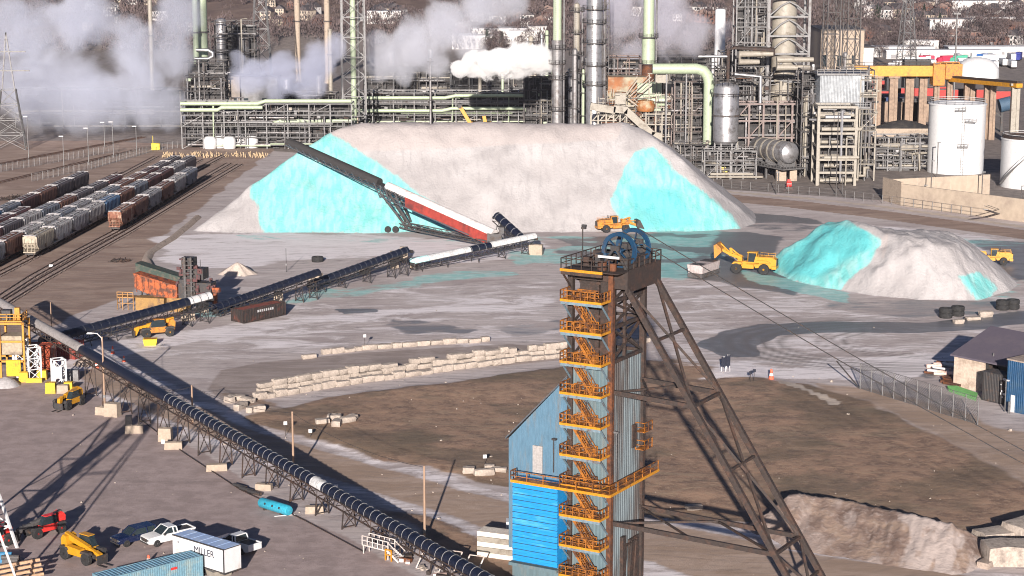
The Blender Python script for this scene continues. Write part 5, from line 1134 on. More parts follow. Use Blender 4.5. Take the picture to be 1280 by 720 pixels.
# signs
for px, py, mt_, h_, w_, lb in ((904.5,465,M_dk,2.6,.8,'left dark board of the pair on pale legs at the mound edge'),(910,465,M_dk,2.9,.7,'right dark board of the pair on pale legs at the mound edge')):
    T = thing('sign_board', lb, 'sign board', G(px, py), .2); m = MB(); m.box((0,0,h_*.66),(w_,.08,h_*.62)); m.build('board', M_tube, T); m = MB(); m.bar((-w_/2,.1,0),(-.1,0,h_),.08); m.bar((w_/2,.1,0),(.1,0,h_),.08); m.build('sign_leg', M_wht, T)
for px, py, h_, mt_, lb in ((938,478,1.6,M_tube,'left of two low dark signs on stakes beyond the mound'),(942.5,477,1.8,M_tube,'right of two low dark signs on stakes beyond the mound'),(357,545,1.9,M_wht,'small white sign on a stake left of the pole by the loose blocks'),(388,547,1.0,M_wht,'low white marker right of the pole by the loose blocks'),(456,434,2.0,M_wht,'white marker post beside the single row of pale blocks'),(606,583,1.4,M_wht,'small white sign behind the rocks beside the annex'),(420,633,2.6,M_wht,'white marker post behind the diagonal conveyor')):
    T = thing('marker_sign', lb, 'sign', G(px, py), .15, 'small stake signs'); m = MB(); m.bar((0,0,0),(0,0,h_),.07); m.build('stake', M_brn, T); m = MB(); m.box((0,-.05,h_),(.5,.05,.5)); m.build('plate', mt_, T)
# crusher
T = thing('orange_crusher', 'rusty orange mobile crusher with dark stacked machinery behind the left yard conveyor', 'crusher', G(172,388), R(-12))
m = MB(); m.prism([(-.4,4.2),(-.6,7.0),(8.0,4.9),(8.0,2.6),(3.5,2.8)], 0, 3.2, 'y'); m.build('hopper_body', M_org, T)
m = MB(); [m.bar((x,-.08,3.6-.05*x),(x-.1,-.08,6.8-.25*x),.18) for x in (0,1.2,2.4,3.6,4.8,6.0,7.2)]; m.bar((-.6,-.1,7.05),(8,-.1,4.95),.22); m.build('hopper_rib', M_org, T)
m = MB(); m.b2((-.5,.3,0),(5.2,2.9,2.4)); m.b2((5.8,.2,0),(9.6,2.8,2.6)); m.build('skid_base', mat('ochre_base', (.28,.16,.05), (.12,.07,.04), .8), T)
m = MB(); m.b2((8.2,.2,2.6),(11.5,3.4,6.2)); m.b2((9.0,.6,6.2),(13.0,3.6,8.2)); m.b2((8.6,1,8.2),(11,3,10.2)); m.b2((11.5,.6,2.0),(14.5,3.4,5.6)); m.build('crusher_machinery', M_dk, T)
random.seed(2); m = MB()
for i in range(60): x, y, z_ = random.uniform(8,15), random.uniform(-.2,1.2), random.uniform(2,10); m.box((x,y,z_*(1 if x < 12 else .8)),(random.uniform(.2,.9),.4,random.uniform(.2,.9)))
m.build('machine_detail', mat('dark_red_steel', (.09,.03,.03), (.03,.03,.035), 1.5), T)
m = MB(); m.b2((9.6,-.5,2.2),(10.0,-.1,10.6)); m.b2((10.9,-.5,2.2),(11.2,-.1,10.6)); [m.b2((9.3,-.45,2.6+i*.8),(11.5,-.2,2.75+i*.8)) for i in range(10)]; m.build('bucket_ladder', M_grd, T)
m = MB(); m.b2((15,.5,.0),(15.6,1,4.4)); m.b2((14.8,.4,4.0),(16.2,1.1,4.8)); m.build('orange_stand', M_org, T)
m = MB(); m.rail([(-4,0,0),(-4,2.4,0)],2.4,.06,1.2); m.rail([(-4,0,0),(-.8,0,0)],2.4,.06,1.0); m.rail([(-4,0,2.4),(-.8,0,2.4)],1.0,.06,1.0); m.b2((-4,0,2.3),(-.6,2.4,2.4)); m.build('access_platform', mat('ochre_rail', (.35,.18,.06)), T)
m = MB(); m.pipe([(12,2,8.2),(12,2,9.8)],.06,5); m.build('antenna', M_dk, T)
T = thing('feed_chute', 'dark green screen deck behind the orange crusher hopper', 'screen deck', G(172,380)+Vector((0,4,0)), R(-12)); m = MB(); m.prism([(-1,5.5),(-1,7.2),(8,4.8),(8,3.2)],0,3); m.build('screen_box', mat('dark_green_steel', (.03,.05,.04), (.1,.08,.06), 1.2), T); m = MB(); [m.bar((x,y,0),(x,y,4),.3) for x in (0,6.5) for y in (.3,2.7)]; m.build('screen_leg', M_dk, T)
# silo block at far left with signs
T = thing('loading_tower', 'yellow and cream loading tower at the left edge under the conveyor head', 'loading tower', G(2,476))
bx = 5.0
m = MB(); [m.bar((x,y,0),(x,y,9.5),.3) for x in (-5,0,3.8) for y in (0,4)]; [m.bar((-5,y,z_),(3.8,y,z_),.3) for y in (0,4) for z_ in (3.2,6.4,9.3)]; m.build('tower_frame', M_yel, T)
m = MB(); m.b2((-4.6,.4,4.2),(3.4,3.6,7.2)); m.build('surge_bin', mat('stained_cream', (.30,.25,.18), (.16,.12,.09), .6), T)
m = MB(); m.b2((.9,-.25,.8),(3.2,.2,3.4)); m.build('control_box', mat('bright_yellow_panel', (.55,.36,.012), (.38,.22,.02), 1), T)
m = MB(); m.b2((-4.8,.2,9.5),(3.6,3.8,9.7)); m.rail([(-4.8,.2,9.7),(3.6,.2,9.7),(3.6,3.8,9.7)],1.1,.06,1.2); m.build('top_platform', M_yel, T)
m = MB(); m.b2((.2,1.2,9.7),(1.6,2.6,11.2)); m.build('drive_motor', M_dk, T)
m = MB(); m.b2((2.2,1.4,9.7),(3.0,2.2,11.6)); m.build('yellow_guard', M_yel, T)
m = MB(); m.lathe([(2.4,0),(1.4,.9),(.2,1.4)],(0,0,0),16); o = autosm(m.build('salt_heap', M_salt),60); o.location = G(9,480)+Vector((0,-1,0)); tag(o,'small pale green salt heap at the foot of the loading tower','salt heap')
def lattice(name, label, base, w, d, h, mt, rz=0, n=4, t=.16, cat='support tower', group=None, top=None, cross=True):
    T = thing(name, label, cat, base, rz, group); tw_ = top or (w, d); C = [(-w/2,-d/2),(w/2,-d/2),(w/2,d/2),(-w/2,d/2)]; K = [(-tw_[0]/2,-tw_[1]/2),(tw_[0]/2,-tw_[1]/2),(tw_[0]/2,tw_[1]/2),(-tw_[0]/2,tw_[1]/2)]
    def at(i, f): return (C[i][0]*(1-f)+K[i][0]*f, C[i][1]*(1-f)+K[i][1]*f, h*f)
    for i in range(4): m = MB(); m.bar(at(i,0),at(i,1),t*1.5); m.build('leg', mt, T)
    m = MB()
    for k in range(n):
        f0, f1_ = k/n, (k+1)/n
        for i in range(4):
            j = (i+1) % 4; m.bar(at(i,f1_),at(j,f1_),t*.8); m.bar(at(i,f0),at(j,f1_),t*.6); 
            if cross: m.bar(at(j,f0),at(i,f1_),t*.6)
    m.build('lattice_bracing', mt, T); return T
lattice('conveyor_support', 'white lattice support left of the red container under the grey conveyor', G(27,471), 2.0, 2.0, 6.3, M_wht, .5, 3, group='white lattice supports')
lattice('conveyor_support', 'white lattice support right beside the upper white sign board', G(42,474), 2.0, 2.0, 5.4, M_wht, .5, 3, group='white lattice supports')
lattice('conveyor_support', 'white lattice support above the lower white sign board', G(74,481), 1.8, 1.8, 4.2, M_wht, .5, 2, group='white lattice supports')
M_rc = mat('container_red_orange', (.34,.06,.02), (.2,.04,.02), .6)
container('orange-red container behind the white lattice supports', G(30,464), R(-8), M_rc, L=4.6, h=4.4, coarse=.4)
container('dark red container to the right of the grey conveyor section', G(72,447), R(-25), mat('dark_red_container', (.22,.03,.02), (.12,.03,.02), .6), L=3.6, h=2.9, coarse=.4)
M_scr = mat('scribble_grey', (.35,.33,.32))
for px, py, z_, lb in ((44,466,1.6,'white sign board with faint grey text on the yellow blocks'),(74.5,481,1.4,'lower white sign board with faint grey text above the telehandler')):
    T = thing('sign_board', lb, 'sign board', G(px, py)+Vector((0,-1.3,z_)), 0); m = MB(); m.box((0,0,.9),(1.5,.08,1.9)); m.build('board', M_wht, T)
    m = MB(); [m.box((random.uniform(-.1,.1),-.05,.35+.35*k),(random.uniform(.7,1.1),.02,.12)) for k in range(4)]; m.build('faint_text', M_scr, T); m = MB(); m.bar((-.6,.1,-z_),(-.6,.1,0),.1); m.bar((.6,.1,-z_),(.6,.1,0),.1); m.build('board_leg', M_wht, T)
T = thing('warning_lamps', 'row of dark and white lamps above the upper sign board', 'lamps', G(44,466)+Vector((0,-1.2,3.6))); m = MB(); [m.box((x,0,.2),(.45,.3,.4)) for x in (-.7,0)]; m.build('dark_lamp', M_dk, T); m = MB(); m.box((.8,0,.25),(.7,.3,.4)); m.build('white_lamp', M_wht, T); m = MB(); m.bar((-.9,0,0),(1.2,0,0),.08); m.build('lamp_bar', M_wht, T)
M_yb = mat('yellow_painted_concrete', (.55,.35,.015), (.38,.25,.04), 1)
for px, py, sz, lb in ((30.5,477,(1.5,1.2,1.6),'left yellow painted block below the white lattice supports'),(53,474,(1.6,1.0,1.5),'right yellow painted block below the upper sign board'),(43,478,(2.6,.5,.7),'low yellow beam joining the two yellow blocks'),(64,491,(1.6,1.2,1.7),'yellow painted block left of the lower sign board'),(86,489,(1.4,1.0,1.5),'yellow painted block right of the lower sign board')):
    block_obj(px, py, sz, 0, lb, M_yb, name='yellow_block', group='yellow painted blocks')
block_obj(79,491,(1.8,1.2,1.3),0,'tan concrete block between the yellow blocks over the telehandler')
block_obj(89,475,(2.6,1.2,1.7),0,'grey concrete block beside the lower sign board', M_gry)
m = MB(); m.lathe([(2.2,0),(1.2,.9),(.2,1.5)],(0,0,0),14); o = autosm(m.build('sand_heap', M_bund),60); o.location = G(108,455); tag(o,'small brown sand heap behind the conveyor left of the street lamp','sand heap')
# white gantry tower whose leg enters the lower left corner (its shadow crosses the tarmac)
T = thing('white_gantry', 'white steel lattice gantry whose slanting leg enters the lower left corner', 'gantry', G(-60,760))
B = T.location
def wp(px, py, Y_): return AT(px, py, Y_)-B
m = MB(); p0 = wp(34,722,222); p1 = wp(-4,610,224); m.bar(p0,p1+(p1-p0)*.8,.28); m.build('leg', M_wht, T)
m = MB(); p2 = wp(-60,722,224); m.bar(p2,p1+(p1-p0)*.8,.28); m.build('leg', M_wht, T)
m = MB(); q = lambda t: p0.lerp(p1+(p1-p0)*.8, t); r_ = lambda t: p2.lerp(p1+(p1-p0)*.8, t)
for t in (.12,.32,.5,.7): m.bar(q(t), r_(t), .16); m.bar(q(t), r_(max(0,t-.18)), .14); m.bar(q(max(0,t-.16)), r_(t), .14)
m.build('leg_bracing', M_wht, T)
T = thing('timber_rack', 'tan timber frame at the foot of the white gantry leg', 'timber frame', G(22,733), .4); m = MB()
for k in range(4): m.bar((-5,k*.8,.6+.3*k),(3,k*.8+.6,.9+.3*k),.3); m.bar((-4+2*k,-.2,0),(-4+2*k,2.6,1.6),.25)
m.build('timber_beam', mat('raw_timber', (.45,.28,.17), (.3,.2,.13), 1), T)
for i,(px,py,mm,lb) in enumerate(((5,702,mat('blue_drum',(.03,.16,.3)),'blue drum bundle at the left edge near the gantry leg'),(14,706,M_grd,'grey crate beside the blue drum bundle'))):
    m = MB(); m.box((0,0,.4),(2.0,1.2,.8),top=(1.7,1.0)); m.tube((-1,-.2,.95),(1,-.2,.95),.28,10); o = m.build('pallet_load', mm); o.location = G(px,py); tag(o, lb, 'pallet load')
# off-frame gallery tower that throws the lattice shadow over the tarmac
gx = G(-95,770); T = thing('gallery_tower', 'tall lattice gallery tower outside the lower left corner', 'tower', gx)
m = MB()
def seg(a, b, w, n):
    for i in range(n):
        p, q_ = a.lerp(b, i/n), a.lerp(b, (i+1)/n)
        for s in (-w, w): m.bar(p+Vector((s,0,0)), q_+Vector((s,0,0)), .3)
        m.bar(p-Vector((w,0,0)), q_+Vector((w,0,0)), .22); m.bar(p+Vector((w,0,0)), q_-Vector((w,0,0)), .22); m.bar(p-Vector((w,0,0)), p+Vector((w,0,0)), .25)
seg(Vector((-2,0,0)), Vector((2.0,0,27)), 1.6, 7); m.build('tower_lattice', M_wht, T)
m = MB(); m.bar((-2.4,.6,2),(1.6,.6,24),1.6); m.build('tower_belt', M_dk, T)
m = MB(); m.bar((7,2,0),(3.5,1,24),.25); m.bar((9,6,0),(3.5,1,24),.2); m.bar((7,2,8),(0,0,8),.2); m.bar((5.5,1.5,14),(1,0,14),.2); m.build('tower_stay', M_wht, T)

# small stones strewn over mound and yard
random.seed(33); m = MB()
for i in range(300):
    px, py = (random.uniform(400,1270), random.uniform(470,640)) if i < 130 else (random.uniform(60,1270), random.uniform(380,720))
    c = G(px, py); q = random.uniform(.05,.16)*(1 if random.random() < .93 else 2.2); m.box((c.x,c.y,q*.4),(q*1.4,q,q*.9),random.uniform(0,3),top=(q,q*.7))
o = m.build('scattered_stones', M_limes); tag(o, 'small pale stones strewn over the brown mound and yard', 'stones', kind='stuff')
# ================================================================ RAILWAY
def hopper_car(col, col2, name='hopper_wagon', lo=.48, hi=.66):
    mt = mat(name+str(col), col, col2, .5, lo, hi, .75, var=.22)
    T = thing(name, 'wagon', 'rail wagon', (0,0,0), 0, 'covered hopper wagons'); L, Wd, z0, z1 = 12.4, 3.1, 1.15, 4.55
    m = MB()
    m.prism([(-L/2+1.5,z0+.3),(-L/2,z0+1.9),(-L/2,z1-.25),(L/2,z1-.25),(L/2,z0+1.9),(L/2-1.5,z0+.3),(1.2,z0-.2),(.4,z0+1.0),(-.4,z0+1.0),(-1.2,z0-.2)], -Wd/2, Wd/2)
    m.prism([(-Wd/2,z1-.25),(-Wd/2+.5,z1),(Wd/2-.5,z1),(Wd/2,z1-.25)], -L/2, L/2, 'x'); m.build('body', mt, T)
    m = MB(); [m.b2((-L/2+.1+i*(L-.3)/10,s*Wd/2-.05,z0+1.0),(-L/2+.22+i*(L-.3)/10,s*Wd/2+.07,z1-.3)) for i in range(11) for s in (-1,1)]; m.build('side_rib', mt, T)
    m = MB(); m.b2((-L/2-.3,-.35,z1+.12),(L/2+.3,.35,z1+.2)); m.b2((-L/2-.3,-1.1,z1+.05),(L/2+.3,-.9,z1+.12)); m.b2((-L/2-.3,.9,z1+.05),(L/2+.3,1.1,z1+.12))
    for s in (-1,1): m.b2((s*(L/2-.1)-.3,-Wd/2+.1,z1+.05),(s*(L/2-.1)+.3,Wd/2-.1,z1+.15))
    m.build('roof_walkway', mat('pale_roof_walk', (.50,.48,.48), (.3,.27,.25), 1), T)
    for x in (-4.2,-1.4,1.4,4.2): m = MB(); m.box((x,0,z1+.1),(1.6,.9,.22)); m.build('roof_hatch', mt, T)
    m = MB(); m.b2((-L/2-.7,-Wd/2+.2,.95),(L/2+.7,Wd/2-.2,1.15)); [m.bar((s*(L/2+.55),y,1.1),(s*(L/2+.1),y,z1-.6),.1) for s in (-1,1) for y in (-1.2,-.4,.4,1.2)]; [m.bar((s*(L/2+.5),-1.2,z),(s*(L/2+.5),1.2,z),.08) for s in (-1,1) for z in (1.6,2.2,2.8)]; m.build('end_frame', mt, T)
    for s in (-1,1):
        m = MB(); m.box((s*(L/2-1.1),0,.6),(2.3,2.2,.35)); b = m.build('bogie', M_dk, T)
        for x in (-.85,.85):
            m = MB(); m.tube((s*(L/2-1.1)+x,-.8,.47),(s*(L/2-1.1)+x,.8,.47),.09,6)
            for y in (-.75,.75): m.tube((s*(L/2-1.1)+x,y-.07,.47),(s*(L/2-1.1)+x,y+.07,.47),.46,14)
            m.build('wheel_set', M_brn, b)
    return T
PROTO = {}
C_ = {'cream': ((.36,.31,.24),(.22,.19,.16)), 'grey': ((.26,.255,.265),(.12,.10,.10)), 'lgrey': ((.40,.385,.38),(.17,.13,.12)), 'rust': ((.19,.075,.045),(.42,.30,.22)), 'brown': ((.13,.06,.045),(.22,.1,.06)), 'dred': ((.085,.03,.03),(.05,.03,.03)), 'blue': ((.07,.15,.28),(.2,.26,.34)), 'dark': ((.07,.06,.07),(.12,.09,.09)), 'bgrey': ((.16,.18,.22),(.10,.085,.085))}
CN = {'cream': 'cream and grey', 'grey': 'grey', 'lgrey': 'light grey', 'rust': 'rust-streaked', 'brown': 'brown', 'dred': 'dark red', 'blue': 'blue', 'dark': 'blackish', 'bgrey': 'blue-grey'}
def row(p_front, p_back, cols, rowname, n0=0):
    a = G(*p_front); b = G(*p_back); d = (b-a).normalized(); L = (b-a).length; n = len(cols); st = L/n
    names = ['frontmost','second','third','fourth','fifth','sixth','seventh','eighth','ninth','tenth','eleventh','twelfth','thirteenth','fourteenth']
    for i, c in enumerate(cols):
        if c is None: continue
        lab = '%s hopper wagon, %s in the %s'%(CN[c], names[i] if i < n-1 else 'farthest', rowname); loc = a+d*(st*(i+.5)); loc.z = .38; rz = math.atan2(d.y, d.x)
        if c not in PROTO: T = hopper_car(*C_[c]); T.location = loc; T.rotation_euler = (0,0,rz); PROTO[c] = T; T['label'] = lab; sx = st/13.8; T.scale = (sx,1,1)
        else: T = dup(PROTO[c], loc, rz, lab, scale=(st/13.8,1,1))
        T['group'] = 'hopper wagons in the '+rowname
def rowpts(x, y0, x1=None, y1=None): pass
row((143,291),(241,231), ['rust','brown','grey','brown','lgrey','bgrey'], 'short right-hand row')
row((37,324),(240,216), ['cream','lgrey','grey','lgrey','blue','brown','bgrey','dred','dred','grey','dark'], 'row with the cream end wagon')
row((-26,343),(221,216), ['grey','brown','lgrey','lgrey','bgrey','grey','lgrey','bgrey','brown','brown','dred','dark','dark'], 'second row from the right')
row((-30,324),(148,241), ['dred','dark','lgrey','bgrey','brown','dark','dark','dred'], 'third row from the right')
row((-30,313),(33,284), ['dred','dred','dred'], 'low dark row at the left edge')
row((-30,300),(106,237), ['blue','bgrey','dred','brown','dark','dark'], 'outer left row')
# pale sunlit end bulkheads (paint colour of those wagons)
def endplate(px, py, rz, mt, label):
    pass
# tracks
M_rail = mat('brown_rail', (.10,.055,.04), (.2,.1,.06), 1, rough=.5, metal=.3)
M_slp = mat('dark_sleeper', (.075,.055,.05), (.14,.1,.085), 1)
def track(pix, label, extra=None):
    P = [G(*p) for p in pix]; b0 = P[0]; T = thing('railway_track', label, 'railway track', b0)
    T['group'] = 'railway tracks'
    for s in (-.76,.76):
        m = MB()
        for a, b in zip(P, P[1:]):
            d = (b-a).normalized(); n = Vector((-d.y,d.x,0)); m.bar(a+n*s+Vector((0,0,.29)), b+n*s+Vector((0,0,.29)), .16, .2)
        m.build('rail', M_rail, T, off=b0)
    m = MB()
    for a, b in zip(P, P[1:]):
        L = (b-a).length; d = (b-a)/L; n = Vector((-d.y,d.x,0)); k = int(L/.9)
        for i in range(k): c = a+d*(i*.9); m.bar(c-n*1.3+Vector((0,0,.1)), c+n*1.3+Vector((0,0,.1)), .3, .2)
    o = m.build('sleepers', M_slp, T, off=b0); o['kind'] = 'stuff'
track([(-30,392),(0,373),(40,347),(90,319),(143,291),(241,231),(286,205)], 'railway track under the short right-hand row of wagons')
track([(-30,402),(0,383),(50,352),(110,318),(160,290),(236,244),(300,206)], 'empty railway track curving along the right of all the wagons')
track([(-60,372),(-20,353),(37,324),(240,216),(280,195)], 'railway track under the row with the cream end wagon')
track([(-60,360),(-26,343),(221,216),(250,200)], 'railway track under the second row of wagons')
track([(-60,338),(-30,324),(148,241),(205,213)], 'railway track under the third row of wagons')
track([(-40,317),(33,284),(140,226),(196,196)], 'empty rusty railway track between the wagon rows, far part')
track([(-60,314),(-30,300),(106,237),(150,216)], 'railway track under the outer left row')
track([(-40,219),(0,206),(60,194),(120,183),(180,172)], 'distant dark railway track at the upper left, far one')
track([(-40,238),(20,224),(90,207),(150,193),(200,182)], 'distant dark railway track at the upper left, near one')
for px, py, s_, lb in ((25,250,6,'dark brushwood heap behind the outer left row'),(150,327,2.2,'low dark scrap heap right of the cream end wagon')):
    random.seed(px); m = MB()
    for i in range(int(s_*28)):
        a, r_ = random.uniform(0,6.28), random.uniform(0,1)**.6*s_; z_ = random.uniform(0,1)*(s_*.28)*(1-r_/s_)+.05; b = random.uniform(0,6.28)
        m.bar((r_*math.cos(a),r_*.6*math.sin(a),z_),(r_*math.cos(a)+math.cos(b)*.9,r_*.6*math.sin(a)+math.sin(b)*.9,z_+random.uniform(-.2,.5)),.16)
    o = m.build('brushwood_heap', M_brn); o.location = G(px,py); tag(o, lb, 'brushwood heap')
m = MB(); m.box((0,0,.3),(.8,.5,.6)); o = m.build('switch_box', M_wht); o.location = G(64,334); tag(o,'small white switch box right of the empty curved track','switch box')
m = MB(); m.b2((-1.3,-.8,0),(1.3,.8,2.0)); m.b2((-.4,-.9,.3),(.4,-.8,1.7)); m.tube((-.9,0,2),(-.9,0,4.4),.06,6); o = m.build('yellow_cabinet', mat('lemon_yellow', (.8,.62,.03))); o.location = G(195,187); tag(o,'yellow cabinet at the end of the rail yard before the pipe racks','cabinet')
for px, py, h_, lb in ((80,208,9,'nearest of the pale lamp posts by the distant tracks'),(111,206,11,'second pale lamp post along the distant tracks'),(142,197,11,'third pale lamp post along the distant tracks'),(131,184,8,'short lamp post behind the tracks'),(171,194,9,'thin post near the fence end'),(36,199,13,'thin grey post at the far left behind the tracks')):
    T = thing('lamp_post', lb, 'lamp post', G(px,py), 0, 'lamp posts by the tracks'); m = MB(); m.tube((0,0,0),(0,0,h_),.14,6,.09); m.build('post', M_gry, T); m = MB(); m.box((-.5,0,h_),(1.3,.4,.22)); m.build('lamp_head', M_wht, T)
for pix, lb in (([(-20,219),(60,205),(150,189)], 'pale wire fence between the two distant tracks'), ([(40,227),(110,213),(190,190),(235,183)], 'wire fence between the rail yard and distant tracks')):
    P = [G(*p) for p in pix]; T = thing('wire_fence', lb, 'fence', P[0]); m = MB()
    for a, b in zip(P, P[1:]):
        L = (b-a).length
        for i in range(int(L/2.5)): c = a.lerp(b, i*2.5/L); m.bar(c, c+Vector((0,0,2.4)), .1)
        for z_ in (.3,1.2,2.3): m.bar(a+Vector((0,0,z_)), b+Vector((0,0,z_)), .05)
        for i in range(int(L/.6)): c = a.lerp(b, i*.6/L); m.bar(c, c+Vector((0,0,2.3)), .03)
    m.build('wire_panel', M_gry, T, off=P[0])
# ================================================================ REFINERY
random.seed(100)
def bz(px, py): p = G(px, py); return p.x, p.y
def zt(Y_, py): return AT(640, py, Y_).z
def clutter(T, name, x0, x1, y0, y1, z0, z1, n, mt, r=(.08,.28), rnd=random, bend=True, off=None):
    m = MB()
    for _ in range(n):
        x, y, z = rnd.uniform(x0,x1), rnd.uniform(y0,y1), rnd.uniform(z0,z1); w = rnd.uniform(*r); k = rnd.random(); L = rnd.uniform(1.2, 6.5)
        if k < .4: m.bar((x,y,z), (min(x1,x+L),y,z), w)
        elif k < .8: m.bar((x,y,z), (x,y,min(z1,z+L*.8)), w)
        elif k < .92: m.bar((x,y,z), (x,min(y1,y+L),z), w)
        else: m.box((x,y,z), (rnd.uniform(.4,1.6),rnd.uniform(.4,1.4),rnd.uniform(.3,1.2)))
    o = m.build(name, mt, T, off=off); o['kind'] = 'stuff'; return o
def unit(name, label, px0, px1, py, ztop, depth, bay=6, lev=5, seed=0, fm=None, pm=(M_gry,M_chr2,M_cream), npipe=6, ves=(), dens=1.0, cl=None, cat='pipe rack', vpipe=4, fw=.35, group=None, yaw=0, brace=.3, pr=(.18,.5), floors=True):
    """multi-storey steel frame carrying pipes and vessels"""
    rnd = random.Random(seed); x0, y0 = bz(px0, py); x1 = bz(px1, py)[0]; T = thing(name, label, cat, (x0,y0,0), yaw, group)
    W_, fm = x1-x0, fm or M_grd; nx = max(1, round(W_/bay)); nl = max(1, round(ztop/lev)); m = MB()
    xs_ = [W_*i/nx for i in range(nx+1)]; zs = [ztop*(i+1)/nl for i in range(nl)]
    for x in xs_:
        for y in (0, depth): m.bar((x,y,0),(x,y,ztop),fw)
        for z in zs: m.bar((x,0,z),(x,depth,z),fw*.8)
    for z in zs:
        for y in (0, depth): m.bar((0,y,z),(W_,y,z),fw*.8)
    for i in range(nx):
        for k in range(nl):
            if rnd.random() < brace:
                a, b = (xs_[i],0,zs[k]-ztop/nl), (xs_[i+1],0,zs[k])
                m.bar(a, b, fw*.55)
    m.build('steel_frame', fm, T)
    if floors:
        m = MB()
        for z in zs:
            m.b2((0,-.9,z+.18),(W_,0,z+.26)); 
            m.rail([(0,-.9,z+.2),(W_,-.9,z+.2)],1.1,.05,2.2,mid=False)
        m.build('walkway', fm, T)
    for i in range(npipe):
        z = rnd.choice([0]+zs[:-1] if nl > 1 else [0, zs[0]-1])+rnd.uniform(.5,1.6); z = min(z+ (0 if i else 0), ztop+1.2); r = rnd.uniform(*pr); y = rnd.uniform(-.4, depth*.5); a = rnd.uniform(-1, W_*.25); b = rnd.uniform(W_*.6, W_+2); m = MB()
        up = rnd.choice((0,0,rnd.uniform(-2,3)))
        m.pipe([(a,y,z),(b*.6,y,z),(b*.6,y,z+up),(b,y,z+up)] if up else [(a,y,z),(b,y,z)], r, 8); autosm(m.build('pipe', rnd.choice(pm), T), 50)
    for i in range(vpipe):
        x, y, r = rnd.uniform(0,W_), rnd.uniform(-.8,1.5), rnd.uniform(.12,.32); z_ = rnd.uniform(ztop*.5, ztop+2); m = MB()
        m.pipe([(x,y,rnd.uniform(0,3)),(x,y,z_),(x+rnd.uniform(-3,3),y,z_),(x+rnd.uniform(-3,3),y+2,z_)] if rnd.random() < .5 else [(x,y,0),(x,y,z_)], r, 7); autosm(m.build('riser_pipe', rnd.choice(pm), T), 50)
    for (vx, vz, vr, vh) in ves:
        m = MB(); m.lathe([(.05,vz),(vr*.7,vz+vr*.15),(vr,vz+vr*.5),(vr,vz+vh-vr*.5),(vr*.7,vz+vh-vr*.15),(.05,vz+vh)],(vx*W_,depth*.45,0),14); autosm(m.build('vessel', rnd.choice((M_chrome,M_chr2)), T))
    V = W_*ztop*dens
    clutter(T, 'small_pipework', 0, W_, -.3, depth*.6, .3, ztop, int(V*.42), M_grd, rnd=rnd)
    clutter(T, 'pale_pipework', 0, W_, -.2, depth*.4, .3, ztop, int(V*.15), M_gry, rnd=rnd)
    for mt_, k in (cl or ((M_cream,.035),(M_brn,.04))): clutter(T, 'coloured_pipework', 0, W_, -.1, depth*.5, .3, ztop, int(V*k), mt_, rnd=rnd)
    m = MB(); m.b2((.3,depth*.62,0),(W_-.3,depth*.68,ztop*.96)); m.build('dark_gap_slab', mat('dark_gap_tone', (.018,.017,.018), (.045,.04,.037), .5), T)  # added near-black slab, paints the shaded depth between the pipes
    return T
def column(name, label, px, py, r, ztop, rings=(), mt=None, skirt=4, cat='column', group='distillation columns', top=True, segs=(), ladder=True, dome=True):
    x, y = bz(px, py); T = thing(name, label, cat, (x,y,0), 0, group); mt = mt or M_chrome
    segs = segs or ((0,ztop,r,mt),)
    for i, (a, b, rr, mm) in enumerate(segs):
        m = MB(); last = i == len(segs)-1
        m.lathe([(rr*1.02,a),(rr,a+.1),(rr,b)]+([(rr*.8,b+rr*.45),(.1,b+rr*.7)] if last and dome else []), (0,0,0), 18); autosm(m.build('column_shell', mm, T))
    for z in rings:
        m = MB(); m.lathe([(r*1.02,z),(r+1.3,z),(r+1.3,z+.25),(r*1.02,z+.25)],(0,0,0),18); p = m.build('ring_platform', M_grd, T)
        m = MB(); n = 14; q = [((r+1.25)*math.cos(2*math.pi*i/n),(r+1.25)*math.sin(2*math.pi*i/n),z+.2) for i in range(n+1)]; m.rail(q,1.1,.05,1.6); m.build('platform_rail', M_grd, p)
    m = MB(); m.pipe([(r+.6,-.6,1),(r+.6,-.6,ztop*.96),(0,0,ztop+1.2)] if top else [(r+.6,-.6,1),(r+.6,-.6,ztop*.9)], .28, 7); m.build('side_pipe', M_chr2, T)
    if ladder:
        m = MB(); [m.bar((s*.35-r*.3,-r-.25,0),(s*.35-r*.3,-r-.25,ztop),.09) for s in (-1,1)]; [m.bar((-.35-r*.3,-r-.25,.6*k),(.35-r*.3,-r-.25,.6*k),.06) for k in range(int(ztop/.6))]; m.build('ladder', M_gry, T)
    return T
def pxz(px, py_base, py_top): return zt(bz(px, py_base)[1], py_top)
# --- columns in the middle
D1 = 185
column('fractionating_column','slim column with pale green upper half, leftmost of the three tall columns',696,D1,1.5,58,(pxz(696,D1,61),pxz(696,D1,80),22,12),segs=((0,pxz(696,D1,50),1.75,M_chr2),(pxz(696,D1,50),60,1.35,M_mint)))
column('fractionating_column','thin cream-topped column between the two larger columns',720,D1-4,1.2,pxz(720,D1,8),(pxz(720,D1,16),pxz(720,D1,44),pxz(720,D1,72),pxz(720,D1,93)),segs=((0,pxz(720,D1,66),1.2,M_chr2),(pxz(720,D1,66),pxz(720,D1,8),1.0,M_cream)))
column('fractionating_column','widest silver column with four dark ring platforms and a dark side ladder cage',742,D1,2.55,60,(pxz(742,D1,12),pxz(742,D1,29),pxz(742,D1,54),pxz(742,D1,82),pxz(742,D1,106)))
x_, y_ = bz(752,D1); T = thing('ladder_cage_tower','dark pipe and ladder tower against the right side of the widest column','ladder tower',(x_,y_,0)); m = MB()
for z in range(0,60,2): m.bar((0,0,z),(2,0,z),.2); m.bar((0,0,z),(2,0,z+2),.14)
m.bar((0,0,0),(0,0,60),.3); m.bar((2,0,0),(2,0,60),.3); m.bar((1,-.5,0),(1,-.5,60),.35); m.build('cage_frame', M_grd, T)
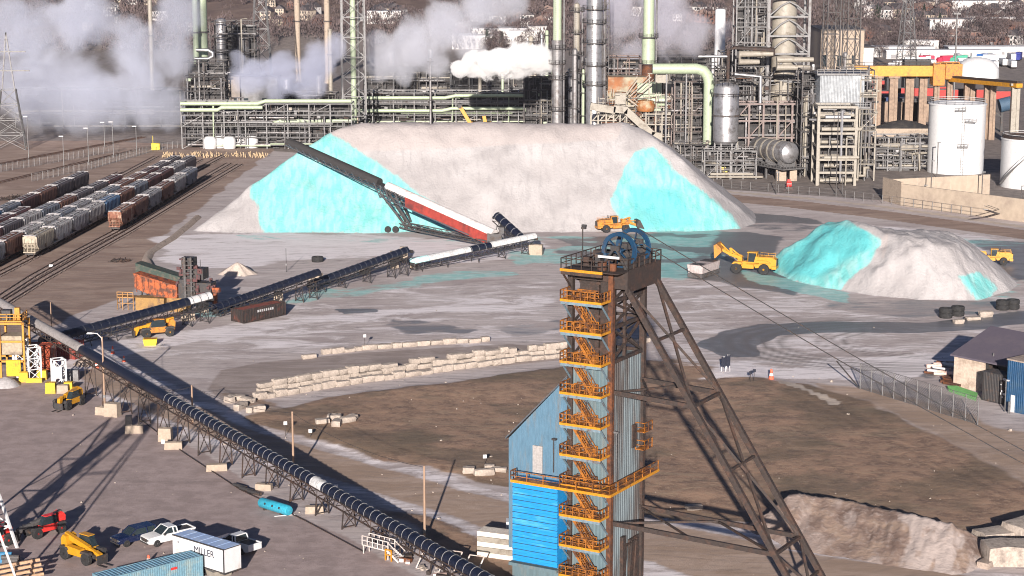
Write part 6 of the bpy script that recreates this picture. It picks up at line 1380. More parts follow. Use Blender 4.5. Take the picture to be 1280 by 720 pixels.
column('chimney_stack','tall pale green stack with a rusty foot behind the furnace',809,180,1.9,62,(pxz(809,180,47),pxz(809,180,80)),segs=((0,pxz(809,180,80),2.1,M_rst),(pxz(809,180,80),pxz(809,180,47),2.1,M_mint),(pxz(809,180,47),62,1.75,M_mint)),cat='stack',top=False,ladder=False)
x_, y_ = bz(898,150); T = thing('white_stack','short white stack in front of the steam right of the green stack','stack',(x_,y_,0)); m = MB(); m.lathe([(2.0,0),(1.9,zt(y_,13)),(1.5,zt(y_,11))],(0,0,0),16); autosm(m.build('stack_shell', M_wht, T))
# furnace group
x0, y0 = bz(735,196); T = thing('furnace','pale green and rusty furnace with a sloping covered duct and steep stairs','furnace',(x0,y0,0)); K = 2470/(y0*CP+55*SP)*.99
def fx(px): return (px-735)/K
def fz(py): return zt(y0, py)
m = MB(); m.b2((fx(760),4,0),(fx(808),12,fz(98))); m.build('furnace_box', mat('rusty_furnace_shell', (.28,.25,.175), (.24,.085,.025), .12, .42, .6, .7), T)
m = MB(); m.tube((fx(806),3,fz(128)),(fx(830),3,fz(128)),2.2,14) ; m.b2((fx(796),2,fz(140)),(fx(826),9,fz(105))); m.build('convection_box', M_mint, T)
m = MB(); m.b2((fx(828),2,fz(105)),(fx(845),7,fz(150))); m.b2((fx(818),1,fz(92)),(fx(833),4,fz(104))); m.b2((fx(768),-1,fz(116)),(fx(781),2,fz(130))); m.build('white_cabin', M_cream, T)
m = MB()
for (a, b) in (((737,132),(768,137)),((766,135),(783,137)),((781,137),(815,168)),((813,168),(826,170))):
    m.bar((fx(a[0]),-1.5,fz(a[1])),(fx(b[0]),-1.5,fz(b[1])),2.4,2.2)
m.build('covered_duct', M_cream, T)
m = MB()
for p in (738,747,757,766,774,782): m.bar((fx(p),-1.5,0),(fx(p),-1.5,fz(136)),.5)
for p in range(740,780,9): m.bar((fx(p),-1.6,fz(150)),(fx(p+9),-1.6,fz(140)),.3)
m.bar((fx(737),-1.6,fz(150)),(fx(770),-1.6,fz(150)),.35)
for a in (806,818,826): m.bar((fx(a),-1.5,0),(fx(a),-1.5,fz(140)),.4)
for zq in (142,155,170): m.bar((fx(806),-1.5,fz(zq)),(fx(858),-1.5,fz(zq)),.35)
m.build('duct_support', M_cream, T)
m = MB()
for (a,b) in (((782,118),(795,100)),((786,120),(812,96)),((792,124),(815,104)),((781,121),(806,140))): m.bar((fx(a[0]),-.5,fz(a[1])),(fx(b[0]),-.5,fz(b[1])),.3); m.bar((fx(a[0]),-.5,fz(a[1])+1.2),(fx(b[0]),-.5,fz(b[1])+1.2),.14)
for a in (810,819): m.bar((fx(a),0,fz(165)),(fx(a),0,fz(92)),.3)
m.bar((fx(808),0,fz(92)),(fx(834),0,fz(92)),.3); m.build('stair', M_cream, T)
m = MB(); m.lathe([(.1,fz(142)),(2.6,fz(139)),(3,fz(132)),(2.4,fz(126)),(.1,fz(124))],(fx(806),.8,0),14); autosm(m.build('rusty_drum', mat('bright_rust', (.26,.09,.02), (.34,.27,.17), .3), T))
clutter(T,'small_pipework',fx(745),fx(850),-1,3,0,fz(120),300,M_grd); clutter(T,'pale_pipework',fx(745),fx(850),-1.5,2,0,fz(112),170,M_cream); clutter(T,'rusty_pipework',fx(750),fx(850),-1,3,0,fz(112),110,M_rst)
# mint overhead pipe
x_, y_ = bz(814,212); T = thing('overhead_duct','fat pale green overhead duct turning down beside the silver vessel','duct',(x_,y_,0)); Kx = 2470/(y_*CP+40*SP); e = (885-814)/Kx; h = zt(y_,86); m = MB()
m.pipe([(0,0,h),(e*.78,0,h),(e*.9,0,h-.6),(e*.97,0,h-2),(e,0,h-4),(e,0,h-8),(e,0,zt(y_,180))],1.55,14); autosm(m.build('duct_shell', M_mint, T),60)
m = MB(); [m.bar((e*t,0,0),(e*t,0,h-1.4),.4) for t in (.25,.6)]; m.bar((e-1,0,0),(e,0,zt(y_,180)),.4); m.bar((e+1,0,0),(e,0,zt(y_,180)),.4); m.build('duct_support', M_gry, T)
# silver vessel
x_, y_ = bz(906,222); T = thing('silver_vessel','big vertical silver vessel on legs right of the fat green duct','vessel',(x_,y_,0)); r_ = 16/4.45; m = MB(); a, b = zt(y_,178), zt(y_,108); m.lathe([(.1,a-.8),(r_*.8,a-.5),(r_,a+.5),(r_,b-.3),(r_*.85,b+.5),(.1,b+1.1)],(0,0,0),26); autosm(m.build('vessel_shell', M_chrome, T))
for q in range(6): m = MB(); m.bar((r_*.85*math.cos(q*1.047),r_*.85*math.sin(q*1.047),0),(r_*.85*math.cos(q*1.047),r_*.85*math.sin(q*1.047),a),.45); m.build('leg', M_gry, T)
m = MB(); n = 16; [m.rail([((r_+.6)*math.cos(2*math.pi*i/n),(r_+.6)*math.sin(2*math.pi*i/n),zz) for i in range(n+1)],1.1,.06,1.6) for zz in (b+.4, zt(y_,121))]; m.lathe([(r_,zt(y_,143)),(r_+.35,zt(y_,143)),(r_+.35,zt(y_,145)),(r_,zt(y_,145))],(0,0,0),20); m.build('ring_rail', M_grd, T)
# horizontal drum
x_, y_ = bz(985,226); T = thing('horizontal_drum','banded silver horizontal drum with a shiny domed end on a steel platform','drum',(x_,y_,0)); zc_ = zt(y_,191); m = MB(); r_ = 3.1; da = R(118); dv_ = Vector((math.cos(da),math.sin(da),0)); M0 = Matrix.Translation((0,0,zc_)) @ Matrix.Rotation(da,4,'Z')
m = MB(M0); m.lathe([(.05,-1.9),(r_*.55,-1.6),(r_*.9,-.8),(r_,.1),(r_,15),(r_*.8,16),(.05,16.8)],(0,0,0),24,'x'); autosm(m.build('drum_shell', M_chr2, T))
m = MB(M0); m.lathe([(.05,-1.96),(r_*.55,-1.66),(r_*.92,-.8),(r_*1.01,.1),(r_*1.01,.5)],(0,0,0),24,'x'); autosm(m.build('domed_end', M_chrome, T))
m = MB(M0); [m.lathe([(r_*1.0,s),(r_*1.03,s),(r_*1.03,s+.6),(r_*1.0,s+.6)],(0,0,0),24,'x') for s in (3,6,9,12)]; m.build('shell_band', M_cream, T)
m = MB(M0); [m.bar((x,y,-zc_),(x,y,-r_*.8),.5) for x in (1,7,13) for y in (-2.6,2.6)]; [m.b2((x-.4,-2.6,-r_-1),(x+.4,2.6,-r_*.6)) for x in (1,7,13)]; m.b2((-3,-4,-r_-1.3),(16,4,-r_-1)); m.rail([(-3,-4,-r_-1),(-3,4,-r_-1)],1.1,.06,1.2); m.rail([(-3,4,-r_-1),(16,4,-r_-1)],1.1,.06,1.5); m.build('drum_support', M_gry, T)
m = MB(); m.b2((-3.4,-.5,0),(-.6,1.5,zc_-r_-1.4)); m.b2((.4,-.5,0),(2.4,1.5,zc_-r_-1.4)); m.build('concrete_pier', M_conc, T)
# tall structure with big vessel
S = unit('process_tower','tallest steel process tower of pale posts with dark pipework left of the cream vessel',917,955,205,64,9,bay=4.3,lev=6,seed=3,fm=M_gry,npipe=3,vpipe=9,dens=1.0,cat='process tower',cl=((M_brn,.06),(M_cream,.03)))
x_, y_ = bz(976,203); T = thing('reactor_vessel','wide cream and grey vessel inside the tall open steel tower','vessel',(x_,y_,0)); m = MB(); m.lathe([(.1,0),(3.6,0),(3.6,zt(y_,42)),(3.7,zt(y_,42)+.1),(3.7,zt(y_,4)),(2.2,zt(y_,-8))],(0,0,0),24); autosm(m.build('vessel_shell', M_cream, T))
T = thing('vessel_tower_frame','open pale steel frame with arched braces around the cream vessel','steel tower',(x_-5.2,y_-4.5,0)); m = MB(); Wf = 12.0
for x in (0,Wf):
    for y in (0,9): m.bar((x,y,0),(x,y,64),.75)
lv = [zt(y_,q) for q in (66,44,20,-2)]; lv = [lv[0]-8]+lv
for k, z in enumerate(lv):
    for y in (0,9): m.bar((0,y,z),(Wf,y,z),.5)
    for x in (0,Wf): m.bar((x,0,z),(x,9,z),.5)
    if k < 4:
        z2 = lv[k+1]
        for y in (0,9): m.pipe([(.2,y,z+.4),(Wf*.3,y,z+(z2-z)*.62),(Wf*.5,y,z+(z2-z)*.85),(Wf*.7,y,z+(z2-z)*.62),(Wf-.2,y,z+.4)],.26,5)
m.build('tower_frame', M_gry, T)
# racks right
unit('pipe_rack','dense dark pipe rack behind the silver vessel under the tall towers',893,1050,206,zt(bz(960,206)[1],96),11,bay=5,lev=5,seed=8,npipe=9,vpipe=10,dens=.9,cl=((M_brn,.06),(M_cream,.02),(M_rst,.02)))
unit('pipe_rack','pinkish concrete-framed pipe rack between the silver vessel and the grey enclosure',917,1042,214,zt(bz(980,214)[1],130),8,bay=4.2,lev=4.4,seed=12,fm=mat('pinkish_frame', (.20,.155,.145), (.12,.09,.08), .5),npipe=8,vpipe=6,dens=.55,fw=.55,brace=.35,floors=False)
unit('pipe_rack','low grey rack below the silver vessel left of the horizontal drum',880,945,224,8,6,bay=4,lev=4,seed=14,npipe=6,dens=1.2,fm=M_gry)
T = unit('pipe_rack','cream post and beam rack under the grey box enclosure',1021,1068,232,zt(bz(1040,232)[1],134),9,bay=11,lev=3.6,seed=17,fm=M_cream,npipe=14,pm=(M_cream,M_cream,M_chrome),dens=.6,fw=.75,brace=0,floors=False,pr=(.35,.6))
x_, y_ = bz(1022,226); T = thing('grey_enclosure','big grey sheet-metal box enclosure raised on the pipe structure','enclosure',(x_,y_,0)); za, zb = zt(y_,133), zt(y_,94); m = MB(); m.ribbed((0,0),(12.3,0),za,zb,.8,.12); m.ribbed((0,10),(0,0),za,zb,.8,.12); m.ribbed((12.3,0),(12.3,10),za,zb,.8,.12); m.build('sheet_wall', mat('silver_sheet', (.22,.235,.25), (.30,.315,.33), .25, .5, .6, .45, .3), T); m = MB(); m.b2((-1,-.6,zb),(13,10.5,zb+.5)); m.b2((-1.5,-1.4,za-.5),(13.8,10,za)); m.build('slab', M_gry, T); m = MB(); m.rail([(-1.5,-1.4,za),(13.8,-1.4,za)],1.2,.06,1.4); m.rail([(-1,-.6,zb+.5),(13,-.6,zb+.5)],1.1,.06,2); m.build('enclosure_rail', M_gry, T)
unit('pipe_rack','narrow grey pipe structure on the left side of the grey enclosure',1000,1022,222,zt(bz(1010,222)[1],88),9,bay=4.6,lev=4.6,seed=23,npipe=4,vpipe=6,dens=1.0)
unit('pipe_rack','pale pipe structure between grey enclosure and crane pillars',1072,1092,226,zt(bz(1080,226)[1],100),8,bay=4.2,lev=5,seed=25,npipe=5,vpipe=6,dens=.9,fm=M_cream)
unit('pipe_rack','low pipework yard in front of the first white tank',1092,1160,214,zt(bz(1120,214)[1],172),8,bay=4,lev=3.4,seed=27,npipe=10,vpipe=10,dens=1.4,fm=M_gry,cl=((M_cream,.08),(M_chrome,.06)))
unit('pipe_rack','grey pipe structure right of the furnace behind the fat green duct',842,884,206,zt(bz(860,206)[1],102),10,bay=4.5,lev=5,seed=29,npipe=6,vpipe=5,dens=.9,fm=mat('pinkish_frame2', (.17,.135,.125), (.1,.08,.07)),cl=((M_brn,.06),(M_cream,.02)))
unit('pipe_rack','open rack with thin pipes at the edge of the pile below the furnace',842,885,220,9,6,bay=4,lev=4.5,seed=31,npipe=5,dens=1.0)
# left racks
pmL = (M_mint,M_chr2,M_gry,M_grd)
unit('pipe_rack','long pipe rack carrying pale green pipes behind the top of the big pile',440,700,158,zt(bz(560,158)[1],116),10,bay=7,lev=4.2,seed=41,fm=M_gry,pm=pmL,npipe=14,vpipe=12,dens=.7,pr=(.15,.45),brace=.15)
unit('pipe_rack','long pipe rack with pale green pipes at the end of the rail yard',228,440,186,zt(bz(300,186)[1],130),10,bay=7,lev=4,seed=43,fm=M_gry,pm=pmL,npipe=12,vpipe=10,dens=.6,pr=(.15,.45),brace=.2)
for k, (a, b, yy, q) in enumerate(((228,440,186,129),(228,330,186,137),(262,440,184,154),(440,700,158,122),(440,690,158,138))):
    x_, y_ = bz(a, yy); L_ = bz(b, yy)[0]-x_; m = MB(); z_ = zt(y_, q); m.pipe([(0,-1.2,z_),(L_*.45,-1.2,z_),(L_*.5,-1.2,z_+.8),(L_,-1.2,z_+.8)],.62,10); o = autosm(m.build('green_main_pipe', M_mint),50); o.location = (x_,y_,0); tag(o, ('uppermost fat pale green pipe of the left rack','short second pale green pipe of the left rack','lower fat pale green pipe of the left rack','upper fat pale green pipe behind the pile top','lower fat pale green pipe behind the pile top')[k], 'pipe', 'fat pale green pipes')
unit('pipe_rack','dark process structure behind the left rack near the U-shaped pipe',232,282,168,zt(bz(255,168)[1],78),12,bay=6,lev=5,seed=47,npipe=5,dens=.6,cl=((M_mint,.03),(M_brn,.04)))
unit('pipe_rack','distant process structure with small columns behind the steam',265,320,140,zt(bz(290,140)[1],28),14,bay=7,lev=6,seed=49,npipe=6,dens=.35,cl=((M_conc,.03),(M_brn,.05)),ves=((.2,10,2,25),(.7,8,2.4,22)))
unit('pipe_rack','low distant pipework belt left of the white steam',455,570,120,12,10,bay=8,lev=5,seed=51,npipe=8,dens=.5,cl=((M_brn,.05),))
unit('pipe_rack','distant cooling structure under the white steam plume',563,660,128,zt(bz(600,128)[1],92),12,bay=8,lev=6,seed=53,npipe=8,dens=.4,fm=M_gry)
unit('pipe_rack','process structure at the foot of the tall columns',655,735,164,zt(bz(690,164)[1],96),10,bay=5,lev=4.6,seed=55,npipe=8,vpipe=8,dens=.7,cl=((M_mint,.05),(M_conc,.04)))
unit('pipe_rack','process structure between the widest column and the green stack',757,800,168,zt(bz(780,168)[1],72),10,bay=4.6,lev=5,seed=57,npipe=6,vpipe=6,dens=.6,cl=((M_conc,.06),(M_brn,.04)),fm=mat('brown_grey_frame', (.14,.10,.09), (.19,.14,.12), .6))
unit('pipe_rack','distant pipe structure right of the green stack below the steam',818,900,140,zt(bz(850,140)[1],70),10,bay=5,lev=5,seed=59,npipe=8,vpipe=6,dens=.5,cl=((M_cream,.05),(M_brn,.05)))
unit('pipe_rack','low dark structure hidden by steam above the tracks',20,232,160,13,12,bay=9,lev=5,seed=61,npipe=8,dens=.3,cl=((M_brn,.05),(M_conc,.03)))
# buildings left
def blockb(name, label, px0, px1, py, ptop, depth, mt, roofm=None, cat='building', bands=0):
    x0, y0 = bz(px0, py); x1 = bz(px1, py)[0]; h = zt(y0, ptop); T = thing(name, label, cat, (x0,y0,0)); m = MB(); m.b2((0,0,0),(x1-x0,depth,h)); m.build('wall', mt, T)
    m = MB(); m.b2((-.3,-.3,h),(x1-x0+.3,depth+.3,h+.5)); m.build('roof', roofm or M_grd, T)
    m = MB(); n = max(2,int((x1-x0)/5)); [m.b2((1+(x1-x0)*i/n,-.06,h*.45),(1+(x1-x0)*i/n+1.6,0,h*.62)) for i in range(n)]; m.build('window', M_glas, T)
    return T
M_tanb = mat('tan_building', (.22,.185,.16), (.16,.14,.125), .2); M_grb = mat('grey_building', (.17,.17,.175), (.13,.125,.125), .2)
blockb('process_building','tan-grey process building half in steam, left block',278,301,164,96,10,M_tanb); blockb('process_building','grey process building beside the tan block half in steam',302,348,163,98,10,M_grb)
blockb('concrete_building','low tan concrete building left of the flare tower foot',400,448,160,147,8,M_conc)
blockb('boiler_house','large tan boiler house behind the dark lattice masts',1024,1078,120,38,30,M_conc); blockb('boiler_annex','low white annex right of the boiler house',1078,1090,118,60,18,M_wht)
# flare and lattice towers
x_, y_ = bz(443,168); lattice('flare_tower','wide grey lattice tower around a pale green flare pipe',(x_,y_,0),8.0,8.0,66,M_gry,.12,10,.34,'flare tower',top=(7.2,7.2)); T = thing('flare_pipe','tall pale green pipe standing inside the lattice tower','flare pipe',(x_,y_,0)); m = MB(); m.tube((0,0,0),(0,0,66),.95,12); autosm(m.build('pipe_shell', M_mint, T)); m = MB(); m.tube((1.7,.4,0),(1.7,.4,62),.35,8); m.build('pilot_pipe', M_gry, T)
for px, py, w_, tw_, h_, mt_, lb in ((1036,150,5,4.6,70,M_grd,'left dark lattice mast in front of the boiler house'),(1061,150,5,4.6,66,M_grd,'right dark lattice mast in front of the boiler house'),(328,120,9,2,62,M_gry,'distant tapering lattice mast above the blue steam'),(14,186,9.5,4.5,zt(bz(14,186)[1],112),M_gry,'grey lattice pylon at the left edge in front of the steam'),(1132,100,8,1.5,48,M_gry,'distant thin lattice pylon above the crane'),):
    x_, y_ = bz(px, py); lattice('lattice_mast', lb, (x_,y_,0), w_, w_, h_, mt_, .2, 9 if h_ > 45 else 4, .26 if h_ > 45 else .2, 'lattice mast', top=(tw_,tw_))
m = MB(); x_, y_ = bz(14,186); zp = zt(y_,112); T = thing('pylon_arms','cross arms and upper mast of the left edge pylon','pylon arms',(x_,y_,zp)); m.bar((-7,0,6),(7,0,6),.4); m.bar((-6,0,12),(6,0,12),.4); m.bar((-2,0,0),(0,0,18),.35); m.bar((2,0,0),(0,0,18),.35); m.build('arm', M_gry, T)
for px, py, r, pt, mt, lb in ((373,104,1.3,-6,M_conc,'distant pinkish stack, left of the pair above the blue steam'),(410,104,1.3,-6,M_conc,'distant pinkish stack, right of the pair above the blue steam'),(414,145,.8,36,M_cream,'thin cream vent pole left of the flare tower'),(248,160,1.0,-10,M_mint,'tall thin pale green pipe above the U-shaped bend'),(257,158,1.6,-10,M_mint,'pale green column behind the tall thin pipe'),(192,150,.8,0,M_cream,'distant cream pole dissolving in the steam')):
    x_, y_ = bz(px, py); T = thing('vent_stack', lb, 'stack', (x_,y_,0), 0, 'distant stacks and vents'); m = MB(); h_ = zt(y_, pt); m.lathe([(r*1.3,0),(r,3),(r,h_)],(0,0,0),12); autosm(m.build('stack_shell', mt, T)); m = MB(); m.lathe([(r*1.05,h_*.7),(r*1.4,h_*.7),(r*1.4,h_*.7+.5),(r*1.05,h_*.7+.5)],(0,0,0),12); m.build('stack_collar', M_grd, T)
x_, y_ = bz(249,160); m = MB(); za = zt(y_,62); m.pipe([(0,-2,za),(4.2,-2,za),(5.8,-2,za-1),(5.8,-2,za-2.2),(4.2,-2,za-3),(-.5,-2,za-3)],.55,8); o = autosm(m.build('expansion_loop', M_chrome),60); o.location = (x_,y_,0); tag(o,'silver U-shaped pipe loop at the foot of the tall thin green pipe','pipe loop')
for a, (p, q, r, mt, lb) in enumerate((([(870,70),(906,70)],.45,0,M_chrome,'small silver pipe bend left of the tall towers, upper one'),([(1012,74),(966,74),(966,84),(1008,84)],.7,0,M_cream,'cream hairpin pipe under the cream vessel'),([(962,67),(920,67),(920,77),(945,77)],.7,0,M_cream,'cream hairpin pipe under the tallest tower'),([(907,102),(907,62),(914,59),(964,62),(964,70)],.5,0,M_brn,'dark red pipe running under the tallest tower'),([(915,92),(948,95),(948,140)],.5,0,M_chrome,'silver pipe dropping in front of the dark rack'),([(1012,130),(1012,80)],.4,0,M_wht,'thin white riser left of the grey enclosure'))):
    x_, y_ = bz(p[0][0], 212); kk = 4.35; m = MB(); m.pipe([((c[0]-p[0][0])/kk,-1.5,zt(y_,c[1])) for c in p], q, 8); o = autosm(m.build('bent_pipe', mt),60); o.location = (x_,y_,0); tag(o, lb, 'pipe', 'bent pipes on the racks')
# crane, pillars, tanks
YC = bz(1130,165)[1]
def cx(px, Y_, z=0): return (px-640)/2470*(Y_*CP+(CH-z)*SP)
M_cry = mat('crane_yellow', (.50,.23,.015), (.28,.13,.03), .3, .55, .75, .5)
T = thing('gantry_crane','long yellow overhead crane bridge with a trolley at its right end','overhead crane',(cx(1065,YC,20),YC,0)); za, zb = zt(YC,95), zt(YC,82); w = cx(1196,YC,20)-T.location.x
m = MB(); m.b2((0,-1.5,za),(w,1.5,zb)); m.build('bridge_girder', M_cry, T); m = MB(); m.b2((w*.76,-3,zt(YC,106)),(w*.87,3,zt(YC,80))); m.b2((w*.87,-4,zt(YC,98)),(w+1,4,zt(YC,79))); m.rail([(w*.76,-3,zb),(w,-3,zb)],1.4,.12,2); m.build('trolley', M_oyel, T); m = MB(); m.rail([(0,-1.5,zb),(w*.75,-1.5,zb)],1.2,.08,4); m.build('bridge_rail', M_brn, T)
T = thing('crane_rail_beam','brown and yellow crane runway beam sloping to the right edge pillar','runway beam',(cx(1188,YC,20),YC-2,0)); m = MB(); e = Vector((cx(1274,YC-45,18)-T.location.x,-43,zt(YC-45,107))); m.bar((0,0,zt(YC,99)),e,2.2,1.3); m.build('beam', M_cry, T); m = MB(); m.bar((0,.3,zt(YC,99)+1.0),e+Vector((0,.3,1.0)),1.6,.7); m.build('runway_deck', M_brn, T)
M_tanp = mat('tan_pillar', (.25,.175,.125), (.16,.11,.08), .3)
for i, (px, pt, Yo, wd, mt, lb) in enumerate(((1096,95,0,2.6,M_tanp,'first tan crane pillar right of the grey enclosure'),(1116,95,0,2.8,M_tanp,'second tan crane pillar with a dark upper part'),(1136,95,4,2.8,M_tanp,'third tan crane pillar behind the yellow bridge'),(1153,95,4,2.6,M_tanp,'fourth tan crane pillar behind the white tank'),(1170,97,0,1.8,M_tanp,'fifth tan crane pillar above the white tank'),(1186,98,0,1.8,M_tanp,'sixth tan crane pillar under the trolley'),(1208,101,-10,1.9,M_tanp,'tan pillar pair under the runway beam'),(1214,102,-10,1.9,M_tanp,'second tan pillar of the pair under the runway beam'),(1233,104,-22,1.9,M_tanp,'tan pillar right of the white tank, left of a pair'),(1240,105,-24,1.9,M_tanp,'tan pillar right of the white tank, right of a pair'),(1268,104,-42,2.6,M_cream,'pale pillar at the right edge under the runway end'))):
    Y_ = YC+Yo; T = thing('crane_pillar', lb, 'pillar', (cx(px,Y_,10),Y_,0), 0, 'pillars of the crane runway'); h_ = zt(Y_,pt); m = MB(); m.b2((-wd/2,-1,0),(-wd*.12,1,h_)); m.b2((wd*.12,-1,0),(wd/2,1,h_)); m.b2((-wd*.2,-.6,0),(wd*.2,.6,h_)); m.build('pillar_shaft', mt, T); m = MB(); m.b2((-wd*.7,-1.4,h_-.7),(wd*.7,1.4,h_)); m.build('pillar_head', mt, T)
def tank(label, px, py, rpx, ptop, stair, openr=False):
    x_, y_ = bz(px, py); y_ += rpx/4.3; x_ = cx(px,y_,8); k = 2470/(y_*CP+60*SP); r = rpx/k; h = zt(y_-r, ptop)-.2; T = thing('storage_tank', label, 'storage tank', (x_,y_,0), 0, 'white storage tanks'); m = MB(); m.lathe([(r,0),(r,h)]+([] if openr else [(r*.97,h+.1),(.1,h+.9)]),(0,0,0),48)
    autosm(m.build('tank_shell', M_wht, T)); m = MB(); m.lathe([(r+.01,h-.4),(r+.25,h-.4),(r+.25,h-.1),(r+.01,h-.1)],(0,0,0),48); m.rail([((r-.2)*math.cos(a/20*6.283),(r-.2)*math.sin(a/20*6.283),h) for a in range(21)],1.1,.04,2.5); m.build('rim_rail', M_wht, T)
    if openr: m = MB(); m.lathe([(r-.4,h+.05),(r-.5,h+.1)],(0,0,0),40); m.lathe([(r*1.0,h),(r*1.0,h+.7),(r*.98,h+.7),(r*.98,h)],(0,0,0),40); m.build('dark_rim', M_brn, T)
    m = MB(); [m.bar((s*.35,-r-.3,0),(s*.35,-r-.3,h),.1) for s in (-1,1)]; [m.bar((-.35,-r-.3,.8*i),(.35,-r-.3,.8*i),.07) for i in range(int(h/.8))]
    for zz, dx in ((h*.92,-2.6),(h*.76,.4),(h*.4,-1.6)): m.b2((dx,-r-1.3,zz),(dx+3,-r-.1,zz+.15)); m.rail([(dx,-r-1.3,zz),(dx+3,-r-1.3,zz)],1.1,.06,1)
    if not stair: m.build('ladder', M_gry, T)
    else:
        m = MB(); pts = [((r+.7)*math.cos(a),(r+.7)*math.sin(a),zz) for a, zz in [(-2.9+1.5*t/14, 1+(h-1)*t/14) for t in range(15)]]
        for a, b in zip(pts, pts[1:]): m.bar(a,b,.9,.2); m.bar(Vector(a)+Vector((0,0,1)),Vector(b)+Vector((0,0,1)),.12)
        m.build('spiral_stair', M_gry, T)
    return T
tank('big white storage tank with ladder and small side platforms, in full view',1195,219,35,131,False)
tank('white storage tank with spiral stair cut by the right edge',1288,238,36,175,True,True)
# bund walls
for (a, b, c, h_, lb) in (((1104,250),(1127,257),(1127,257),6.0,'left end wall of the cream concrete bund'),((1127,257),(1290,279),(1290,279),5.6,'long cream concrete bund wall in front of the tanks'),((1104,250),(1236,243),(1236,243),5.4,'rear cream concrete bund wall below the first tank')):
    p, q = G(*a), G(*b); m = MB(); m.bar(p+Vector((0,0,h_/2)), q+Vector((0,0,h_/2)), .6, h_); L_ = (q-p).length
    for i in range(1,int(L_/5)): c_ = p.lerp(q, i*5/L_); m.box((c_.x,c_.y,h_/2),(.16,.75,h_+.02))
    o = m.build('bund_wall', M_conc if 'left' in lb else mat('cream_bund_concrete', (.38,.31,.24), (.3,.24,.19), .2, var=.08), off=p); o.location = p; tag(o, lb, 'wall', 'bund walls around the tanks')
for px, py, h_, lb in ((1163,254,11,'tall thin lamp pole in front of the bund wall'),(1155,253,4.5,'short dark post in front of the bund wall'),(1171,222,10,'curved lamp post left of the first tank ladder'),(1045,243,22,'tall thin grey lamp pole in front of the cream rack'),(1053,243,5,'short white post by the road kerb'),(1276,262,6,'short lamp post near the right edge reels'),(970,243,6,'thin grey post left of the red valve'),(1227,248,7,'thin post in front of the bund corner')):
    T = thing('thin_post', lb, 'post', G(px,py), 0, 'thin posts by the refinery road'); m = MB(); m.tube((0,0,0),(0,0,h_),.13,6); m.build('post_shaft', M_grd, T); m = MB(); m.box((.3,0,h_),(.9,.3,.25)); m.build('post_head', M_gry, T)
T = thing('floodlight_mast','very tall thin mast standing against the far town above the white tank','mast',(cx(1218,YC,20),YC+30,0)); m = MB(); m.tube((0,0,0),(0,0,zt(YC+30,18)),.28,6); m.build('mast_shaft', M_gry, T); m = MB(); m.box((0,0,zt(YC+30,17)),(2.5,.6,.6)); m.build('mast_head', M_gry, T)
# refinery fence
P = [G(*p) for p in ((880,232),(960,240),(1045,247),(1130,258),(1230,272))]; T = thing('wire_fence','thin wire fence along the refinery road','fence',P[0]); m = MB()
for a, b in zip(P, P[1:]):
    L_ = (b-a).length; [m.bar(a.lerp(b,i*3/L_), a.lerp(b,i*3/L_)+Vector((0,0,2.2)), .09) for i in range(int(L_/3))]; [m.bar(a+Vector((0,0,z_)), b+Vector((0,0,z_)), .05) for z_ in (.3,1.1,2.2)]
m.build('wire_panel', M_gry, T, off=P[0])
for px, py, r, mt, lb in ((1254,270,2.1,mat('reel_blue', (.02,.06,.32)),'bright blue cable reel on the dirt track by the right edge'),(1276,272,2.2,M_grd,'grey empty cable reel beside the blue one')):
    T = thing('cable_reel', lb, 'cable reel', G(px,py), .3, 'cable reels'); 
    for y in (-.7,.7):
        m = MB(); n = 18; m.lathe([(r*.8,y-.07),(r,y-.07),(r,y+.07),(r*.8,y+.07)],(0,0,r+.2),n,'y'); m.f = m.f[:-2]+[(3*n+j,3*n+(j+1)%n,(j+1)%n,j) for j in range(n)]; [m.bar((0,y,r+.2),(r*.9*math.cos(q*.785),y,r+.2+r*.9*math.sin(q*.785)),.28,.1) for q in range(8)]; m.build('reel_flange', mt, T)
    m = MB(); m.tube((0,-.7,r+.2),(0,.7,r+.2),r*.45,12); m.build('reel_core', M_dk, T); m = MB(); m.bar((-1.5,0,.15),(1.5,0,.15),.9,.3); m.build('reel_stand', M_brn, T)
p, q = G(1232,262,5.6), G(1250,268,.5); m = MB(); m.bar(p,q,1.2,.15); m.bar(p+Vector((-.5,-.5,1)),q+Vector((-.5,-.5,1)),.1); m.bar(p+Vector((.5,.5,1)),q+Vector((.5,.5,1)),.1); o = m.build('bund_stair', M_gry, off=q); o.location = q; tag(o,'grey stair climbing over the bund wall by the blue reel','stair')
for px, py, sz, mt, lb in ((986,236,(1.6,1,2.6),M_red,'small red valve station in front of the drum'),(904,222,(2.6,2,3.2),mat('pump_yellow', (.66,.5,.12), (.4,.3,.1), .8),'yellow pump skid left of the drum platform')):
    T = thing('pump_skid', lb, 'pump skid', G(px,py)); m = MB(); m.box((0,0,.3),(sz[0]*1.2,sz[1]*1.2,.5)); m.build('skid_base', M_grd, T); m = MB(); m.tube((-sz[0]*.4,0,sz[2]*.5),(sz[0]*.4,0,sz[2]*.5),sz[2]*.3,12); m.box((0,0,sz[2]*.8),(sz[0]*.5,sz[1]*.5,sz[2]*.4)); m.build('pump_body', mt, T)
random.seed(4)
for i, (px, py) in enumerate(((263,186),(275,185),(287,186),(300,184),(315,185))):
    T = thing('white_tote_tank', ('leftmost','second','third','fourth','rightmost')[i]+' of the round white tote tanks under the left pipe rack', 'tote tank', G(px,py), 0, 'round white tote tanks'); m = MB(); r = 2.1; m.lathe([(.1,0),(r*.9,.1),(r,.6),(r,3.0),(r*.7,3.9),(.1,4.2)],(0,0,0),14); autosm(m.build('tank_shell', M_wht, T)); m = MB(); m.tube((0,0,4.1),(0,0,4.6),.4,8); m.build('tank_lid', M_grd, T)
m = MB()
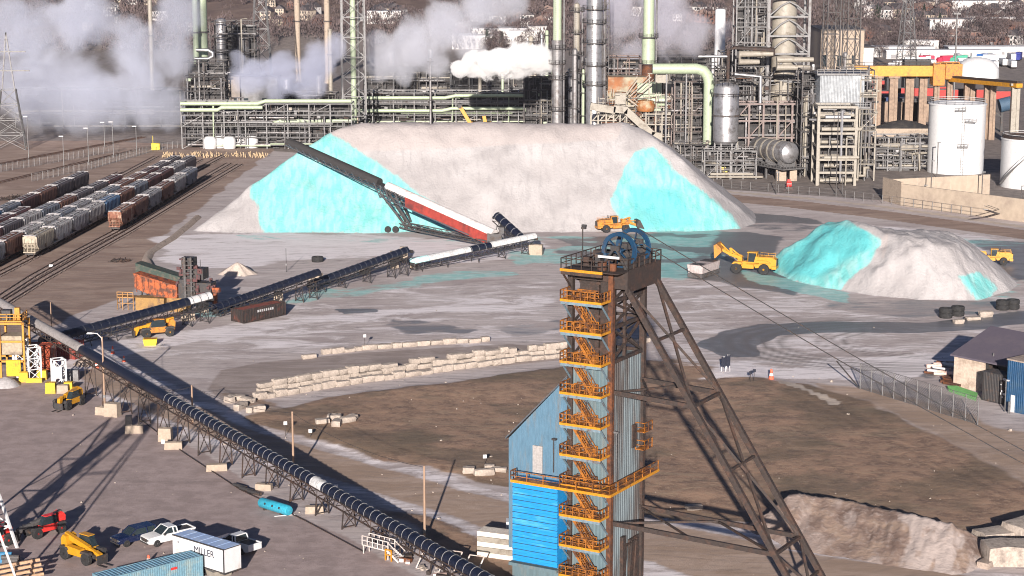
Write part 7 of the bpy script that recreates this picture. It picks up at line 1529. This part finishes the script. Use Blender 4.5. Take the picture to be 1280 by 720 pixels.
for i in range(140): x, y, r_ = random.uniform(-16,16), random.uniform(-3,3), random.uniform(.4,1.4); m.bar((x,y,-.1),(x+random.uniform(-.6,.6),y,random.uniform(.6,1.6)),.18)
o = m.build('dry_grass', mat('dry_grass', (.40,.29,.17), (.3,.22,.14), .4)); o.location = G(268,196); tag(o,'dry tan grass strip at the end of the rail yard','dry grass',kind='stuff')
x_, y_ = bz(590,166); T = thing('yellow_crane_arm','yellow excavator whose arm rises above the middle of the big pile crest','excavator',(x_,y_+8,0)); z0 = zt(y_+8,156)-11; m = MB(); m.bar((6.3,0,z0),(-4.3,0,zt(y_+8,133)),1.1,1.2); m.build('arm', M_lyel, T); m = MB(); m.box((-4.4,0,zt(y_+8,132.5)),(1.4,1.3,1.6)); m.build('arm_head', M_dk, T)
m = MB(); m.b2((0,-1.6,3),(6,1.6,z0-3)); m.bar((6.3,0,z0+3),(4,0,5),1.2); m.b2((-.5,-2,0),(6.5,2,3)); m.build('body', M_lyel, T)
# containers and town behind the crane
def farbox(px, py, wm, hm, dm, mt, label, cat='container', name='stacked_container', group=None, rz=0, z=0, roof=None):
    x_, y_ = bz(px, py); T = thing(name, label, cat, (x_,y_,z), rz, group); m = MB(); m.b2((-wm/2,0,0),(wm/2,dm,hm)); m.build('wall' if roof else 'box_shell', mt, T); m = MB(); m.b2((-wm/2-.15,-.15,hm),(wm/2+.15,dm+.15,hm+.25)); m.build('roof', roof or M_grd, T); return T
M_nav = mat('navy_box', (.01,.03,.10)); M_blkb = mat('black_box', (.03,.03,.032)); M_redb = mat('red_box', (.32,.03,.025))
for px, py, w, h, mt, lb in ((1098,150,5,8,M_blkb,'black storage bin between the first and second crane pillars'),(1106,150,6,9,M_nav,'navy storage bin right of the first black bin'),(1126,150,7,9,M_nav,'navy storage bin between the second and third crane pillars'),(1141,152,8,8,M_blkb,'black storage bin left of the white tank'),(1117,120,6,10,M_blkb,'black screen high between the crane pillars, left'),(1137,118,5,14,M_blkb,'tall black screen between the crane pillars, middle'),(1153,118,6,14,M_blkb,'tall black screen between the crane pillars, right')):
    farbox(px, py, w, h, 5, mt, lb, 'storage bin', 'storage_bin', 'dark storage bins behind the crane')
for i, (px, py, w, lb) in enumerate(((1105,110,14,'first'),(1126,107,14,'second'),(1146,120,16,'third'),(1166,118,12,'fourth'),(1196,122,16,'fifth'),(1222,122,16,'sixth'),(1254,124,12,'seventh'),(1100,124,12,'eighth'))): farbox(px, py, w, 3.2, 2.6, M_redb, lb+' low red container from the left behind the crane pillars', 'container', 'red_container', 'low red containers')
T = thing('coal_heap','black coal-like heap in the bay under the crane','coal heap',G(1128,168)); m = MB(); m.lathe([(15,0),(10,2.5),(4,4.4),(.3,5)],(0,0,0),20); m.v = [(a,b*.4,c) for a,b,c in m.v]; autosm(m.build('heap_surface', mat('coal_black', (.02,.02,.022), (.05,.045,.04), .5, bump=.2), T))
m = MB(); m.b2((-14,0,0),(14,.5,4.5)); o = m.build('bay_wall', M_conc); o.location = G(1132,178); tag(o,'pale concrete bay wall under the coal heap','wall')
farbox(1140,152,34,7,1.0,M_tanp,'long tan wall behind the coal heap under the crane','wall','bay_back_wall')
x_, y_ = bz(1221,97); T = thing('white_dome','white domed storage roof beyond the crane runway','dome',(x_,y_,0)); m = MB(); m.lathe([(10,0),(9.8,4),(8.4,6.5),(5.5,8.6),(.2,9.6)],(0,0,0),24); autosm(m.build('dome_shell', M_wht, T))
T = thing('dark_ball_tank','dark blue tank on a thin post between pillar and right edge','tank',(cx(1253,YC,10),YC,0)); m = MB(); m.tube((-1,0,9),(3,0,10),2.4,14); autosm(m.build('tank_shell', mat('slate_blue', (.04,.08,.13)), T)); m = MB(); m.bar((0,0,0),(0,0,9),.8); m.bar((0,0,5),(-5,0,9),.5); m.build('tank_post', M_dk, T)

# deeper rows of plant behind the front racks
for k, (a, b, yy, pt, hh, fmk, lb) in enumerate(((660,760,128,92,0,M_grd,'far process rows behind the tall silver columns'),(455,565,108,86,0,M_grd,'farthest pipe rows left of the white steam'),(330,420,150,118,0,M_grd,'dark process rows between the grey building and flare tower'),(840,915,182,86,0,M_grd,'dark process rows behind the fat green duct'),(900,1000,176,66,0,M_grd,'upper process rows behind the silver vessel'),(1050,1090,180,88,0,M_grd,'upper process rows behind the grey enclosure'))):
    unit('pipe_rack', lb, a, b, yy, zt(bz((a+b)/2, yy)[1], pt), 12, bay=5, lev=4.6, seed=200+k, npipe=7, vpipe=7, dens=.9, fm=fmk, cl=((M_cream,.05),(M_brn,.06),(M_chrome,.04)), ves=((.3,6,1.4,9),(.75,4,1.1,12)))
random.seed(8)
for i in range(26):
    px = random.choice((random.uniform(655,780),random.uniform(880,1060),random.uniform(235,330),random.uniform(455,650))); yy = random.uniform(135,165) if px < 700 else random.uniform(160,190); x_, y_ = bz(px, yy); h_ = random.uniform(14,34); r = random.uniform(.35,.9)
    T = thing('slim_vessel', 'slim pipe-like vessel standing among the refinery racks', 'vessel', (x_,y_,0), 0, 'slim vessels among the racks'); m = MB(); m.lathe([(r,0),(r,h_),(r*.6,h_+r*.5),(.05,h_+r*.7)],(0,0,0),10); autosm(m.build('vessel_shell', random.choice((M_chrome,M_chr2,M_cream,M_mint)), T)); m = MB(); [m.lathe([(r*1.02,z),(r+.8,z),(r+.8,z+.2),(r*1.02,z+.2)],(0,0,0),10) for z in (h_*.4,h_*.7,h_*.95)]; m.build('ring_platform', M_grd, T)
# ================================================================ FAR TOWN AND HILLSIDE
def hit(px, py):
    """where a sight line meets the far ground"""
    d = ray(px, py); y = 600.0
    while y < 3000:
        p = Vector((0,0,CH))+d*(y/d.y)
        if p.z <= hz(p.x, p.y): return Vector((p.x, p.y, hz(p.x, p.y)))
        y += 4
    return p
M_hw = [mat('house_white', (.48,.465,.455), (.4,.37,.35), .3), mat('house_cream', (.40,.34,.275), (.33,.28,.22), .3), mat('house_brick', (.15,.075,.058), (.12,.065,.052), .3), mat('house_grey', (.22,.21,.215), (.18,.165,.165), .3)]
M_hr = [mat('roof_dark', (.06,.053,.057)), mat('roof_brown', (.15,.10,.085)), mat('roof_pale', (.30,.285,.285))]
def house_proto(i, w, d, h, rh, wm, rm):
    T = thing('house', 'house', 'house', (0,0,-50)); m = MB(); m.b2((-w/2,-d/2,-2),(w/2,d/2,h)); m.prism([(-w/2,h),(0,h+rh-.1),(w/2,h)], -d/2, d/2); m.build('wall', wm, T)
    m = MB(); m.add([(-w/2-.4,-d/2-.4,h-.2),(0,-d/2-.4,h+rh),(w/2+.4,-d/2-.4,h-.2),(-w/2-.4,d/2+.4,h-.2),(0,d/2+.4,h+rh),(w/2+.4,d/2+.4,h-.2)],[(0,1,4,3),(1,2,5,4),(0,2,1),(3,4,5),(0,3,5,2)]); m.build('roof', rm, T)
    m = MB(); [m.b2((x,-d/2-.06,z),(x+1.1,-d/2,z+1.4)) for x in (-w*.35,-w*.05,w*.22) for z in (1,h-2.2)]; m.build('window', M_glas, T); return T
HP = [house_proto(i, w, d, h, rh, M_hw[a], M_hr[b]) for i, (w,d,h,rh,a,b) in enumerate(((9,8,6,3,0,0),(11,8,5,3,0,1),(8,9,6,3.2,1,0),(12,9,6,2.6,2,1),(9,7,5,2.6,3,0),(14,9,5,2,0,2)))]
used = set(); rnd = random.Random(77)
def put_house(px, py, label, group, k=None, sc=1):
    k = rnd.randrange(len(HP)) if k is None else k; p = hit(px, py); rz = rnd.uniform(-.9,.9)
    if k not in used: used.add(k); T = HP[k]; T.location = p; T.rotation_euler = (0,0,rz); T['label'] = label; T['group'] = group; T.scale = (sc,)*3
    else: dup(HP[k], p, rz, label, group=group, scale=(sc,)*3)
CL = [((1075,1130,6,24),40,'white or cream house in the row climbing the upper hillside right of the masts',(0,0,1,2,5)),((1126,1185,8,34),22,'pale house scattered left of centre on the brown hillside above the crane',(0,1,2,3)),((1205,1280,6,30),34,'pale house in the bright cluster at the top right',(0,0,1,5,4)),((1190,1280,32,60),26,'small building in the town strip above the white dome',(0,1,2,3,4)),((560,640,24,44),14,'house beyond the white steam, left of the columns',(0,1,3,4)),((640,690,14,36),12,'house on the dark hillside just left of the columns',(0,3,4,1)),((450,500,16,32),9,'house on the hillside between flare tower and steam',(0,1,2,4)),((770,900,5,34),10,'house dimly seen through the steam beyond the green stack',(0,3,4)),((320,424,4,36),12,'house on the dark hillside above the blue steam',(2,3,4,0)),((100,240,4,40),14,'house dimly seen through the thick left steam',(0,2,3,4)),((1085,1130,40,60),8,'small house at the wooded hill foot above the crane bridge',(1,3,2))]
for (x0,x1,y0,y1), n, lab, ks in CL:
    for i in range(n): put_house(rnd.uniform(x0,x1), rnd.uniform(y0,y1), lab, lab.replace('house','houses').replace('building','buildings').split(' in ')[0]+' '+str(int(x0)) if False else 'houses: '+lab.split(' ',3)[-1], rnd.choice(ks), rnd.uniform(.55,.95))
for i,k in enumerate(HP):
    if i not in used: put_house(1150+10*i, 40, 'extra pale house low on the slope', 'houses low on the slope', i)
def shed(px, py, w, h, d, mt, rm, label, rz=0):
    p = hit(px, py); T = thing('warehouse', label, 'warehouse', p, rz, 'far flat-roofed halls'); m = MB(); m.b2((-w/2,0,-1),(w/2,d,h)); m.build('wall', mt, T); m = MB(); m.b2((-w/2-.3,-.3,h),(w/2+.3,d+.3,h+.5)); m.build('roof', rm, T); m = MB(); [m.b2((-w/2+(i+.3)*w/8,-.08,.2),(-w/2+(i+.7)*w/8,0,h*.55)) for i in range(8)]; m.build('loading_door', M_hw[3], T)
W_, Rw = M_hw[0], mat('white_roof', (.55,.54,.55), (.46,.445,.445), .2)
for a in ((590,62,22,7,24,W_,Rw,'left white hall above the white steam'),(628,56,34,8,20,W_,Rw,'long white hall above the white steam'),(655,60,16,9,18,W_,Rw,'right white hall above the white steam beside the columns'),(672,57,10,10,14,W_,M_hr[2],'narrow white hall just left of the columns'),(1190,46,26,9,16,W_,M_hr[2],'white office block in the middle of the town'),(1225,34,26,6,14,M_hw[3],M_hr[0],'grey hall with dark roof in the town'),(1262,36,34,6,16,W_,Rw,'white hall near the top right edge'),(1230,17,40,7,20,W_,Rw,'broad white hall on the upper right hillside'),(1265,13,20,7,14,M_hw[1],Rw,'cream hall at the upper right corner'),(1125,72,36,5,14,W_,Rw,'long low white hall behind the crane bridge, left'),(1180,74,60,4,10,W_,Rw,'long low white hall behind the crane bridge, right'),(1245,72,50,5,12,W_,Rw,'long white hall above the dome'),(1200,60,40,5,10,M_hw[2],M_hr[1],'brown brick hall in the middle of the town'),(1248,56,46,6,12,M_hw[2],M_hr[1],'brick hall at the right of the town'),(1150,66,20,6,12,W_,Rw,'small white hall below the thin pylon'),(480,30,20,7,14,W_,Rw,'white hall on the hillside right of the flare tower')):
    shed(*a[:6], a[6], a[7])
for i, (px, py, mt, lb) in enumerate(((1155,80,'bright_magenta_red','left crimson truck above the crane bridge'),(1182,80,'bright_magenta_red','right crimson truck above the crane bridge'),(1198,80,'sea_green','green truck near the trolley'),(1226,78,'truck_blue','blue truck above the dome'),(1273,76,'truck_navy','navy truck at the right edge of the truck yard'))):
    p = hit(px, py); T = thing('parked_truck', lb, 'truck', p, .3*i, 'coloured trucks in the yard behind the crane'); mm = mat(mt, {'bright_magenta_red':(.45,.02,.06),'sea_green':(.08,.42,.28),'truck_blue':(.03,.12,.35),'truck_navy':(.02,.03,.2)}[mt]); m = MB(); m.b2((-2.6,-1.3,.8),(5,1.3,4.2)); m.build('cargo_box', mm, T); m = MB(); m.prism([(-5,.6),(-5,2.2),(-4.3,3.3),(-2.8,3.4),(-2.8,.6)],-1.2,1.2); m.build('cab', mm, T); [wheel(T,(x,y,.5),.5,.35,M_gry) for x in (-4,1.5,3.8) for y in (-1.1,1.1)]
trk = None
for i in range(26):
    px = rnd.uniform(1100,1280); py = rnd.uniform(76,90); p = hit(px, py)
    if trk is None:
        trk = thing('white_trailer', 'white trailer', 'trailer', p, .1, 'white trailers in the yard behind the crane'); m = MB(); m.b2((-6,-1.25,1.1),(6,1.25,3.9)); m.build('trailer_box', M_wht, trk); m = MB(); m.b2((-5.5,-1,.6),(5.5,1,1.1)); [m.tube((x,-1.2,.5),(x,1.2,.5),.5,10) for x in (3.5,4.8,-4)]; m.build('trailer_chassis', M_dk, trk)
        trk['label'] = 'white trailer parked in the yard beyond the crane bridge and runway'
    else: dup(trk, p, rnd.choice((0,.1,1.5)), 'white trailer parked in the yard beyond the crane bridge and runway')
# bare winter trees
M_bark = mat('bare_bark', (.10,.075,.065)); M_twig = mat('bare_twigs', (.070,.052,.053), (.11,.082,.08), .08, .4, .6, .95, var=.3); M_ever = mat('evergreen', (.035,.05,.035), (.06,.07,.045), .3)
def tree_proto(h, r, n, mt, seed, ever=False):
    rr = random.Random(seed); T = thing('bare_tree' if not ever else 'evergreen_tree', 'tree', 'tree', (0,0,-60)); m = MB(); m.tube((0,0,-1),(0,0,h*.6),h*.028,6,h*.012)
    for i in range(7): a = rr.uniform(0,6.28); z = h*rr.uniform(.25,.55); m.tube((0,0,z),(r*.6*math.cos(a),r*.6*math.sin(a),z+h*rr.uniform(.15,.35)),h*.012,4,h*.004)
    m.build('trunk', M_bark, T); m = MB()
    for i in range(n):
        a = rr.uniform(0,6.28); u = rr.random()**.45; t = rr.uniform(.05,1); ph = rr.uniform(0,1)
        if ever: z = h*ph; q = r*(1-ph)*u
        else: z = h*(.28+.72*ph); q = r*math.sqrt(max(0,1-((ph-.42)/.6)**2))*u
        x, y = q*math.cos(a), q*math.sin(a); l = rr.uniform(.5,1.4); b = rr.uniform(0,6.28); w = .12 if not ever else .35
        m.v += [(x-w*math.sin(b),y+w*math.cos(b),z),(x+w*math.sin(b),y-w*math.cos(b),z),(x+l*math.cos(b)*.6,y+l*math.sin(b)*.6,z+l*(.8 if not ever else -.3))]; k = len(m.v); m.f.append((k-3,k-2,k-1))
    m.build('crown', mt, T); return T
TP = [tree_proto(11,4.5,700,M_twig,1), tree_proto(9,4,600,M_twig,2), tree_proto(13,5,800,M_twig,3), tree_proto(10,3,500,M_ever,4,True)]
first = set()
TR = [((1085,1185,44,74),26,'bare brown tree at the hill foot above the crane bridge',(0,1,2)),((1190,1280,26,66),22,'bare brown tree between the town buildings at the right',(0,1,2)),((600,690,52,76),16,'bare tree among the white halls above the white steam',(0,1,2)),((1080,1180,22,44),8,'dark evergreen tree on the brown hillside above the crane',(3,)),((600,640,60,72),5,'dark evergreen tree before the white halls',(3,)),((760,900,40,60),10,'bare tree behind the steam right of the green stack',(0,1,2))]
for (x0,x1,y0,y1), n, lab, ks in TR:
    for i in range(n):
        k = rnd.choice(ks); p = hit(rnd.uniform(x0,x1), rnd.uniform(y0,y1)); sc = rnd.uniform(.75,1.2)
        if k not in first: first.add(k); T = TP[k]; T.location = p; T['label'] = lab; T['group'] = 'trees: '+lab.split(' ',2)[-1]; T.scale = (sc,)*3
        else: T = dup(TP[k], p, rnd.uniform(0,6), lab, group='trees: '+lab.split(' ',2)[-1], scale=(sc,)*3)
# woodland mass
rs = np.random.default_rng(5); n = 5200; cx_ = rs.uniform(-420,420,n); cy_ = 1080+470*rs.random(n)**1.2; keep = (fbm(cx_/60,cy_/60,66) > .40)&(np.abs(cx_) < 60+cy_*.28); cx_, cy_ = cx_[keep], cy_[keep]
cz = np.array([hz(a,b) for a,b in zip(cx_,cy_)]); hh = rs.uniform(6,12,len(cx_)); rr_ = hh*.42; K = 46
u = rs.random((len(cx_),K)); a = rs.uniform(0,6.283,(len(cx_),K)); ph = rs.random((len(cx_),K)); q = rr_[:,None]*np.sqrt(np.clip(1-((ph-.42)/.62)**2,0,1))*u**.5
x = cx_[:,None]+q*np.cos(a); y = cy_[:,None]+q*np.sin(a); z = cz[:,None]+hh[:,None]*(.1+.9*ph); b = rs.uniform(0,6.283,x.shape); l = rs.uniform(.8,2.0,x.shape); w = .33
V = np.stack([np.stack([x-w*np.cos(b),y-w*np.sin(b),z],-1),np.stack([x+w*np.cos(b),y+w*np.sin(b),z],-1),np.stack([x+l*.3*np.sin(b),y+l*.3*np.cos(b),z+l],-1)],2).reshape(-1,3)
me = bpy.data.meshes.new('woodland'); nT = len(V)//3; me.vertices.add(len(V)); me.vertices.foreach_set('co', V.astype(np.float32).ravel()); me.loops.add(len(V)); me.loops.foreach_set('vertex_index', np.arange(len(V),dtype=np.int32)); me.polygons.add(nT); me.polygons.foreach_set('loop_start', np.arange(0,len(V),3,dtype=np.int32)); me.update(); me.materials.append(M_twig)
o = bpy.data.objects.new('woodland', me); COL.objects.link(o); tag(o,'bare brown winter woodland covering the far hillside','woodland',kind='stuff')
# ================================================================ STEAM AND HAZE
def steam(name, label, blobs, dens, col=(.93,.92,.96), nscale=.05, amp=1.15, soft=.5, seed=0, drift=1.0):
    B = []
    for px, py, Y_, rp in blobs:
        c = AT(px, py, Y_); k = 2470/(Y_*CP+(CH-c.z)*SP); B.append((c, rp/k))
    lo = [min(c[i]-r*1.25 for c, r in B) for i in range(3)]; hi = [max(c[i]+r*1.25 for c, r in B) for i in range(3)]; lo[2] = max(lo[2], .3)
    cen = Vector([(lo[i]+hi[i])/2 for i in range(3)])
    m = bpy.data.materials.new(name); m.use_nodes = True; nt = m.node_tree; N = nt.nodes; L = nt.links
    for n in list(N): N.remove(n)
    out = N.new('ShaderNodeOutputMaterial'); pv = N.new('ShaderNodeVolumePrincipled'); L.new(pv.outputs[0], out.inputs['Volume'])
    tc = N.new('ShaderNodeTexCoord'); P = tc.outputs['Object']
    n1 = N.new('ShaderNodeTexNoise'); n1.inputs['Scale'].default_value = nscale; n1.inputs['Detail'].default_value = 6; n1.inputs['Roughness'].default_value = .62; n1.inputs['Distortion'].default_value = .5
    ad = N.new('ShaderNodeVectorMath'); ad.operation = 'ADD'; ad.inputs[1].default_value = (seed*37.0, seed*11.0, 0); L.new(P, ad.inputs[0]); L.new(ad.outputs[0], n1.inputs[0])
    cur = None
    for c, r in B:
        s = N.new('ShaderNodeVectorMath'); s.operation = 'DISTANCE'; L.new(P, s.inputs[0]); s.inputs[1].default_value = c-cen
        d = N.new('ShaderNodeMath'); d.operation = 'MULTIPLY_ADD'; L.new(s.outputs['Value'], d.inputs[0]); d.inputs[1].default_value = -1/r; d.inputs[2].default_value = 1.0
        if cur is None: cur = d.outputs[0]
        else:
            mx = N.new('ShaderNodeMath'); mx.operation = 'SMOOTH_MAX'; L.new(cur, mx.inputs[0]); L.new(d.outputs[0], mx.inputs[1]); mx.inputs[2].default_value = .25; cur = mx.outputs[0]
    a = N.new('ShaderNodeMath'); a.operation = 'MULTIPLY_ADD'; L.new(n1.outputs[0], a.inputs[0]); a.inputs[1].default_value = amp*2; a.inputs[2].default_value = -amp*1.0-.12
    b = N.new('ShaderNodeMath'); b.operation = 'ADD'; L.new(a.outputs[0], b.inputs[0]); L.new(cur, b.inputs[1])
    # nothing outside the puffs
    g = N.new('ShaderNodeMapRange'); g.inputs[1].default_value = -.22; g.inputs[2].default_value = .05; L.new(cur, g.inputs[0])
    mr = N.new('ShaderNodeMapRange'); mr.interpolation_type = 'SMOOTHSTEP'; mr.inputs[1].default_value = 0; mr.inputs[2].default_value = soft; mr.inputs[4].default_value = dens; L.new(b.outputs[0], mr.inputs[0])
    q = N.new('ShaderNodeMath'); q.operation = 'MULTIPLY'; L.new(mr.outputs[0], q.inputs[0]); L.new(g.outputs[0], q.inputs[1])
    L.new(q.outputs[0], pv.inputs['Density']); pv.inputs['Color'].default_value = (*col, 1); pv.inputs['Anisotropy'].default_value = 0
    mb = MB(); mb.b2([lo[i]-cen[i] for i in range(3)], [hi[i]-cen[i] for i in range(3)]); o = mb.build(name, m); o.location = cen
    return tag(o, label, 'steam', kind='stuff')
steam('steam_plume','large lavender steam cloud filling the upper left over the tracks',[(50,120,655,62),(110,118,655,62),(170,112,655,56),(212,128,655,34),(150,152,650,26),(30,50,670,64),(95,25,670,60),(165,60,665,48),(215,70,665,36),(225,20,670,40),(10,100,655,40)],.065,col=(.84,.87,.97),seed=1,nscale=.05,soft=.35)
steam('steam_plume','blue-grey steam drifting between the U-shaped pipe and flare tower',[(318,92,640,34),(352,84,640,40),(392,72,640,36),(345,112,640,26),(300,72,640,16),(385,100,640,28),(415,62,640,24)],.12,col=(.80,.83,.96),seed=2,nscale=.065,soft=.35)
steam('steam_plume','broad lavender steam column rising right of the flare tower',[(484,76,690,34),(520,58,690,42),(560,36,690,42),(605,12,690,38),(505,92,690,20),(545,84,690,26),(472,48,690,22),(585,55,690,28),(640,2,690,26)],.11,col=(.90,.91,.97),seed=3,nscale=.06,soft=.35)
steam('steam_plume','bright white billowing steam low beside the silver columns',[(574,85,632,13),(590,80,632,19),(608,81,632,20),(628,79,632,22),(650,76,632,26),(674,76,632,24)],1.2,col=(1,1,1),seed=4,nscale=.17,amp=.75,soft=.12)
steam('steam_plume','pale grey steam behind the green stack and white stack',[(778,30,700,44),(826,34,700,48),(866,48,700,34),(765,0,700,44),(825,-6,700,46),(905,44,700,22),(792,62,700,26)],.09,col=(.88,.87,.94),seed=5,nscale=.055,soft=.4)
m = bpy.data.materials.new('haze_air'); m.use_nodes = True; nt = m.node_tree
for n in list(nt.nodes): nt.nodes.remove(n)
out = nt.nodes.new('ShaderNodeOutputMaterial'); pv = nt.nodes.new('ShaderNodeVolumePrincipled'); nt.links.new(pv.outputs[0], out.inputs['Volume']); pv.inputs['Density'].default_value = .00003; pv.inputs['Color'].default_value = (.85,.85,.95,1); pv.inputs['Anisotropy'].default_value = .1
zmax = float(Z.max())+30
mb = MB(); mb.b2((-2650,-340,-1.6),(2650,4250,max(zmax,110))); o = mb.build('haze', m); tag(o, 'thin pale air haze over the whole place', 'haze', kind='stuff')
# ================================================================ LIGHT, SKY, CAMERA
SUNEL = R(14.5); KX = .07
to_sun = Vector((-KX, -math.sqrt(1-KX*KX), 0))*math.cos(SUNEL)+Vector((0,0,math.sin(SUNEL)))
sd = bpy.data.lights.new('sun', 'SUN'); sd.energy = 5.0; sd.angle = R(.53); sd.color = (1.0,.91,.83)
so = bpy.data.objects.new('sun', sd); COL.objects.link(so); so.location = (0,0,150)
so.rotation_euler = to_sun.to_track_quat('Z', 'Y').to_euler()
W = bpy.data.worlds.new('World'); SC.world = W; W.use_nodes = True; nt = W.node_tree
sky = nt.nodes.new('ShaderNodeTexSky'); sky.sky_type = 'NISHITA'; sky.sun_disc = False; sky.sun_elevation = SUNEL
az = math.atan2(to_sun.x, to_sun.y); sky.sun_rotation = az; sky.air_density = .32; sky.dust_density = .6; sky.ozone_density = 2.6
bg = nt.nodes['Background']; nt.links.new(sky.outputs[0], bg.inputs[0]); bg.inputs[1].default_value = .052
cd = bpy.data.cameras.new('camera'); cam = bpy.data.objects.new('camera', cd); COL.objects.link(cam); SC.camera = cam
cd.sensor_width = 36; cd.lens = CF/1280*36; cd.clip_start = 1; cd.clip_end = 9000
cam.location = (0,0,CH); cam.rotation_euler = (math.pi/2-PITCH, 0, 0)
SC.view_settings.view_transform = 'Standard'; SC.view_settings.look = 'None'; SC.view_settings.gamma = 1; SC.view_settings.use_curve_mapping = False
SC.view_settings.exposure = .9
SC.render.engine = 'CYCLES'; cy = SC.cycles
cy.use_denoising = True; cy.denoiser = 'OPENIMAGEDENOISE'; cy.max_bounces = 8; cy.diffuse_bounces = 2; cy.glossy_bounces = 2; cy.transmission_bounces = 2; cy.transparent_max_bounces = 12; cy.volume_bounces = 4
cy.use_adaptive_sampling = True; cy.adaptive_threshold = .02; cy.caustics_reflective = False; cy.caustics_refractive = False
cy.pixel_filter_type = 'BLACKMAN_HARRIS'; cy.filter_width = 1.05
cy.volume_step_rate = 1.0; cy.volume_max_steps = 96

for o in list(COL.objects):
    if o.parent is None and o.get('category') and not o.get('kind'): o['kind'] = 'thing'
